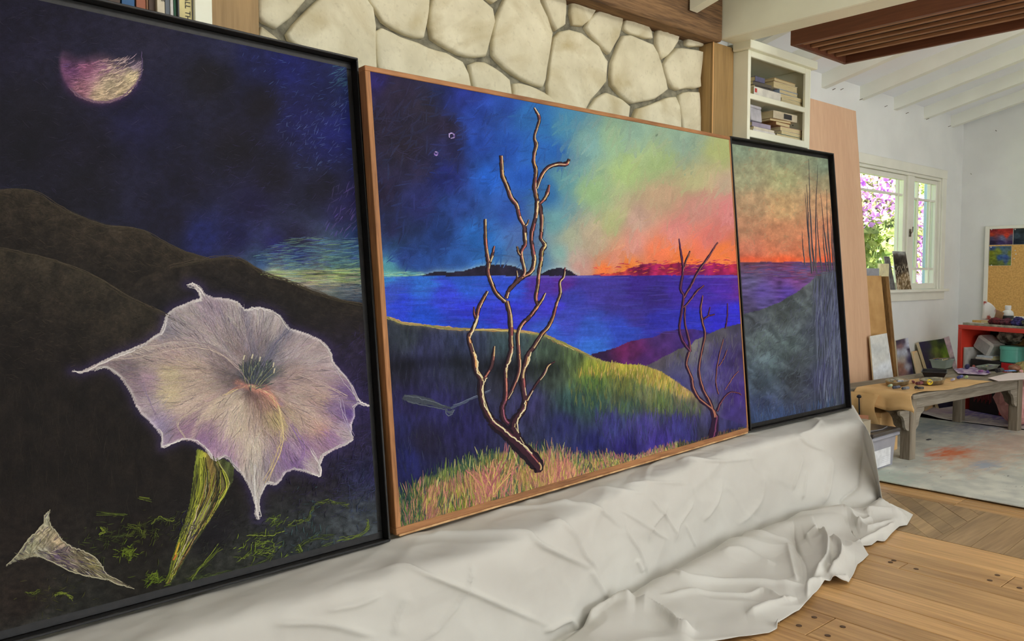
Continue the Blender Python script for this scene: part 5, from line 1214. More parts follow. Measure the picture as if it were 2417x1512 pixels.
def book(label, c, L, D, T, cover, rot=0.0, group=None, spine='-y', tilt=0.0, hard=True, lab=None):
    """closed book lying flat, c = centre of its underside; spine on the -y or +y or -x side before rotation"""
    t = thing('book', label, 'book', c, rot, group)
    R = Rz(rot) @ Matrix.Rotation(tilt, 3, 'Y'); o = c; bt = .003 if hard else .0012; e = .004 if hard else .0005
    cv = MB()
    cv.bbox(-L / 2, L / 2, -D / 2, D / 2, 0, bt, b=.001, R=R, o=o); cv.bbox(-L / 2, L / 2, -D / 2, D / 2, T - bt, T, b=.001, R=R, o=o)
    if spine == '-y': cv.bbox(-L / 2, L / 2, -D / 2, -D / 2 + bt, bt, T - bt, b=.0005, R=R, o=o)
    elif spine == '+y': cv.bbox(-L / 2, L / 2, D / 2 - bt, D / 2, bt, T - bt, b=.0005, R=R, o=o)
    else: cv.bbox(-L / 2, -L / 2 + bt, -D / 2, D / 2, bt, T - bt, b=.0005, R=R, o=o)
    cvo = cv.build('cover', cmat(*cover), t)
    MB().box(-L / 2 + e, L / 2 - e, -D / 2 + e, D / 2 - e, bt, T - bt, R=R, o=o).build('pages', M_pages, t)
    if lab:
        x0, x1, z0, z1, cc_ = lab
        MB().box(x0, x1, -D / 2 - .0012, -D / 2, z0, z1, R=R, o=o).build('spine_label', cmat(*cc_), cvo)
    return t
gU = 'books on the upper cabinet shelf'; gL = 'books on the lower cabinet shelf'
def PX(px_, Y): return float(at(px_, 200, Y=Y)[0])
def sb(label, xc, z, L, D, T, cover, rot=0.0, grp=None, spine='-y', hard=True, lab=None, yf=3.035):
    return book(label, (xc, yf + D / 2 + .5 * L * abs(math.sin(rot)), z), L, D, T - .0006, cover, rot, grp, spine, 0.0, hard, lab)
z = Z_B1
sb('flat white boxed book with red mark at the left of the upper cabinet shelf', 4.955, z, .33, .24, .062, (214, 210, 196), 0, gU, lab=(-.155, -.13, .025, .05, (190, 70, 60)), yf=3.03)
sb('thin dark paperback lying on the flat white boxed book', 4.93, z + .062, .25, .18, .016, (70, 66, 62), .06, gU, hard=False)
sb('crumpled dark booklet over the thin dark paperback on the upper shelf', 4.91, z + .078, .21, .16, .022, (92, 86, 76), -.05, gU, hard=False)
sb('small blue grey book topmost at the left of the upper shelf', 4.87, z + .100, .12, .15, .034, (96, 96, 122), .02, gU)
sb('yellowed paperback lowest of the right stack on the upper shelf', 5.285, z, .30, .2, .022, (206, 186, 130), .0, gU, '+y', hard=False)
sb('pale blue paperback second from below in the upper right stack', 5.28, z + .022, .28, .19, .018, (150, 166, 176), .02, gU, '+y', hard=False)
sb('cream paperback third from below in the upper right stack', 5.275, z + .040, .28, .19, .026, (204, 192, 150), -.02, gU, '+y', hard=False)
sb('pale blue book with tan corner under the thick cream book, upper shelf', 5.235, z + .066, .25, .17, .028, (150, 168, 190), .02, gU, '-x')
sb('thick book with cream page edges in the upper right stack', 5.20, z + .094, .30, .18, .044, (196, 186, 160), -.02, gU, '+y')
sb('tan covered book topmost in the upper right stack', 5.19, z + .138, .29, .17, .022, (178, 146, 100), .03, gU, '+y')
z = Z_B2
sb('white paperback lowest at the left of the lower cabinet shelf', 4.93, z, .27, .2, .020, (210, 206, 200), .0, gL, hard=False)
sb('cream magazine second lowest at the left of the lower shelf', 4.93, z + .020, .26, .2, .018, (206, 198, 178), .02, gL, hard=False)
sb('lilac grey book under the small grey box on the lower shelf', 4.90, z + .038, .22, .17, .030, (150, 142, 158), -.02, gL)
bx_ = thing('storage_box', 'small pale grey box leaning back at the left of the lower shelf', 'box', (4.86, 3.10, z + .068))
Rb = Rz(.05) @ Matrix.Rotation(-.10, 3, 'X')
MB().bbox(-.07, .07, -.05, .05, 0, .085, b=.004, R=Rb, o=(4.86, 3.10, z + .074)).build('box_body', cmat(178, 176, 180), bx_)
MB().bbox(-.072, .072, -.052, .052, .086, .105, b=.004, R=Rb, o=(4.86, 3.10, z + .074)).build('box_lid', cmat(190, 188, 192), bx_)
sb('dark green black book lowest of the right stack on the lower shelf', 5.25, z, .32, .19, .026, (92, 100, 88), .0, gL, '+y')
sb('white and teal paperback in the lower right stack', 5.285, z + .026, .28, .19, .024, (150, 190, 170), .02, gL, '+y', hard=False)
sb('pink cream book in the lower right stack', 5.285, z + .050, .28, .18, .030, (206, 172, 150), -.02, gL, '+y')
sb('brown covered book in the middle of the lower shelf', 5.17, z + .080, .20, .18, .026, (140, 98, 62), .04, gL, '-x')
sb('tan open edged book under the big hardcover on the lower shelf', 5.16, z + .106, .24, .17, .018, (168, 132, 88), -.08, gL, '+y')
sb('thick cream hardcover with black spine label, topmost on the lower shelf', 5.20, z + .124, .30, .18, .052, (196, 184, 156), -.02, gL, '-y', lab=(-.02, .08, .009, .043, (46, 44, 46)))

# ================================================================== TALL BOOKCASE ABOVE THE FLOWER PAINTING
bc = thing('bookcase', 'tall white bookcase of upright books above the black framed flower painting', 'bookcase', (.35, 3.2, 0))
bx0, bx1, byf = -.75, 1.214, 3.06
xs = float(at(460, 40, Y=byf)[0])
MB().bbox(xs, bx1, byf, byf + .34, 0, 3.0, b=.003).build('stile', M_cream, bc)
MB().bbox(bx0, bx0 + .05, byf, byf + .34, 0, 3.0, b=.003).build('stile', M_cream, bc)
ZS = 2.36
for zz in (.5, 1.1, 1.75, ZS, 2.95): MB().bbox(bx0 + .05, xs, byf + .01, byf + .33, zz - .025, zz, b=.002).build('shelf', M_cream, bc)
MB().box(bx0, bx1, byf + .34, byf + .35, 0, 3.0).build('back_panel', M_cream, bc)
def upbook(label, pxa, pxb, H, cover, yoff=.03, group='upright books on the tall bookcase'):
    yy = byf + yoff; a = float(at(pxa, 30, Y=yy)[0]); b = float(at(pxb, 30, Y=yy)[0]) - .001
    t = thing('book', label, 'book', ((a + b) / 2, yy + .08, ZS), 0, group)
    cv = MB(); cv.bbox(a, b, yy, yy + .003, ZS, ZS + H, b=.001); cv.box(a, a + .003, yy + .003, yy + .17, ZS, ZS + H); cv.box(b - .003, b, yy + .003, yy + .17, ZS, ZS + H)
    cv.build('cover', cmat(*cover), t); MB().box(a + .003, b - .003, yy + .004, yy + .165, ZS + .003, ZS + H - .004).build('pages', M_pages, t)
    return t, a, b, yy
def text_part(txt, parent, size, loc, rot, material, name='lettering', ext=.0004, align='LEFT'):
    cu = bpy.data.curves.new(name, 'FONT'); cu.body = txt; cu.size = size; cu.extrude = ext; cu.align_x = align
    tmp = bpy.data.objects.new(name, cu); COL.objects.link(tmp)
    dg = bpy.context.evaluated_depsgraph_get(); me = bpy.data.meshes.new_from_object(tmp.evaluated_get(dg)); COL.objects.unlink(tmp); bpy.data.objects.remove(tmp)
    Mx = Matrix.Translation(Vector(loc)) @ rot.to_4x4(); me.transform(Mx)
    Mi = Matrix(INV[parent.name].tolist()); me.transform(Mi); me.materials.clear(); me.materials.append(material)
    return link(name, me, parent)
M_ink = mat('black_ink', alb(30, 28, 30), rough=.6); M_inkw = mat('white_ink', alb(214, 210, 200), rough=.6)
face_y = Matrix.Rotation(PI / 2, 3, 'X')                       # text facing the room
down = face_y @ Matrix.Rotation(-PI / 2, 3, 'Z')
upbook('dark brown book at the far left behind the frame edge', 225, 285, .2, (70, 52, 40))
t, a, b, yy = upbook('blue book with a small white triangle on its spine', 288, 319, .23, (34, 84, 128)); MB().add([((a + b) / 2 - .02, yy - .001, ZS + .13), ((a + b) / 2 + .004, yy - .001, ZS + .13), ((a + b) / 2 - .008, yy - .001, ZS + .17)], [(0, 1, 2)]).build('spine_mark', M_inkw, t, solid=.0006)
upbook('rust orange clothbound book beside the blue one', 322, 345, .24, (150, 84, 52), .035)
upbook('narrow brown book next to the rust orange one', 345.5, 351, .22, (116, 78, 44), .04)
upbook('dark brown leather book in the shade of the shelf', 351.5, 371, .25, (72, 50, 34), .05)
t, a, b, yy = upbook('off white book with dark lettering along its spine', 371.5, 390, .24, (200, 188, 162), .03); text_part('THE', t, .016, (b - .012, yy - .0008, ZS + .155), down, M_ink)
upbook('slate blue grey book between the pale ones', 390.5, 402, .22, (92, 98, 104), .035)
t, a, b, yy = upbook('thin white book beside the green one', 402.5, 410, .24, (196, 192, 184), .03)
upbook('dark green book beside the thick cream volume', 410.5, 417, .25, (40, 92, 62), .035)
t, a, b, yy = upbook('thick volume with a cream label reading in black capitals', 421, 457, .3, (92, 90, 92), .02)
MB().box(a + .004, b - .006, yy - .0008, yy, ZS, ZS + .175).build('spine_label', cmat(206, 192, 130), t)
text_part('ALL THE', t, .027, (b - .030, yy - .002, ZS + .160), down, M_ink)

# ================================================================== PLYWOOD SHEET
YP = 3.86
pr_t = at(2020, 262, Y=YP); zt_ = float(pr_t[2]); xr = float(pr_t[0])
xl = xr - 1.22; ply = thing('plywood_sheet', 'tall pinkish plywood sheet leaning on the wall behind the dusk painting', 'plywood', (xr - .6, 3.5, 0))
yb_ = YP - (zt_) * .092
MB().add([(xl, yb_, .012), (xr, yb_, .012), (xr, YP, zt_), (xl, YP, zt_), (xl, yb_ + .012, .012), (xr, yb_ + .012, .012), (xr, YP + .012, zt_), (xl, YP + .012, zt_)],
         [(0, 1, 2, 3), (7, 6, 5, 4), (0, 4, 5, 1), (1, 5, 6, 2), (2, 6, 7, 3), (3, 7, 4, 0)]).build('sheet', M_ply, ply)
MB().tube([(xl, yb_ + .006, .006), (xr, yb_ + .006, .006)], .006, 6).build('bottom_edge', M_ply, ply)

# ================================================================== HANGING TIMBER GRILLE
gr = thing('ceiling_grille', 'reddish brown slatted timber grille hanging below the white ceiling', 'grille', (5.3, 1.2, 2.99))
GX0, GX1, GY1, GY0, GZ = 4.945, 5.675, 2.865, -2.0, 2.995
MB().bbox(GX0, GX0 + .03, GY0, GY1, GZ, GZ + .10, b=.003).build('side_board', M_grille, gr)
MB().bbox(GX1 - .03, GX1, GY0, GY1, GZ, GZ + .10, b=.003).build('side_board', M_grille, gr)
MB().bbox(GX0 + .031, GX1 - .031, GY1 - .028, GY1, GZ, GZ + .10, b=.003).build('end_board', M_grille, gr)
MB().bbox(GX0 + .031, GX1 - .031, GY0, GY0 + .028, GZ, GZ + .10, b=.003).build('end_board', M_grille, gr)
for i in range(5):
    xx = GX0 + .09 + i * .112
    MB().bbox(xx, xx + .034, GY0 + .03, GY1 - .03, GZ + .020, GZ + .040, b=.002).build('slat', M_slat, gr)
M_dark = mat('dark_interior_wood', alb(58, 34, 24), rough=.8)
MB().box(GX0 + .031, GX1 - .031, GY0 + .029, GY1 - .029, GZ + .085, GZ + .095).build('top_panel', M_dark, gr)
for yy in (2.4, .4, -1.6):
    for xx in (GX0 + .015, GX1 - .015): MB().tube([(xx, yy, GZ + .1), (xx, yy, zr(yy) + .10)], .006, 6).build('hanger_rod', M_dark, gr)

# ================================================================== WINDOW
wn_ = struct(thing('window_1', 'white casement window with small panes looking on the garden', 'window', ((WX0 + WX1) / 2, YW, WZ0)))
del wn_['category']
def WB(x0, x1, z0, z1, y0, y1, name, m=M_white, b=.003): return MB().bbox(x0, x1, y0, y1, z0, z1, b=b).build(name, m, wn_)
def wx(p): return float(at(p, 560, Y=YW + .02)[0])
WB(WX0 - .1, WX1 + .12, WZ1 + .0, WZ1 + .10, YW - .022, YW, 'window_trim'); WB(WX1, WX1 + .11, WZ0 - .0, WZ1, YW - .02, YW, 'window_trim'); WB(WX0 - .1, WX0, WZ0, WZ1, YW - .02, YW, 'window_trim')
WB(WX0 - .12, WX1 + .14, WZ0 - .025, WZ0 + .004, YW - .07, YW + .02, 'window_sill'); WB(WX0 - .1, WX1 + .12, WZ0 - .12, WZ0 - .025, YW - .022, YW, 'window_apron')
yo0, yo1 = YW + .03, YW + .075
WB(WX0, WX1, WZ1 - .03, WZ1, YW, YW + .14, 'frame_head'); WB(WX1 - .02, WX1, WZ0, WZ1 - .03, YW, YW + .14, 'frame_jamb'); WB(WX0, WX0 + .02, WZ0, WZ1 - .03, YW, YW + .14, 'frame_jamb')
m0, m1 = wx(2138), wx(2152.5)
WB(m0, m1, WZ0 + .004, WZ1 - .03, YW + .005, YW + .12, 'mullion')
M_glass = None
def glass_mat():
    m, nt, b = new_mat('window_glass'); nt.nodes.remove(b)
    o = nt.nodes['Material Output']; tr = nt.nodes.new('ShaderNodeBsdfTransparent'); gl = nt.nodes.new('ShaderNodeBsdfGlossy'); gl.inputs['Roughness'].default_value = .02
    mx = nt.nodes.new('ShaderNodeMixShader'); mx.inputs[0].default_value = .06
    nt.links.new(tr.outputs[0], mx.inputs[1]); nt.links.new(gl.outputs[0], mx.inputs[2]); nt.links.new(mx.outputs[0], o.inputs[0]); return m
M_glass = glass_mat()
def sash(x0, x1, vbars, hbars, st=.055):
    z0, z1 = WZ0 + .006, WZ1 - .032
    WB(x0, x0 + st, z0, z1, yo0, yo1, 'sash_stile'); WB(x1 - st, x1, z0, z1, yo0, yo1, 'sash_stile')
    WB(x0 + st, x1 - st, z1 - st, z1, yo0, yo1, 'sash_rail'); WB(x0 + st, x1 - st, z0, z0 + st + .02, yo0, yo1, 'sash_rail')
    vx = [x0 + st] + [v for v in vbars] + [x1 - st]; hz = [z0 + st + .02] + list(hbars) + [z1 - st]
    for v in vbars: WB(v - .012, v + .012, z0 + st + .02, z1 - st, yo0 + .004, yo1 - .004, 'muntin')
    for h_ in hbars:
        for a, b in zip(vx[:-1], vx[1:]): WB(a + .0125, b - .0125, h_ - .012, h_ + .012, yo0 + .006, yo1 - .006, 'muntin')
    for a, b in zip(vx[:-1], vx[1:]):
        for c, d in zip(hz[:-1], hz[1:]):
            MB().box(a + .013, b - .013, yo0 + .018, yo0 + .022, c + .013, d - .013).build('pane', M_glass, wn_)
hT = float(at(2100, 455, Y=YW + .03)[2]); hB = float(at(2180, 634, Y=YW + .03)[2])
sash(WX0 + .022, m0 - .002, [wx(2124) - .02], [hT])
sash(m1 + .002, WX1 - .022, [wx(2168), wx(2197)], [hT - .02, hB], .045)
lt = thing('window_latch', 'small dark metal latch on the window mullion', 'latch', ((m0 + m1) / 2 - .01, YW + .004, 1.93))
M_metal = mat('tarnished_metal', alb(120, 112, 96), alb(70, 62, 50), rough=.4, metallic=.8, scale=40)
c0 = ((m0 + m1) / 2 - .02, YW + .002, 1.93)
MB().bbox(c0[0] - .02, c0[0] + .02, c0[1] - .008, c0[1] + .002, c0[2], c0[2] + .085, b=.002).build('latch_plate', M_metal, lt)
lp_ = lt.children[0]
MB().tube([(c0[0], c0[1] - .008, c0[2] + .05), (c0[0], c0[1] - .03, c0[2] + .05), (c0[0], c0[1] - .032, c0[2] + .11)], .006, 8).build('latch_lever', M_metal, lp_)
MB().lathe([(.001, -.003), (.014, -.003), (.014, .003), (.001, .003)], (c0[0], c0[1] - .012, c0[2] + .045), 12, R=Matrix.Rotation(PI / 2, 3, 'X')).build('latch_boss', M_metal, lp_)
# pale blue shutters outside
M_blue = mat('pale_blue_paint', (.55, .72, .92, 1), (.5, .68, .9, 1), rough=.5)
for lab_, xa, xb in (('pale blue painted shutter outside, seen through the left sash edge', 2127.5, 2137), ('narrow pale blue shutter edge seen behind the left bar of the narrow sash', 2158, 2164), ('widest pale blue shutter seen through the narrow sash', 2188, 2196.5), ('pale blue shutter at the right edge of the narrow sash', 2202.5, 2209)):
    Y2 = YW + .32; a = float(at(xa, 560, Y=Y2)[0]); b = float(at(xb, 560, Y=Y2)[0])
    s_ = thing('shutter', lab_, 'shutter', ((a + b) / 2, Y2, 0), 0, 'blue shutters outside the window')
    MB().bbox(a, b, Y2, Y2 + .03, 1.15, 2.75, b=.003).build('shutter_board', M_blue, s_); MB().bbox(a - .001, b + .001, Y2 + .03, Y2 + .05, 0.0, 2.75, b=.003).build('shutter_post', M_blue, s_)

# ================================================================== GARDEN
struct(MB().box(4, 40, YW + .3, 30, -.4, -.15).build('garden_ground', mat('lawn', alb(120, 150, 60, .9), alb(86, 112, 42, .9), rough=1, scale=9)))
def leaf_mat(name, c, c2, tr=.55):
    m, nt, b = new_mat(name); L = nt.links.new; o = nt.nodes['Material Output']
    tc = nt.nodes.new('ShaderNodeTexCoord'); nz = nt.nodes.new('ShaderNodeTexNoise'); nz.inputs['Scale'].default_value = 7; nz.inputs['Detail'].default_value = 6
    L(tc.outputs['Object'], nz.inputs['Vector']); cr = nt.nodes.new('ShaderNodeValToRGB'); e = cr.color_ramp.elements
    e[0].position = .4; e[0].color = c2; e[1].position = .6; e[1].color = c; L(nz.outputs['Fac'], cr.inputs[0]); L(cr.outputs[0], b.inputs['Base Color']); b.inputs['Roughness'].default_value = .55
    t_ = nt.nodes.new('ShaderNodeBsdfTranslucent'); L(cr.outputs[0], t_.inputs[0]); mx = nt.nodes.new('ShaderNodeMixShader'); mx.inputs[0].default_value = tr
    L(b.outputs[0], mx.inputs[1]); L(t_.outputs[0], mx.inputs[2]); L(mx.outputs[0], o.inputs[0]); return m
M_leaf = leaf_mat('yellow_green_leaf', (.55, .62, .22, 1), (.20, .30, .08, 1)); M_blossom = leaf_mat('purple_bract', (.74, .42, .84, 1), (.50, .22, .70, 1), .5); M_leaf2 = leaf_mat('fresh_leaf', (.55, .62, .2, 1), (.2, .34, .07, 1))
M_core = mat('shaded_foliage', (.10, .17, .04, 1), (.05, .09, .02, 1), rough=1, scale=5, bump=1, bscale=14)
def leaves(name, centers, size, m, parent, asp=.55):
    n = len(centers); s_ = rng.uniform(.7, 1.3, (n, 1)) * size
    a = rng.normal(0, 1, (n, 3)); a /= np.linalg.norm(a, axis=1, keepdims=True); b = np.cross(a, rng.normal(0, 1, (n, 3))); b /= np.linalg.norm(b, axis=1, keepdims=True)
    n_ = np.cross(a, b)
    pts = np.stack([centers - a * s_, centers + b * s_ * asp + n_ * s_ * .12, centers + a * s_, centers - b * s_ * asp + n_ * s_ * .12], 1).reshape(-1, 3)
    M = INV[parent.name]; pts = pts @ M[:3, :3].T + M[:3, 3]
    o = link(name, numpy_mesh(name, pts, np.arange(n * 4).reshape(-1, 4), None, m, False), parent); o['kind'] = 'stuff'; return o
def mound(name, label, c, rad, n, m_leaf, parent_cat, nb=0, size=.07):
    t = thing(name, label, parent_cat, (c[0], c[1], -.15))
    nu, nv = 28, 18; rows = []
    for i in range(nv):
        th_ = PI * i / (nv - 1); r_ = []
        for j in range(nu + 1):
            ph = 2 * PI * j / nu; k = .86 + .2 * math.sin(3 * ph + i) * math.sin(th_ * 4 + j * .7)
            r_.append((c[0] + rad[0] * k * math.sin(th_) * math.cos(ph), c[1] + rad[1] * k * math.sin(th_) * math.sin(ph), max(c[2] + rad[2] * k * math.cos(th_), -.15)))
        rows.append(r_)
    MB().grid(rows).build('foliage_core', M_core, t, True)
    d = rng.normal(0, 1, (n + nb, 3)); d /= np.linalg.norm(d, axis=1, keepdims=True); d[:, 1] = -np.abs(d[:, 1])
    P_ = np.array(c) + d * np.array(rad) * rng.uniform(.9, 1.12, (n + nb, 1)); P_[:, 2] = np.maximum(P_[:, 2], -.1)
    leaves('leaves', P_[:n], size, m_leaf, t)
    if nb:
        cl_ = fbm(P_[n:, 0] * 1.3, P_[n:, 2] * 1.6, 400, 2) > .46
        leaves('blossoms', (P_[n:] + [0, -.07, 0])[cl_], size * .8, M_blossom, t, .8)
    return t
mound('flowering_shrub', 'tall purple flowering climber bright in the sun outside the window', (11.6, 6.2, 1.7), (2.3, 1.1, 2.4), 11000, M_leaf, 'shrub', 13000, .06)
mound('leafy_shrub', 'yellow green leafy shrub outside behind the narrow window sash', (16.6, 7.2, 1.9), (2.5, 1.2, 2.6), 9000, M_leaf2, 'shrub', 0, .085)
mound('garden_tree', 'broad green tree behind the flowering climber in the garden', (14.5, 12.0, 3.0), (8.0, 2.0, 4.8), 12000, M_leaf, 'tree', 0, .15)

# ================================================================== STUDIO CORNER
def z2(x, y): return (1980 + x / 4.725, 680 + y / 4.725)
def z3(x, y): return (1980 + x / 4.725, 900 + y / 4.725)
def z1(x, y): return (1900 + x / 4.2, 340 + y / 4.2)
def V3(p): return Vector((float(p[0]), float(p[1]), float(p[2])))
# ------------------------------------------------------------------ rugs
def rug_material(name, base, base2, stains):
    m, nt, b = new_mat(name); L = nt.links.new
    geo = nt.nodes.new('ShaderNodeNewGeometry')
    n0 = nt.nodes.new('ShaderNodeTexNoise'); n0.inputs['Scale'].default_value = 5; n0.inputs['Detail'].default_value = 8
    L(geo.outputs['Position'], n0.inputs['Vector'])
    cr = nt.nodes.new('ShaderNodeValToRGB'); cr.color_ramp.elements[0].position = .38; cr.color_ramp.elements[0].color = base2; cr.color_ramp.elements[1].position = .62; cr.color_ramp.elements[1].color = base
    L(n0.outputs['Fac'], cr.inputs[0]); cur = cr.outputs[0]
    for k, (pos, r, col, amt, st) in enumerate(stains):
        mp = nt.nodes.new('ShaderNodeMapping'); mp.vector_type = 'POINT'
        mp.inputs['Location'].default_value = (-pos[0] * st[0] / r, -pos[1] * st[1] / r, 0); mp.inputs['Scale'].default_value = (st[0] / r, st[1] / r, 0)
        L(geo.outputs['Position'], mp.inputs['Vector'])
        ln = nt.nodes.new('ShaderNodeVectorMath'); ln.operation = 'LENGTH'; L(mp.outputs[0], ln.inputs[0])
        nz = nt.nodes.new('ShaderNodeTexNoise'); nz.inputs['Scale'].default_value = 9 + k; nz.inputs['Detail'].default_value = 8
        m2 = nt.nodes.new('ShaderNodeMapping'); m2.inputs['Location'].default_value = (k * 3.1, k, 0); m2.inputs['Scale'].default_value = (.8, 2.2, 1)
        L(geo.outputs['Position'], m2.inputs['Vector']); L(m2.outputs[0], nz.inputs['Vector'])
        md = nt.nodes.new('ShaderNodeMath'); md.operation = 'MULTIPLY_ADD'; md.inputs[1].default_value = 1.8; L(nz.outputs['Fac'], md.inputs[0])
        sb = nt.nodes.new('ShaderNodeMath'); sb.operation = 'SUBTRACT'; sb.inputs[0].default_value = 0.2; L(ln.outputs['Value'], sb.inputs[1])
        L(sb.outputs[0], md.inputs[2])
        mr = nt.nodes.new('ShaderNodeMapRange'); mr.inputs['From Min'].default_value = .1; mr.inputs['From Max'].default_value = .9; mr.inputs['To Max'].default_value = amt
        L(md.outputs[0], mr.inputs['Value'])
        mx = nt.nodes.new('ShaderNodeMix'); mx.data_type = 'RGBA'; L(mr.outputs[0], mx.inputs['Factor']); L(cur, mx.inputs['A']); mx.inputs['B'].default_value = col; cur = mx.outputs['Result']
    # small flecks
    vo = nt.nodes.new('ShaderNodeTexNoise'); vo.inputs['Scale'].default_value = 13; vo.inputs['Detail'].default_value = 3
    mm = nt.nodes.new('ShaderNodeMapping'); mm.inputs['Scale'].default_value = (1.2, 3.2, 1); L(geo.outputs['Position'], mm.inputs['Vector']); L(mm.outputs[0], vo.inputs['Vector'])
    fr = nt.nodes.new('ShaderNodeMapRange'); fr.inputs['From Min'].default_value = .70; fr.inputs['From Max'].default_value = .76; fr.inputs['To Max'].default_value = .75; L(vo.outputs['Fac'], fr.inputs['Value'])
    mx = nt.nodes.new('ShaderNodeMix'); mx.data_type = 'RGBA'; L(fr.outputs[0], mx.inputs['Factor']); L(cur, mx.inputs['A']); mx.inputs['B'].default_value = alb(66, 62, 66); cur = mx.outputs['Result']
    L(cur, b.inputs['Base Color']); b.inputs['Roughness'].default_value = .95; b.inputs['Specular IOR Level'].default_value = .1
    nb = nt.nodes.new('ShaderNodeTexNoise'); nb.inputs['Scale'].default_value = 160; L(geo.outputs['Position'], nb.inputs['Vector'])
    bp = nt.nodes.new('ShaderNodeBump'); bp.inputs['Strength'].default_value = .4; bp.inputs['Distance'].default_value = .005; L(nb.outputs['Fac'], bp.inputs['Height']); L(bp.outputs[0], b.inputs['Normal'])
    return m
def F(x, y): return at(x, y, Z=0.01)
o1 = F(2245, 1072); o2 = F(2180, 1010); o3 = F(2335, 1003); o4 = F(2325, 1100); o5 = F(2400, 1045); o6 = F(2060, 1128); o7 = F(2310, 1085)
M_rug = rug_material('stained_grey_rug', alb(196, 196, 184), alb(170, 172, 164), [(o1, .34, alb(204, 96, 44), .9, (.8, 1.7)), (o7, .55, alb(190, 150, 120), .5, (.6, 1.6)), (o2, .5, alb(120, 138, 156), .6, (.7, 1.4)), (o3, .5, alb(112, 112, 140), .6, (.6, 1.5)), (o4, .2, alb(140, 156, 176), .7, (.8, 1.6)), (o5, .6, alb(190, 150, 130), .5, (.6, 1.4)), (o6, .4, alb(160, 180, 168), .6, (1, 1))])
def sheet(name, label, cat, x0, x1, y0, y1, z, m, wav=.008, nx=60, ny=80, edge=.012, lift=None, thick=.008):
    xs_ = np.linspace(0, 1, nx); ys_ = np.linspace(0, 1, ny); A, B = np.meshgrid(xs_, ys_, indexing='ij')
    X = x0 + (x1 - x0) * A; Y = y0 + (y1 - y0) * B
    X = X + edge * (fbm(B * 9, A * 2, 500, 3) - .5) * 2 * (1 - A) + edge * (fbm(B * 9, A * 2 + 5, 501, 3) - .5) * 2 * A
    Zz = z + wav * fbm(X * 2.4, Y * 2.4, 510, 3)
    if lift is not None: Zz = Zz + lift(X, Y, A, B)
    c = np.array([(x0 + x1) / 2, (y0 + y1) / 2, 0]); P_ = np.stack([X, Y, Zz], -1) - c
    o = link(name, numpy_mesh(name, P_.reshape(-1, 3), grid_faces(nx, ny), None, m, True), None, tuple(c))
    md = o.modifiers.new('thickness', 'SOLIDIFY'); md.thickness = thick; md.offset = -1
    return tag(o, label, cat)
sheet('rug', 'pale grey rug stained with orange and blue paint under the low table', 'rug', 5.875, 8.86, -2.4, YW - .03, .010, M_rug, .005, edge=.03)
p1_ = F(2330, 975); p2_ = F(2400, 985); p3_ = F(2220, 975)
M_rug2 = rug_material('splattered_canvas', alb(188, 182, 176), alb(162, 156, 154), [(p1_, .5, alb(92, 78, 150), .9, (.7, 1.3)), (p2_, .5, alb(80, 62, 140), .9, (.7, 1.3)), (p3_, .4, alb(150, 130, 150), .6, (.8, 1.2))])
sheet('floor_canvas', 'paint splattered canvas with purple stains beyond the rug, its corner curling', 'canvas', 8.80, XF - .02, 1.2, YW - .03, .028, M_rug2, .006, edge=.03, lift=lambda X, Y, A, B: .035 * np.exp(-(A / .12) ** 2) * np.exp(-((Y - 3.55) / .18) ** 2), thick=.003)
fl = onz_(2192, 1039, .014)
tag(MB().bbox(fl[0] - .035, fl[0] + .035, fl[1] - .012, fl[1] + .012, .017, .026, b=.004).build('pastel_stub', cmat(52, 52, 58)), 'black pastel stub lying on the stained rug', 'pastel')

# ------------------------------------------------------------------ low table
M_grey = wood('weathered_grey_wood', alb(140, 132, 118), alb(96, 86, 72), 'x', rough=.8, scale=12, bump=.5)
M_greyz = wood('weathered_grey_leg', alb(134, 124, 108), alb(92, 80, 64), 'z', rough=.8, scale=12, bump=.5)
TR_ = math.radians(-4.3); TO = Vector((6.735, 2.795, 0)); TRm = Rz(TR_)
TZ = .553
def TL(x, y, z=0.0): return TRm @ Vector((x, y, z)) + TO
tb = thing('low_table', 'low weathered grey wooden table with bracketed legs, spread with art materials', 'table', tuple(TL(1.03, .27)), TR_)
lg = .088
for (lx, ly) in ((0, 0), (2.03, 0), (0, .54), (2.08, .54)):
    MB().bbox(lx - lg / 2, lx + lg / 2, ly - lg / 2, ly + lg / 2, .0160, TZ - .035, b=.006, R=TRm, o=TO).build('leg', M_greyz, tb)
MB().bbox(-.09, 2.17, -.085, .63, TZ - .034, TZ, b=.006, R=TRm, o=TO).build('table_top', M_grey, tb)
MB().bbox(.046, 1.985, -.030, -.008, TZ - .125, TZ - .036, b=.003, R=TRm, o=TO).build('apron', M_grey, tb)
MB().bbox(.046, 2.03, .55, .572, TZ - .125, TZ - .036, b=.003, R=TRm, o=TO).build('apron', M_grey, tb)
MB().bbox(-.03, -.008, .046, .495, TZ - .125, TZ - .036, b=.003, R=TRm, o=TO).build('apron', M_grey, tb)
MB().bbox(2.05, 2.072, .046, .495, TZ - .125, TZ - .036, b=.003, R=TRm, o=TO).build('apron', M_grey, tb)
def bracket(o, d):
    prof = [(0, 0), (.15, 0), (.145, -.03), (.10, -.05), (.075, -.085), (.06, -.14), (.03, -.165), (0, -.17)]
    pts = [TL(*(o[0] + d[0] * a, o[1] + d[1] * a, TZ - .126 + b)) for a, b in prof]
    nrm = TRm @ Vector((-d[1], d[0], 0)) * .011
    MB().prism(pts, -nrm, nrm).build('bracket', M_grey, tb)
bracket((.045, -.019), (1, 0)); bracket((1.985, -.019), (-1, 0)); bracket((-.019, .045), (0, 1)); bracket((-.019, .495), (0, -1)); bracket((-.046, -.019), (-1, 0)); bracket((2.061, .045), (0, 1))

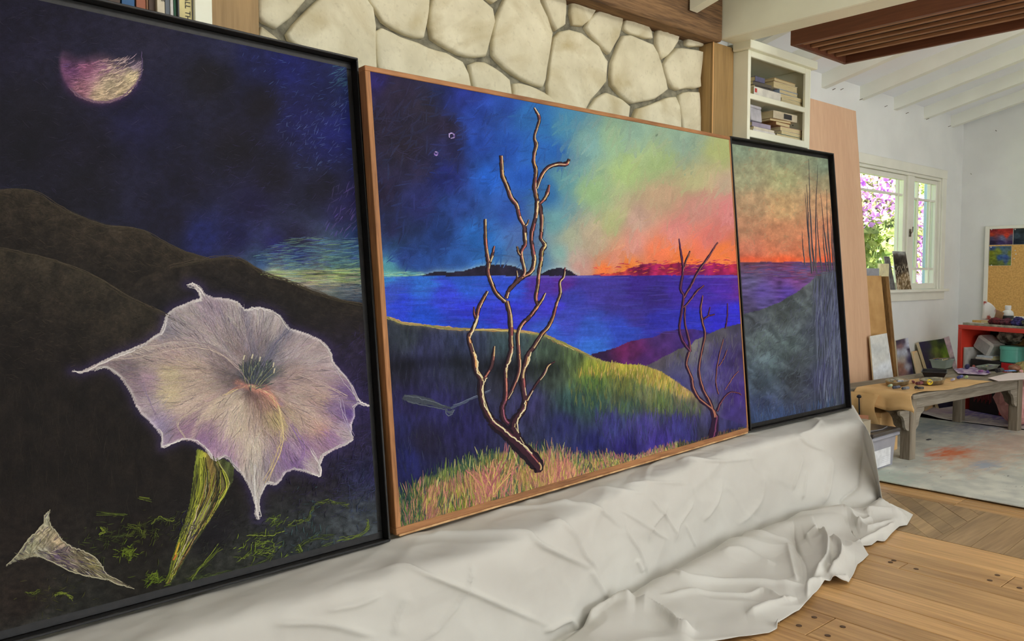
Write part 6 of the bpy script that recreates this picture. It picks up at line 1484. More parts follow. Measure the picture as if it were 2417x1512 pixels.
# ------------------------------------------------------------------ kraft paper on the table
M_kraft = mat('kraft_paper', alb(206, 170, 118), alb(190, 152, 100), rough=.75, scale=5, bump=.25, bscale=12)
def kraft():
    na, nb = 50, 60; rows = []
    for i in range(na):
        a = i / (na - 1); r_ = []
        for j in range(nb):
            b = j / (nb - 1)
            # a along the table from the left end (a<.24 hangs down), b from front to back
            s_ = -.225 + a * 1.475; y = -.10 + b * .50 + .03 * math.sin(a * 9) * (1 - b) + .02 * math.sin(5 * a)
            z = TZ + .003 + .010 * float(vnoise(np.array(a * 9), np.array(b * 6), 7)); x = s_
            if s_ < -.095:
                k = -.095 - s_; x = -.100 - .05 * k - .03 * abs(math.sin(b * 7)) * min(1, k * 6) - .012; z = TZ - k + .012 * math.sin(b * 11)
            if y < -.088:
                if s_ < .25 + .05 * math.sin(a * 30): z = min(z, TZ + .004) - (-.088 - y) * 2.0; y = -.100 - .01 * math.sin(a * 20)
            r_.append(TL(x, y, z))
        rows.append(r_)
    o = MB().grid(rows).build('kraft_paper', M_kraft, None, True, solid=.001)
    return tag(o, 'brown kraft paper spread on the low table and hanging over its left end', 'paper')
kraft()
def tpx(x, y, z=TZ + .012): p = onz_(*z2(x, y), z); return Vector((float(p[0]), float(p[1]), z))
# hanging kraft roll and strap at the left end
def paper_fold(name, label, pts_px, X, m, depth=.05):
    P_ = [at(*z2(*q), X=X) for q in pts_px]
    return tag(MB().prism([V3(p) for p in P_], (0, 0, 0), (depth, 0, 0)).build(name, m), label, 'paper')
c_ = TL(-.16, .36)
rows = []
for i in range(14):
    a = i / 13; rows.append([TL(-.13 - .05 * math.sin(a * PI) - .02 * math.sin(b * 4), .18 + b * .05 + .012 * math.sin(a * 5), TZ - .02 - a * .26) for b in range(7)])
tag(MB().grid(rows).build('paper_sheet', M_kraft, None, True, solid=.001), 'second kraft sheet hanging at the far corner of the low table, beside the black rod', 'paper')
rod = thing('black_rod', 'thin black rod with a round knob hanging at the left end of the low table', 'rod', tuple(TL(-.205, .30, .28)))
M_blackp = mat('black_plastic', alb(30, 29, 32), alb(22, 21, 24), rough=.35)
MB().tube([TL(-.205, .30, .30), TL(-.205, .31, .50)], .006, 8).build('shaft', M_blackp, rod)
MB().lathe([(.001, 0), (.016, .003), (.02, .014), (.012, .026), (.001, .03)], TL(-.205, .31, .495), 12).build('knob', M_blackp, rod)
MB().bbox(-.01, .035, -.05, .02, 0, .05, b=.012, R=TRm, o=TL(-.21, .31, .265)).build('grip', M_blackp, rod)
# paper bag on the floor under the left end
bg_ = at(*z3(545, 470), Y=3.02); bagx = float(bg_[0])
bag = thing('paper_bag', 'brown paper bag standing on the rug under the left end of the low table', 'bag', (bagx, 3.1, .016))
MB().bbox(bagx - .17, bagx + .16, 3.0, 3.2, .017, .36, b=.01).build('bag_body', M_kraft, bag); MB().bbox(bagx - .175, bagx + .165, 2.995, 3.205, .33, .37, b=.006).build('bag_rim', M_kraft, bag)
# ------------------------------------------------------------------ things on the table
M_tin = mat('dull_tin', alb(170, 164, 146), alb(120, 116, 100), rough=.3, metallic=.85, scale=14)
def oval_tin(label, cx_, cy_, sx, sy, h, rot, m=M_tin):
    c = tpx(cx_, cy_); c.z = TZ + .013
    t = thing('oval_tin', label, 'tin', tuple(c), rot, 'oval tins on the low table')
    R = Rz(rot); prof = [(.86, .002), (.93, .004), (1.0, h), (1.02, h + .003), (.985, h + .002), (.915, .008), (.01, .006)]
    MB().lathe(prof, c, 40, sx, sy, R=R, cap=False).build('tin_body', m, t, True)
    ring = [c + R @ Vector((1.01 * sx * math.cos(q), 1.01 * sy * math.sin(q), h + .002)) for q in np.linspace(0, 2 * PI, 41)]
    MB().tube(ring, .003, 6, False).build('rolled_rim', m, t, True)
    return c
ca = oval_tin('oval tin of coloured pastel stubs nearest the left end of the low table', 650, 1070, .155, .085, .032, .1)
cb = oval_tin('shiny empty oval tin beside the yellow lid on the low table', 1040, 1062, .165, .085, .036, .0)
def stub(label, p, L, r, rot, col, group='loose pastels and crayons on the low table', tiltz=0.0):
    t = thing('pastel_stick', label, 'pastel', tuple(p), rot, group)
    R = Rz(rot) @ Matrix.Rotation(tiltz, 3, 'Y')
    MB().tube([Vector(p) + R @ Vector((-L / 2, 0, r)), Vector(p) + R @ Vector((-L / 2 + .004, 0, r)), Vector(p) + R @ Vector((L / 2, 0, r))], [r * .8, r, r], 9).build('stick', cmat(*col), t)
    MB().tube([Vector(p) + R @ Vector((-L * .12, 0, r)), Vector(p) + R @ Vector((L * .46, 0, r))], r * 1.06, 9).build('wrapper', cmat(min(255, col[0] + 36), min(255, col[1] + 34), min(255, col[2] + 30)), t)
STN = ['brick red', 'navy blue', 'pale tan', 'moss grey', 'ochre', 'ice blue', 'plum', 'cream']; STC = [(150, 60, 60), (70, 80, 130), (150, 140, 120), (90, 100, 90), (160, 120, 60), (120, 130, 150), (80, 60, 90), (190, 180, 160)]
for k in range(8):
    a = 2 * PI * k / 8 + .3; q = .75 if k % 2 else .45; cc_ = STC[k]
    p = ca + Rz(.1) @ Vector((.115 * q * math.cos(a), .055 * q * math.sin(a), .008 + .006 * (k % 3)))
    stub(STN[k] + ' pastel stub piled in the left oval tin', p, random.uniform(.045, .07), .010, random.uniform(0, 3), cc_, 'pastel stubs in the left oval tin')
# black tray
def tray(name, label, cx_, cy_, lx, ly, h, rot, m, z=None):
    c = tpx(cx_, cy_); c.z = TZ + .013 if z is None else z
    t = thing(name, label, 'tray', tuple(c), rot); R = Rz(rot)
    def ringp(s, zz): return [(sx * (lx * s), sy * (ly * s), zz) for sx, sy in ((-.5, -.5), (.5, -.5), (.5, .5), (-.5, .5))]
    rings = [ringp(.80, 0), ringp(1.0, h), ringp(1.07, h), ringp(1.07, h - .006), ringp(1.015, h - .008), ringp(.81, -.0)]
    rings = [ringp(.80, .0), ringp(1.0, h - .004), ringp(1.07, h - .006), ringp(1.07, h), ringp(.99, h), ringp(.79, .006)]
    vs = [R @ Vector(p) + c for r_ in rings for p in r_]; fs = []
    for i in range(len(rings) - 1):
        for k in range(4): fs.append((i * 4 + k, i * 4 + (k + 1) % 4, (i + 1) * 4 + (k + 1) % 4, (i + 1) * 4 + k))
    fs += [(3, 2, 1, 0), tuple(range(len(vs) - 4, len(vs)))]
    MB().add(vs, fs).build('tray_body', m, t); return c
ct = tray('paint_tray', 'black plastic tray holding a few dark pastels in the middle of the table', 1065, 985, .29, .20, .05, .35, M_blackp, TZ + .018)
for k, (nm_, cc_) in enumerate((('olive', (96, 92, 50)), ('bone white', (186, 176, 150)), ('charcoal', (60, 56, 54)), ('mustard', (150, 124, 56)))): stub(nm_ + ' pastel stub lying in the black plastic tray', ct + Vector((-.06 + .04 * k, -.02 + .02 * (k % 2), .008)), .05, .010, .8 * k, cc_, 'pastels in the black tray')
M_clear = mat('cloudy_plastic', alb(160, 172, 158), alb(140, 152, 140), rough=.25, trans=.35, spec=.5)
cs = tray('tool_tub', 'cloudy plastic tub full of brushes and wooden tools on the low table', 1150, 885, .24, .15, .085, .05, M_clear)
def tool(label, cx_, L, rot, col, zz, r=.005, grp='tools in the cloudy plastic tub'):
    t = thing('art_tool', label, 'tool', tuple(cx_), rot, grp); R = Rz(rot)
    MB().tube([cx_ + R @ Vector((-L / 2, 0, zz)), cx_ + R @ Vector((L * .25, 0, zz))], [r, r * .8], 8).build('handle', cmat(*col), t)
    MB().tube([cx_ + R @ Vector((L * .25, 0, zz)), cx_ + R @ Vector((L / 2, 0, zz))], [r * .9, r * .5], 8).build('tip', cmat(90, 84, 76), t)
for k, (rr, cc_, nm_) in enumerate(((.1, (190, 170, 120), 'pale wood'), (-.15, (110, 104, 100), 'grey'), (.4, (206, 200, 190), 'white'), (-.35, (120, 86, 50), 'dark brown'), (.05, (70, 80, 120), 'blue'))):
    tool(nm_ + ' handled tool lying across the cloudy plastic tub', cs + Vector((random.uniform(-.02, .02), -.04 + .017 * k, .088)), .20 + .02 * random.random(), rr, cc_, .006 * (k % 2))
M_palp = mat('purple_stained_paper', alb(186, 170, 186), alb(104, 70, 130), rough=.8, scale=14, lo=.42, hi=.55)
def flat_paper(label, pts, m, z, name='paper_sheet'):
    P_ = [onz_(*z2(*q), z) for q in pts]; return tag(MB().prism([V3(p) for p in P_], (0, 0, 0), (0, 0, .0012)).build(name, m), label, 'paper')
flat_paper('purple stained palette paper behind the pastel tubs on the table', [(1280, 900), (1500, 875), (1700, 940), (1640, 965), (1330, 950)], M_palp, TZ + .016, 'palette_paper')
flat_paper('white pink marked paper at the right end of the low table', [(1660, 1000), (1900, 945), (2140, 940), (2120, 1010), (1780, 1036)], mat('pink_marked_paper', alb(212, 200, 196), alb(190, 160, 164), rough=.85, scale=12, lo=.3, hi=.42), TZ + .016)
ctr = tray('pastel_tray', 'long clear tray of mixed green and dark pastels on the low table', 1660, 905, .30, .10, .035, -.05, M_clear, TZ + .019)
for k, (nm_, cc_) in enumerate((('leaf green', (110, 126, 50)), ('dark moss', (60, 64, 40)), ('sand', (170, 156, 120)), ('violet', (84, 62, 110)), ('grey', (130, 130, 126)))): stub(nm_ + ' pastel lying in the long clear tray', ctr + Vector((-.10 + .05 * k, .012 * (-1) ** k, .008)), .065, .011, .3 * (-1) ** k, cc_, 'pastels in the long clear tray')
for lab_, xx, yy, L, r, rot, col in (('dark blue pastel bundle behind the palette paper', 1430, 900, .09, .022, .3, (40, 44, 80)), ('grey green pastel nearest the table edge at the left', 570, 1105, .07, .011, .1, (150, 168, 140)), ('blue grey stick beside the grey green pastel', 640, 1125, .09, .012, -.15, (66, 72, 92)), ('slate stick at the very front of the kraft paper', 740, 1135, .08, .012, -.2, (84, 88, 96)),
        ('maroon pastel in front of the empty oval tin', 900, 1080, .10, .014, -.1, (92, 44, 50)), ('black stub with brown tip near the front edge', 860, 1125, .05, .012, .3, (46, 40, 34)), ('second black stub pointing at the table edge', 910, 1130, .05, .010, -.6, (40, 38, 38)), ('blue wrapped oil stick at the right of the empty tin', 1350, 1010, .13, .014, .12, (60, 66, 120)), ('pale green tipped oil stick right of the blue wrapped one', 1420, 1008, .06, .012, .2, (150, 170, 120)),
        ('grey lilac oil stick under the blue wrapped one', 1270, 1035, .10, .010, .15, (150, 146, 160)), ('purple stub on the palette paper near the clear tray', 1660, 948, .05, .012, .4, (80, 60, 120)), ('mauve stub on the palette paper beside the dark bundle', 1580, 942, .06, .012, -.1, (120, 70, 120)), ('thick black marker with a white band near the clear tray', 1790, 940, .13, .019, -.05, (44, 42, 44)), ('slim blue pen at the right end of the table', 1910, 932, .14, .007, -.5, (86, 120, 170)), ('red dark crayon lying in the left tin edge', 830, 1060, .08, .010, .5, (120, 50, 60))):
    p = tpx(xx, yy); p.z = TZ + .0165; stub(lab_, p, L, r, rot, col)
yl = tpx(1010, 1082); yl.z = TZ + .04
lid = thing('yellow_cap', 'round yellow cap standing on edge in front of the oval tin', 'cap', (yl.x, yl.y, TZ + .0165)); Rc = Rz(YAW - PI / 2) @ Matrix.Rotation(PI / 2, 3, 'X')
MB().lathe([(.001, -.010), (.024, -.010), (.025, 0), (.023, .010), (.017, .011), (.016, .004), (.001, .004)], yl, 24, R=Rc).build('cap_body', cmat(222, 190, 30), lid, True)
MB().lathe([(.001, .0045), (.009, .0045), (.009, .0065), (.001, .0065)], yl, 16, R=Rc).build('cap_centre', cmat(240, 214, 80), lid)
br_ = tpx(1960, 925); br_.z = TZ + .0175
sh = thing('shell_dish', 'brown rounded pot at the far right of the low table', 'pot', tuple(br_))
MB().lathe([(.001, 0), (.045, .004), (.062, .025), (.055, .048), (.03, .058), (.001, .06)], br_, 20, 1.1, .9).build('pot_body', mat('mottled_brown', alb(150, 104, 76), alb(90, 60, 48), rough=.4, scale=30), sh, True)
MB().lathe([(.001, .058), (.012, .058), (.010, .068), (.001, .07)], br_, 12).build('pot_knob', cmat(120, 80, 60), sh, True)

# ------------------------------------------------------------------ storage bin with books on its lid
M_bin = mat('smoky_plastic', alb(164, 164, 172), alb(150, 150, 160), rough=.22, trans=.25, spec=.5)
M_binlid = mat('dark_lid_plastic', alb(66, 60, 56), alb(52, 48, 46), rough=.28)
BX0, BX1, BY0, BY1, BH = 6.035, 6.445, 2.765, 3.30, .285
bn = thing('storage_bin', 'translucent grey storage bin with dark lid at the end of the drop cloth', 'storage bin', ((BX0 + BX1) / 2, 3.03, .016))
def taper(x0, x1, y0, y1, z0, z1, k, mb):
    cx_, cy_ = (x0 + x1) / 2, (y0 + y1) / 2
    vs = [(cx_ + (x - cx_) * s_, cy_ + (y - cy_) * s_, z) for z, s_ in ((z0, k), (z1, 1)) for y in (y0, y1) for x in (x0, x1)]
    return mb.add(vs, [(0, 2, 3, 1), (4, 5, 7, 6), (0, 1, 5, 4), (2, 6, 7, 3), (0, 4, 6, 2), (1, 3, 7, 5)])
bb_ = taper(BX0, BX1, BY0, BY1, .0175, BH, .93, MB()).build('bin_body', M_bin, bn)
MB().bbox(BX0 - .02, BX1 + .025, BY0 - .02, BY1 + .02, BH - .03, BH + .0, b=.01).build('bin_rim', M_bin, bn)
bl_ = MB().bbox(BX0 - .025, BX1 + .03, BY0 - .025, BY1 + .025, BH + .001, BH + .03, b=.009).build('lid', M_binlid, bn)
MB().bbox(BX0 + .03, BX1 - .03, BY0 + .03, BY1 - .03, BH + .03, BH + .036, b=.004).build('lid_panel', M_binlid, bl_)
MB().tube([(BX0 + .05, BY0 + .05, BH + .0375), ((BX0 + BX1) / 2, BY0 + .02, BH + .038), (BX1 - .05, BY0 + .05, BH + .0375)], .003, 6).build('lid_rib', cmat(130, 130, 134), bl_)
pl_ = MB()
pl_.box(BX0 + .03, BX1 - .08, BY0 + .0045, BY0 + .006, .04, .175)
pl_.build('label_sheet', cmat(216, 216, 218), bb_)
for k in range(4): MB().box(BX1 - .24, BX1 - .10, BY0 + .003, BY0 + .0043, .07 + k * .014, .0725 + k * .014).build('label_line', cmat(190, 192, 196), bb_)
gB = 'books stacked on the storage bin'
bzc = BH + .038
book('white paperback lowest on the storage bin lid', (6.10, 2.99, bzc), .30, .22, .022, (206, 206, 204), .1, gB, '-y', hard=False)
book('grey and white book with spine print second on the bin', (6.12, 2.98, bzc + .022), .29, .22, .026, (176, 184, 184), .25, gB, '-y', lab=(-.08, .1, .004, .022, (120, 128, 124)))
book('red covered book third in the stack on the bin', (6.13, 2.98, bzc + .048), .28, .22, .016, (190, 64, 48), .32, gB, '-y')
book('brown picture book topmost on the storage bin', (6.15, 2.99, bzc + .064), .30, .24, .014, (166, 108, 80), .38, gB, '+y')

# ------------------------------------------------------------------ boards and canvases leaning on the window wall
def quad_panel(name, label, cat, BL, BR, TL_, TR2, th_, m, yw=YW - .02, parts=True, colf=None, res=(40, 40), zb=.032, edge_m=None):
    P_ = [V3(onz_(*BL, zb)) if len(BL) == 2 else Vector(BL), V3(onz_(*BR, zb)) if len(BR) == 2 else Vector(BR), V3(at(*TR2, Y=yw - th_)) if len(TR2) == 2 else Vector(TR2), V3(at(*TL_, Y=yw - th_)) if len(TL_) == 2 else Vector(TL_)]
    n = (P_[1] - P_[0]).cross(P_[3] - P_[0]).normalized()
    if n.y > 0: n = -n
    t = thing(name, label, cat, tuple((P_[0] + P_[1]) / 2))
    MB().prism(P_, n * -th_, n * 0.0).build('panel', edge_m or m, t)
    nA, nB = res; V = []
    for i in range(nA):
        a = i / (nA - 1)
        for j in range(nB):
            b = j / (nB - 1); V.append(tuple((P_[0] * (1 - a) + P_[1] * a) * (1 - b) + (P_[3] * (1 - a) + P_[2] * a) * b + n * .001))
    V = np.array(V); q_ = proj(V); cc_ = colf(q_[:, 0], q_[:, 1]) if colf else None
    M = INV[t.name]; o = link('painted_face', numpy_mesh('painted_face', V @ M[:3, :3].T + M[:3, 3], grid_faces(nA, nB), lin(np.clip(cc_, 0, 255)) / KL if cc_ is not None else None, m, True), t)
    return t, P_, n
def face(samples, nscale=10, amp=.3, sd=600, px_=3.4, soft=4):
    def f(px, py): return idw(px, py, [(z2(s[0], s[1]) + tuple(s[2:])) for s in samples], px_, soft) * (1 - amp / 2 + amp * fbm(px / nscale, py / nscale, sd, 3))[:, None]
    return f
M_small = paint_material('small_picture_paint', rough=.6)
M_edge = mat('raw_canvas_edge', alb(196, 180, 146), rough=.8)
# brown hardboard with a deep stretcher
def wl(x, y, Y, z=None):
    p = V3(at(*z2(x, y), Y=Y))
    if z is not None: p.z = z
    return tuple(p)
hy = YW - .12
quad_panel('hardboard_panel', 'large brown hardboard panel leaning behind the plywood, below the window', 'panel', wl(150, 1100, 3.62, .035), wl(640, 1100, 3.62, .035), wl(120, -140, hy), wl(470, -140, hy), .012, mat('brown_hardboard', alb(196, 156, 102), alb(172, 130, 78), rough=.7, scale=4), edge_m=cmat(176, 134, 84))
pst = thing('timber_batten', 'thick brown batten with blotched side, along the hardboard panel edge', 'batten', (8.5, 3.65, .02))
bA = V3(onz_(*z2(668, 1235), .03)); bB = V3(at(2080, 652, Y=YW - .07))
bA = Vector(wl(622, 1150, 3.60, .035)); d_ = Vector((.072, 0, 0)); e_ = Vector((0, -.045, 0))
MB().add([bA, bA + d_, bA + d_ + e_, bA + e_, bB, bB + d_, bB + d_ + e_, bB + e_], [(3, 2, 1, 0), (4, 5, 6, 7), (0, 1, 5, 4), (1, 2, 6, 5), (2, 3, 7, 6), (3, 0, 4, 7)]).build('batten_body', wood('dark_batten', alb(140, 104, 58), alb(82, 54, 26), 'z', rough=.8, scale=10), pst)
MB().add([bA + d_ * 1.02 + e_, bA + d_ * 1.1 + e_, bB + d_ * 1.1 + e_, bB + d_ * 1.02 + e_], [(0, 1, 2, 3)]).build('pale_edge', cmat(206, 196, 176), pst, solid=.003)
quad_panel('white_board', 'white board with grey smudges leaning in front of the hardboard panel', 'board', wl(445, 1200, 3.50, .035), wl(690, 1190, 3.50, .035), wl(345, 535, 3.62), wl(535, 500, 3.62), .012, M_small, colf=face([(430, 560, 206, 206, 200), (430, 680, 190, 192, 188), (480, 780, 196, 196, 190), (400, 820, 206, 206, 200), (500, 880, 214, 218, 222), (420, 980, 214, 218, 222), (560, 960, 216, 219, 222), (450, 1150, 214, 216, 220)], 5, .16, 601), edge_m=M_edge)
quad_panel('small_canvas', 'small canvas of a pale doorway with dark edge and white drips', 'canvas', (8.74, 3.70, .032), (9.14, 3.68, .032), z2(635, 585), z2(770, 550), .02, M_small, colf=face([(660, 600, 60, 54, 70), (720, 590, 70, 60, 74), (680, 640, 120, 90, 90), (680, 720, 168, 170, 180), (740, 700, 176, 180, 190), (700, 800, 170, 160, 150), (690, 860, 150, 110, 90), (720, 920, 150, 110, 100), (780, 680, 50, 44, 64), (810, 800, 56, 50, 76), (760, 880, 160, 160, 170), (830, 920, 52, 48, 74), (760, 580, 190, 194, 206), (780, 640, 180, 184, 200), (760, 1000, 120, 100, 100), (850, 1200, 60, 56, 66), (780, 1300, 90, 90, 96)], 5, .3, 602, 4, 3), edge_m=M_edge)
quad_panel('wood_panel', 'bare pale wood panel leaning between the doorway canvas and green painting', 'panel', z2(965, 1375), z2(1100, 1300), z2(815, 705), z2(900, 690), .012, mat('birch_panel', alb(212, 182, 136), alb(198, 166, 120), rough=.7, scale=5), edge_m=M_edge)
quad_panel('dark_painting', 'dark purple painting with a glowing green streak, leaning near the red shelf', 'painting', z2(1117, 1340), z2(1390, 1300), z2(890, 602), z2(1172, 560), .035, M_small, colf=face([(930, 640, 44, 40, 66), (1000, 640, 40, 38, 60), (960, 760, 42, 36, 56), (1020, 860, 40, 36, 60), (1060, 620, 70, 84, 40), (1090, 680, 100, 116, 48), (1110, 760, 90, 100, 50), (1130, 640, 58, 74, 34), (1170, 700, 96, 128, 40), (1190, 760, 110, 140, 40), (1160, 800, 80, 104, 36), (1220, 800, 50, 60, 34), (1140, 580, 40, 44, 40), (1200, 850, 44, 50, 44), (1050, 800, 64, 66, 60), (1150, 1000, 36, 34, 50), (1200, 1250, 34, 32, 52)], 4, .4, 603, 3.6, 3), edge_m=M_edge)
quad_panel('pale_board', 'pale pink smeared board tucked behind the dark green painting', 'board', z2(1290, 1300), z2(1420, 1270), z2(1165, 555), z2(1228, 535), .01, M_small, yw=YW - .005, colf=face([(1200, 580, 176, 154, 160), (1230, 660, 160, 138, 150), (1250, 740, 186, 168, 170), (1270, 800, 100, 90, 100), (1290, 830, 180, 160, 164), (1340, 1100, 170, 150, 150)], 4, .35, 604), edge_m=M_edge)

# ------------------------------------------------------------------ things on the window sill
zs = WZ0 + .005
def sillx(p): return float(at(p, 680, Y=YW - .03)[0])
def leaning_print(name, label, x0, x1, h, yb, colf, m):
    t = thing(name, label, 'photograph', ((x0 + x1) / 2, yb, zs))
    P_ = [Vector((x0, yb, zs)), Vector((x1, yb, zs)), Vector((x1 - .05, yb + .055, zs + h)), Vector((x0 - .02, yb + .055, zs + h))]
    n = (P_[1] - P_[0]).cross(P_[3] - P_[0]).normalized(); n = -n if n.y > 0 else n
    MB().prism(P_, n * -.003, n * 0).build('print_backing', cmat(206, 200, 190), t)
    V = np.array([tuple((P_[0] * (1 - a) + P_[1] * a) * (1 - b) + (P_[3] * (1 - a) + P_[2] * a) * b + n * .0008) for a in np.linspace(0.01, .99, 50) for b in np.linspace(.01, .99, 70)])
    q_ = proj(V); M = INV[t.name]; link('print_face', numpy_mesh('print_face', V @ M[:3, :3].T + M[:3, 3], grid_faces(50, 70), lin(np.clip(colf(q_[:, 0], q_[:, 1]), 0, 255)) / KL, m, True), t)
def c1(x, y): return z1(x, y)
def fph(px, py):
    s_ = [(860, 1060, 150, 150, 150), (950, 1060, 160, 160, 158), (880, 1120, 60, 52, 46), (920, 1160, 40, 34, 30), (960, 1140, 60, 54, 48), (850, 1240, 70, 60, 50), (900, 1260, 44, 36, 30), (960, 1240, 56, 48, 38), (900, 1340, 90, 74, 52), (980, 1320, 130, 108, 76), (900, 1400, 120, 98, 66), (990, 1400, 110, 92, 64)]
    c = idw(px, py, [(c1(a, b) + (r, g, bb)) for a, b, r, g, bb in s_], 3.4, 2); n = fbm(px / 1.6, py / 5, 620, 3); st = (n > .60) * sstep(617, 630, py)
    c = c * (.6 + .8 * n)[:, None]; return c + st[:, None] * (np.array([206, 196, 176]) - c) * .6
leaning_print('photo_print', 'sepia photograph with pale drips standing on the window sill', sillx(2111), sillx(2145), .42, YW - .062, fph, M_small)
leaning_print('photo_print', 'darker narrow photograph half hidden behind the sepia one on the sill', sillx(2094) + .0, sillx(2110), .36, YW - .050, lambda px, py: np.stack([70 + 90 * fbm(px / 3, py / 6, 630, 3), 68 + 88 * fbm(px / 3, py / 6, 630, 3), 70 + 86 * fbm(px / 3, py / 6, 630, 3)], 1) * .8, M_small)
xx0, xx1 = sillx(2071), sillx(2092)
tag(MB().bbox(xx0, xx1, YW - .055, YW - .025, zs + .0, zs + .28, b=.004).build('cream_block', cmat(214, 204, 162)), 'plain cream block standing on the window sill beside the photographs', 'block')
xx0, xx1 = sillx(2030), sillx(2068)
tag(MB().bbox(xx0, xx1, YW - .06, YW - .02, zs + .0, zs + .23, b=.004).build('grey_block', cmat(150, 152, 160)), 'grey painted block on the window sill beside the plywood sheet', 'block')

# ------------------------------------------------------------------ cork board on the far wall
XC = XF - .03
def fx(x, y, X=XC): return V3(at(*z1(x, y), X=X))
tl = fx(1790, 815); cbd = thing('cork_board', 'cork pin board in a white frame on the far wall', 'cork board', (XC, tl.y - .6, .95))
cy1, cz1 = tl.y, tl.z; cy0, cz0 = cy1 - 1.35, .98
M_cork = mat('cork', alb(206, 164, 96), alb(186, 142, 78), rough=.9, scale=60, detail=3, bump=.3)
fw = .045
MB().bbox(XC - .012, XC + .028, cy1 - fw, cy1, cz0, cz1, b=.003).build('frame_strip', M_white, cbd); MB().bbox(XC - .012, XC + .028, cy0, cy0 + fw, cz0, cz1, b=.003).build('frame_strip', M_white, cbd)
MB().bbox(XC - .012, XC + .028, cy0 + fw, cy1 - fw, cz1 - fw * .8, cz1, b=.003).build('frame_strip', M_white, cbd); MB().bbox(XC - .012, XC + .028, cy0 + fw, cy1 - fw, cz0, cz0 + fw, b=.003).build('frame_strip', M_white, cbd)
MB().box(XC + .004, XC + .02, cy0 + fw, cy1 - fw, cz0 + fw, cz1 - fw * .8).build('cork_sheet', M_cork, cbd)
def pinned(label, x0, y0, x1, y1, samples, sd):
    a = fx(x0, y0, XC + .002); b = fx(x1, y1, XC + .002); y_a, y_b = a.y, b.y; z_a, z_b = b.z, a.z
    y_a = min(y_a, cy1 - fw - .004)
    t = thing('small_painting', label, 'picture', (XC, (y_a + y_b) / 2, z_a), 0, 'small pictures pinned to the cork board')
    MB().box(XC - .001, XC + .003, y_b, y_a, z_a, z_b).build('picture_card', cmat(206, 200, 186), t)
    Yg, Zg = np.meshgrid(np.linspace(y_a - .002, y_b + .002, 50), np.linspace(z_a + .002, z_b - .002, 44), indexing='ij')
    V = np.stack([np.full_like(Yg, XC - .0018), Yg, Zg], -1).reshape(-1, 3); q_ = proj(V)
    col = idw(q_[:, 0], q_[:, 1], [(z1(s[0], s[1]) + tuple(s[2:])) for s in samples], 4, 2) * (.75 + .5 * fbm(q_[:, 0] / 6, q_[:, 1] / 2.5, sd, 3))[:, None]
    M = INV[t.name]; link('picture_face', numpy_mesh('picture_face', V @ M[:3, :3].T + M[:3, 3], grid_faces(50, 44), lin(np.clip(col, 0, 255)) / KL, M_small, True), t)
    MB().lathe([(.001, 0), (.006, 0), (.007, .006), (.004, .010), (.001, .011)], (XC - .002, y_a - .02, z_b - .012), 10, R=Matrix.Rotation(-PI / 2, 3, 'Y')).build('pin', cmat(214, 212, 206), t)
pinned('small red over violet seascape pinned top left on the cork board', 1826, 838, 2062, 995, [(1850, 850, 110, 34, 40), (1950, 860, 150, 50, 44), (2040, 850, 140, 44, 40), (1850, 900, 160, 60, 40), (2000, 900, 176, 60, 44), (1850, 930, 70, 66, 90), (1960, 935, 100, 104, 130), (2040, 930, 80, 80, 100), (1850, 980, 44, 36, 60), (1950, 970, 60, 50, 90), (2040, 980, 60, 44, 80)], 640)
pinned('small near black seascape pinned at the right of the red one', 2068, 836, 2300, 990, [(2080, 850, 44, 52, 56), (2160, 860, 40, 46, 50), (2100, 910, 60, 74, 84), (2170, 900, 50, 60, 66), (2100, 960, 34, 40, 52), (2250, 900, 40, 48, 56)], 641)
pinned('small yellow green picture with a blue splash pinned below the red seascape', 1826, 1012, 2044, 1203, [(1850, 1025, 60, 84, 130), (1960, 1025, 70, 96, 120), (2030, 1030, 80, 100, 110), (1850, 1080, 120, 126, 40), (1920, 1070, 120, 130, 50), (1990, 1070, 84, 104, 110), (2030, 1080, 110, 120, 60), (1870, 1130, 110, 120, 44), (1930, 1120, 56, 84, 130), (1990, 1120, 60, 84, 140), (1990, 1160, 70, 90, 120), (1880, 1180, 90, 100, 44), (2030, 1180, 100, 116, 56), (1950, 1180, 96, 110, 60)], 642)
for k, (x_, y_) in enumerate(((2085, 1055), (2092, 1090), (2075, 1135), (1850, 1200))):
    p = fx(x_, y_, XC + .002); MB().lathe([(.001, 0), (.006, 0), (.007, .006), (.004, .012), (.001, .013)], (XC + .004, p.y, p.z), 10, R=Matrix.Rotation(-PI / 2, 3, 'Y')).build('pin', cmat(216, 214, 208), cbd)

# ------------------------------------------------------------------ red shelf unit by the far wall
M_red = mat('red_lacquer', alb(206, 62, 44), alb(192, 52, 38), rough=.35, scale=4)
RO = Vector((9.93 * .965, 3.60 * .965, 0)); RD = Vector((-.40, -.917, 0)).normalized(); RN = Vector((RD.y * -1, RD.x, 0)); RN = Vector((.917, -.40, 0)).normalized()
RZ = .964
Rr = Matrix((RD, RN, Vector((0, 0, 1)))).transposed()
ru = thing('red_shelf_unit', 'open red lacquered shelf unit crowded with studio things by the far wall', 'shelf unit', tuple(RO + RD * .6 + RN * .2))
def RB(a0, a1, n0, n1, z0_, z1_, name, m=M_red, par=None, b=.003): return MB().bbox(a0, a1, n0, n1, z0_, z1_, b=b, R=Rr, o=RO).build(name, m, par or ru)
RB(0, 1.25, 0, .42, RZ - .045, RZ, 'top_board'); RB(0, .05, 0, .42, .035, RZ - .046, 'side_board'); RB(1.2, 1.25, 0, .42, .035, RZ - .046, 'side_board'); RB(.051, 1.199, .40, .42, .035, RZ - .046, 'back_board', mat('dark_back', alb(60, 40, 36), rough=.8))
def RP(a, n, z): return RO + RD * a + RN * n + Vector((0, 0, z))
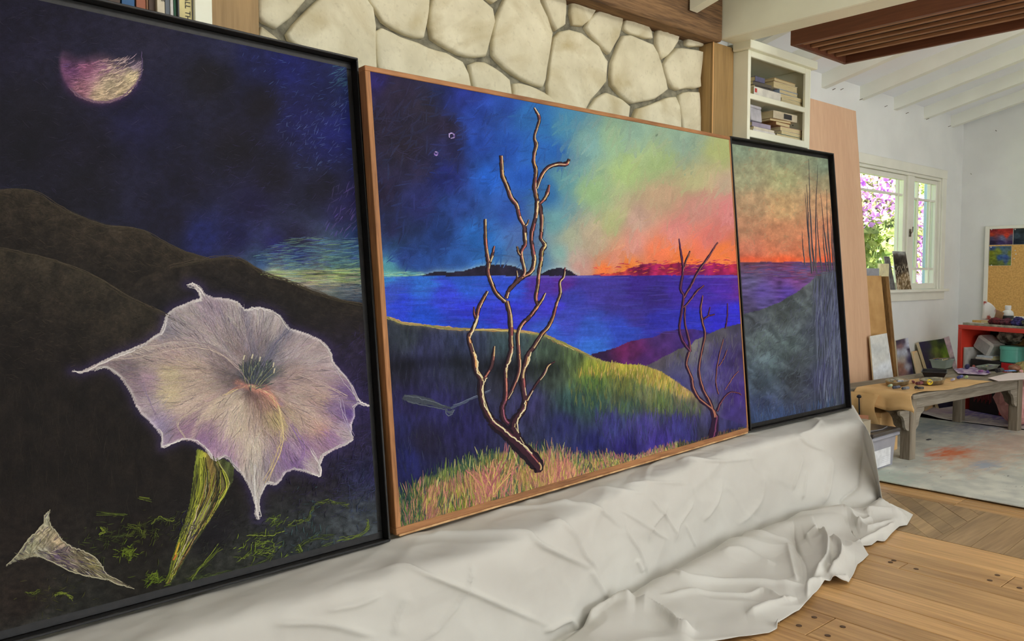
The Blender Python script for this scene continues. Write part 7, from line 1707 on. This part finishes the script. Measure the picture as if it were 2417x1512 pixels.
# black carton with red print, standing inside on the floor
ctn = thing('carton', 'tall black carton with red side and red print inside the red shelf unit', 'carton', tuple(RP(.45, .15, .035)))
BZ = .60
cb_ = RB(.12, .70, .06, .36, .036, BZ, 'carton_body', cmat(34, 30, 32), ctn, .004); RB(.505, .70, .056, .0598, .40, BZ - .004, 'red_panel', cmat(190, 36, 40), cb_, .001)
for k in range(14): RB(.18 + k * .016, .188 + k * .016, .0565, .0598, .14 + .02 * (k % 3), .32, 'print_line', cmat(120, 44, 46), cb_, .0004)
RB(.50, .535, .055, .0598, .08, .27, 'red_bar', cmat(206, 50, 52), cb_, .001)
RB(.495, .545, .0545, .0598, .045, .085, 'red_dot', cmat(206, 50, 52), cb_, .001)
for k in range(5): RB(.135, .155, .0565, .0598, .22 + k * .035, .245 + k * .035, 'white_print', cmat(190, 186, 184), cb_, .0004)
p = RP(.17, .055, .52); MB().lathe([(.001, 0), (.018, 0), (.018, .003), (.001, .003)], p, 16, R=Matrix((RD, Vector((0, 0, 1)), -RN)).transposed()).build('sticker', cmat(196, 110, 100), cb_)
RB(.06, .085, .02, .30, .30, .72, 'grey_panel_board', cmat(186, 184, 178), tag(thing('grey_sheet', 'pale grey sheet standing left of the black carton', 'sheet', tuple(RP(.07, .15, .3)))))
# on the carton: round teal tin, books, white crate
tt_ = thing('round_tin', 'round turquoise tin with lid standing on the black carton', 'tin', tuple(RP(.52, .20, BZ)))
M_teal = mat('turquoise_enamel', alb(104, 186, 168), alb(92, 172, 154), rough=.3, scale=5)
MB().lathe([(.001, 0), (.118, 0), (.12, .004), (.12, .13), (.001, .13)], RP(.52, .20, BZ + .002), 40).build('tin_body', M_teal, tt_, False)
MB().lathe([(.124, .128), (.126, .130), (.126, .158), (.120, .164), (.001, .166)], RP(.52, .20, BZ + .002), 40, cap=False).build('tin_lid', M_teal, tt_, False)
rr_ = math.atan2(RD.y, RD.x)
book('white paperback lying on the black carton beside the turquoise tin', tuple(RP(.26, .16, BZ + .002)), .20, .15, .022, (212, 206, 196), rr_, 'books on the black carton', '-y', hard=False)
book('pale blue and white booklet topmost beside the turquoise tin', tuple(RP(.26, .165, BZ + .024)), .19, .14, .020, (186, 196, 206), rr_ + .08, 'books on the black carton', '-y', hard=False)
cr_ = thing('white_crate', 'tilted white plastic crate with grey front under the red top', 'crate', tuple(RP(.20, .2, BZ + .045)))
Rt = Rr @ Matrix.Rotation(.5, 3, 'Y')
MB().bbox(-.11, .11, -.10, .10, 0, .16, b=.02, R=Rt, o=RP(.17, .22, BZ + .075)).build('crate_body', cmat(206, 204, 196), cr_); MB().bbox(-.085, .085, -.104, -.1005, .025, .135, b=.01, R=Rt, o=RP(.17, .22, BZ + .075)).build('crate_front', cmat(160, 160, 158), cr_)
def crumple(name, label, cat, c, rx_, ry_, rz_, m, sd, rot=rr_):
    n_u, n_v = 30, 16; rows = []
    for i in range(n_v):
        th2 = PI * i / (n_v - 1); r_ = []
        for j in range(n_u + 1):
            ph = 2 * PI * (j % n_u) / n_u; k = .65 + .7 * float(fbm(np.array(ph * 1.6 + 10), np.array(th2 * 2.6), sd, 3))
            r_.append(Vector(c) + Rz(rot) @ Vector((rx_ * k * math.sin(th2) * math.cos(ph), ry_ * k * math.sin(th2) * math.sin(ph), rz_ * (1 - math.cos(th2)) * .5 * (.75 + .5 * k) * 1.0)))
        rows.append(r_)
    o = MB().grid(rows).build(name, m, None, False); return tag(o, label, cat)
crumple('plastic_wrap', 'crumpled dark and clear plastic bag stuffed behind the white crate', 'plastic bag', RP(.40, .28, BZ + .17), .15, .07, .12, mat('crumpled_plastic', alb(150, 146, 130), alb(56, 46, 36), rough=.25, scale=14, lo=.4, hi=.6), 700)
RB(.36, 1.15, .345, .36, BZ + .0, BZ + .24, 'cardboard_flap', cmat(182, 144, 92), tag(thing('cardboard_sheet', 'strip of brown cardboard standing behind the turquoise tin', 'cardboard', tuple(RP(.7, .3, BZ + .05)))))
pk = crumple('cloth_bundle', 'bundled pink cloth on the floor at the foot of the red shelf unit', 'cloth', RP(.92, -.20, .032), .22, .17, .44, mat('pink_cotton', alb(214, 164, 158), alb(190, 134, 130), rough=.9, scale=9, bump=.6, bscale=16), 710)
crumple('cloth_bundle', 'small olive cloth lump above the pink bundle, behind the table leg', 'cloth', RP(.95, -.16, .45), .12, .1, .16, mat('olive_cotton', alb(150, 140, 90), alb(110, 100, 60), rough=.9), 711)
# on top of the unit
tr_ = thing('baking_tray', 'shallow grey tray of rags and paint tubes on the red top', 'tray', tuple(RP(.45, .15, RZ)), rr_)
MB().bbox(.06, .86, .02, .30, RZ + .001, RZ + .006, b=.002, R=Rr, o=RO).build('tray_base', M_tin, tr_)
for a0, a1, n0, n1 in ((.05, .87, .01, .02), (.05, .87, .30, .31), (.05, .06, .02, .30), (.86, .87, .02, .30)): MB().bbox(a0, a1, n0, n1, RZ + .001, RZ + .026, b=.002, R=Rr, o=RO).build('tray_lip', M_tin, tr_)
tzz = RZ + .007
for lab_, a_, n_, L, D, T, col, rt in (('white booklet lowest at the left end of the grey tray', .17, .14, .19, .16, .022, (206, 204, 200), .05), ('ochre box-like notebook on the white booklet in the grey tray', .16, .15, .14, .11, .024, (206, 164, 92), -.2)):
    book(lab_, tuple(RP(a_, n_, tzz + (.0 if T == .022 else .022))), L, D, T, col, rr_ + rt, 'books in the grey tray', '-y', hard=False)
# curled printed card
rows = []
for i in range(12):
    a = i / 11; rows.append([RP(.10 + .17 * b / 9, .22 + .05 * math.sin(b / 9 * PI) + .02 * a, tzz + .05 + a * (.15 + .05 * math.cos(b / 9 * PI))) for b in range(10)])
tag(MB().grid(rows).build('curled_card', mat('curled_print', alb(206, 204, 200), alb(150, 70, 60), rough=.6, scale=7, lo=.40, hi=.48), None, True, solid=.001), 'curled white card with red print standing in the grey tray', 'card')
bt = thing('bottle', 'white plastic bottle with brown paper and green label on the red top', 'bottle', tuple(RP(.43, .2, tzz)))
bp_ = RP(.43, .21, tzz)
MB().lathe([(.001, 0), (.052, 0), (.054, .006), (.054, .13), (.048, .15), (.026, .168), (.024, .18), (.001, .18)], bp_, 24).build('bottle_body', cmat(206, 206, 198), bt, False); bb2 = bt.children[0]
MB().lathe([(.027, .176), (.029, .178), (.029, .212), (.026, .215), (.001, .215)], bp_, 20, cap=False).build('cap', cmat(216, 216, 212), bt, False)
MB().lathe([(.0548, .02), (.0548, .07)], bp_, 24, cap=False).build('green_label', cmat(96, 150, 56), bb2); MB().lathe([(.0546, .071), (.0546, .11)], bp_, 24, cap=False).build('dark_label', cmat(52, 54, 52), bb2)
Rk = Rr @ Matrix.Rotation(.3, 3, 'Y')
tag(MB().bbox(-.045, .045, -.012, .0, 0, .15, b=.002, R=Rk, o=RP(.37, .13, tzz + .012)).build('brown_card', cmat(150, 112, 76)), 'brown card tilted against the white bottle', 'card')
for k, (a_, n_, col, lab_) in enumerate(((.40, .08, (110, 44, 46), 'dark red rag heap in the middle of the grey tray'), (.52, .10, (96, 50, 60), 'maroon rag heap beside the purple one'), (.64, .12, (70, 62, 120), 'purple blue rag heap in the grey tray'), (.76, .12, (80, 84, 70), 'grey green rag heap at the right of the grey tray'))):
    crumple('rag', lab_, 'rag', RP(a_, n_, tzz), .07, .06, .07 + .012 * (k == 2), mat('rag_%d' % k, alb(*col), alb(*[int(v * .55) for v in col]), rough=.9, scale=26, lo=.42, hi=.58), 720 + k)
gb = RP(.99, .16, RZ); gt = thing('grey_globe', 'smooth grey blue rounded pot at the right edge of the picture', 'pot', tuple(gb))
MB().lathe([(.001, .0), (.05, .002), (.085, .03), (.10, .075), (.09, .12), (.05, .15), (.03, .155), (.001, .15)], gb + Vector((0, 0, .001)), 28).build('pot_body', cmat(150, 156, 176), gt, True)
MB().lathe([(.032, .152), (.036, .154), (.034, .165), (.028, .163)], gb, 24, cap=False).build('pot_rim', cmat(176, 180, 196), gt, True)

# nails left in the walls
M_nail = mat('rusty_nail', alb(84, 70, 56), rough=.6, metallic=.5)
for k, (x_, y_) in enumerate(((1965, 212), (2029, 236), (2088, 252), (1984, 212), (2186, 282), (2238, 299), (2138, 268))):
    p = V3(at(x_, y_, Y=YW)); 
    MB().tube([p, p + Vector((-.012, -.035, .006))], .0028, 6).build('nail', M_nail, wall_back)
for (x_, y_) in ((2293, 411), (2383, 244), (2352, 309)):
    p = V3(at(x_, y_, X=XF)); MB().tube([p, p + Vector((-.03, 0, .006))], .0028, 6).build('nail', M_nail, bpy.data.objects['wall_right'])
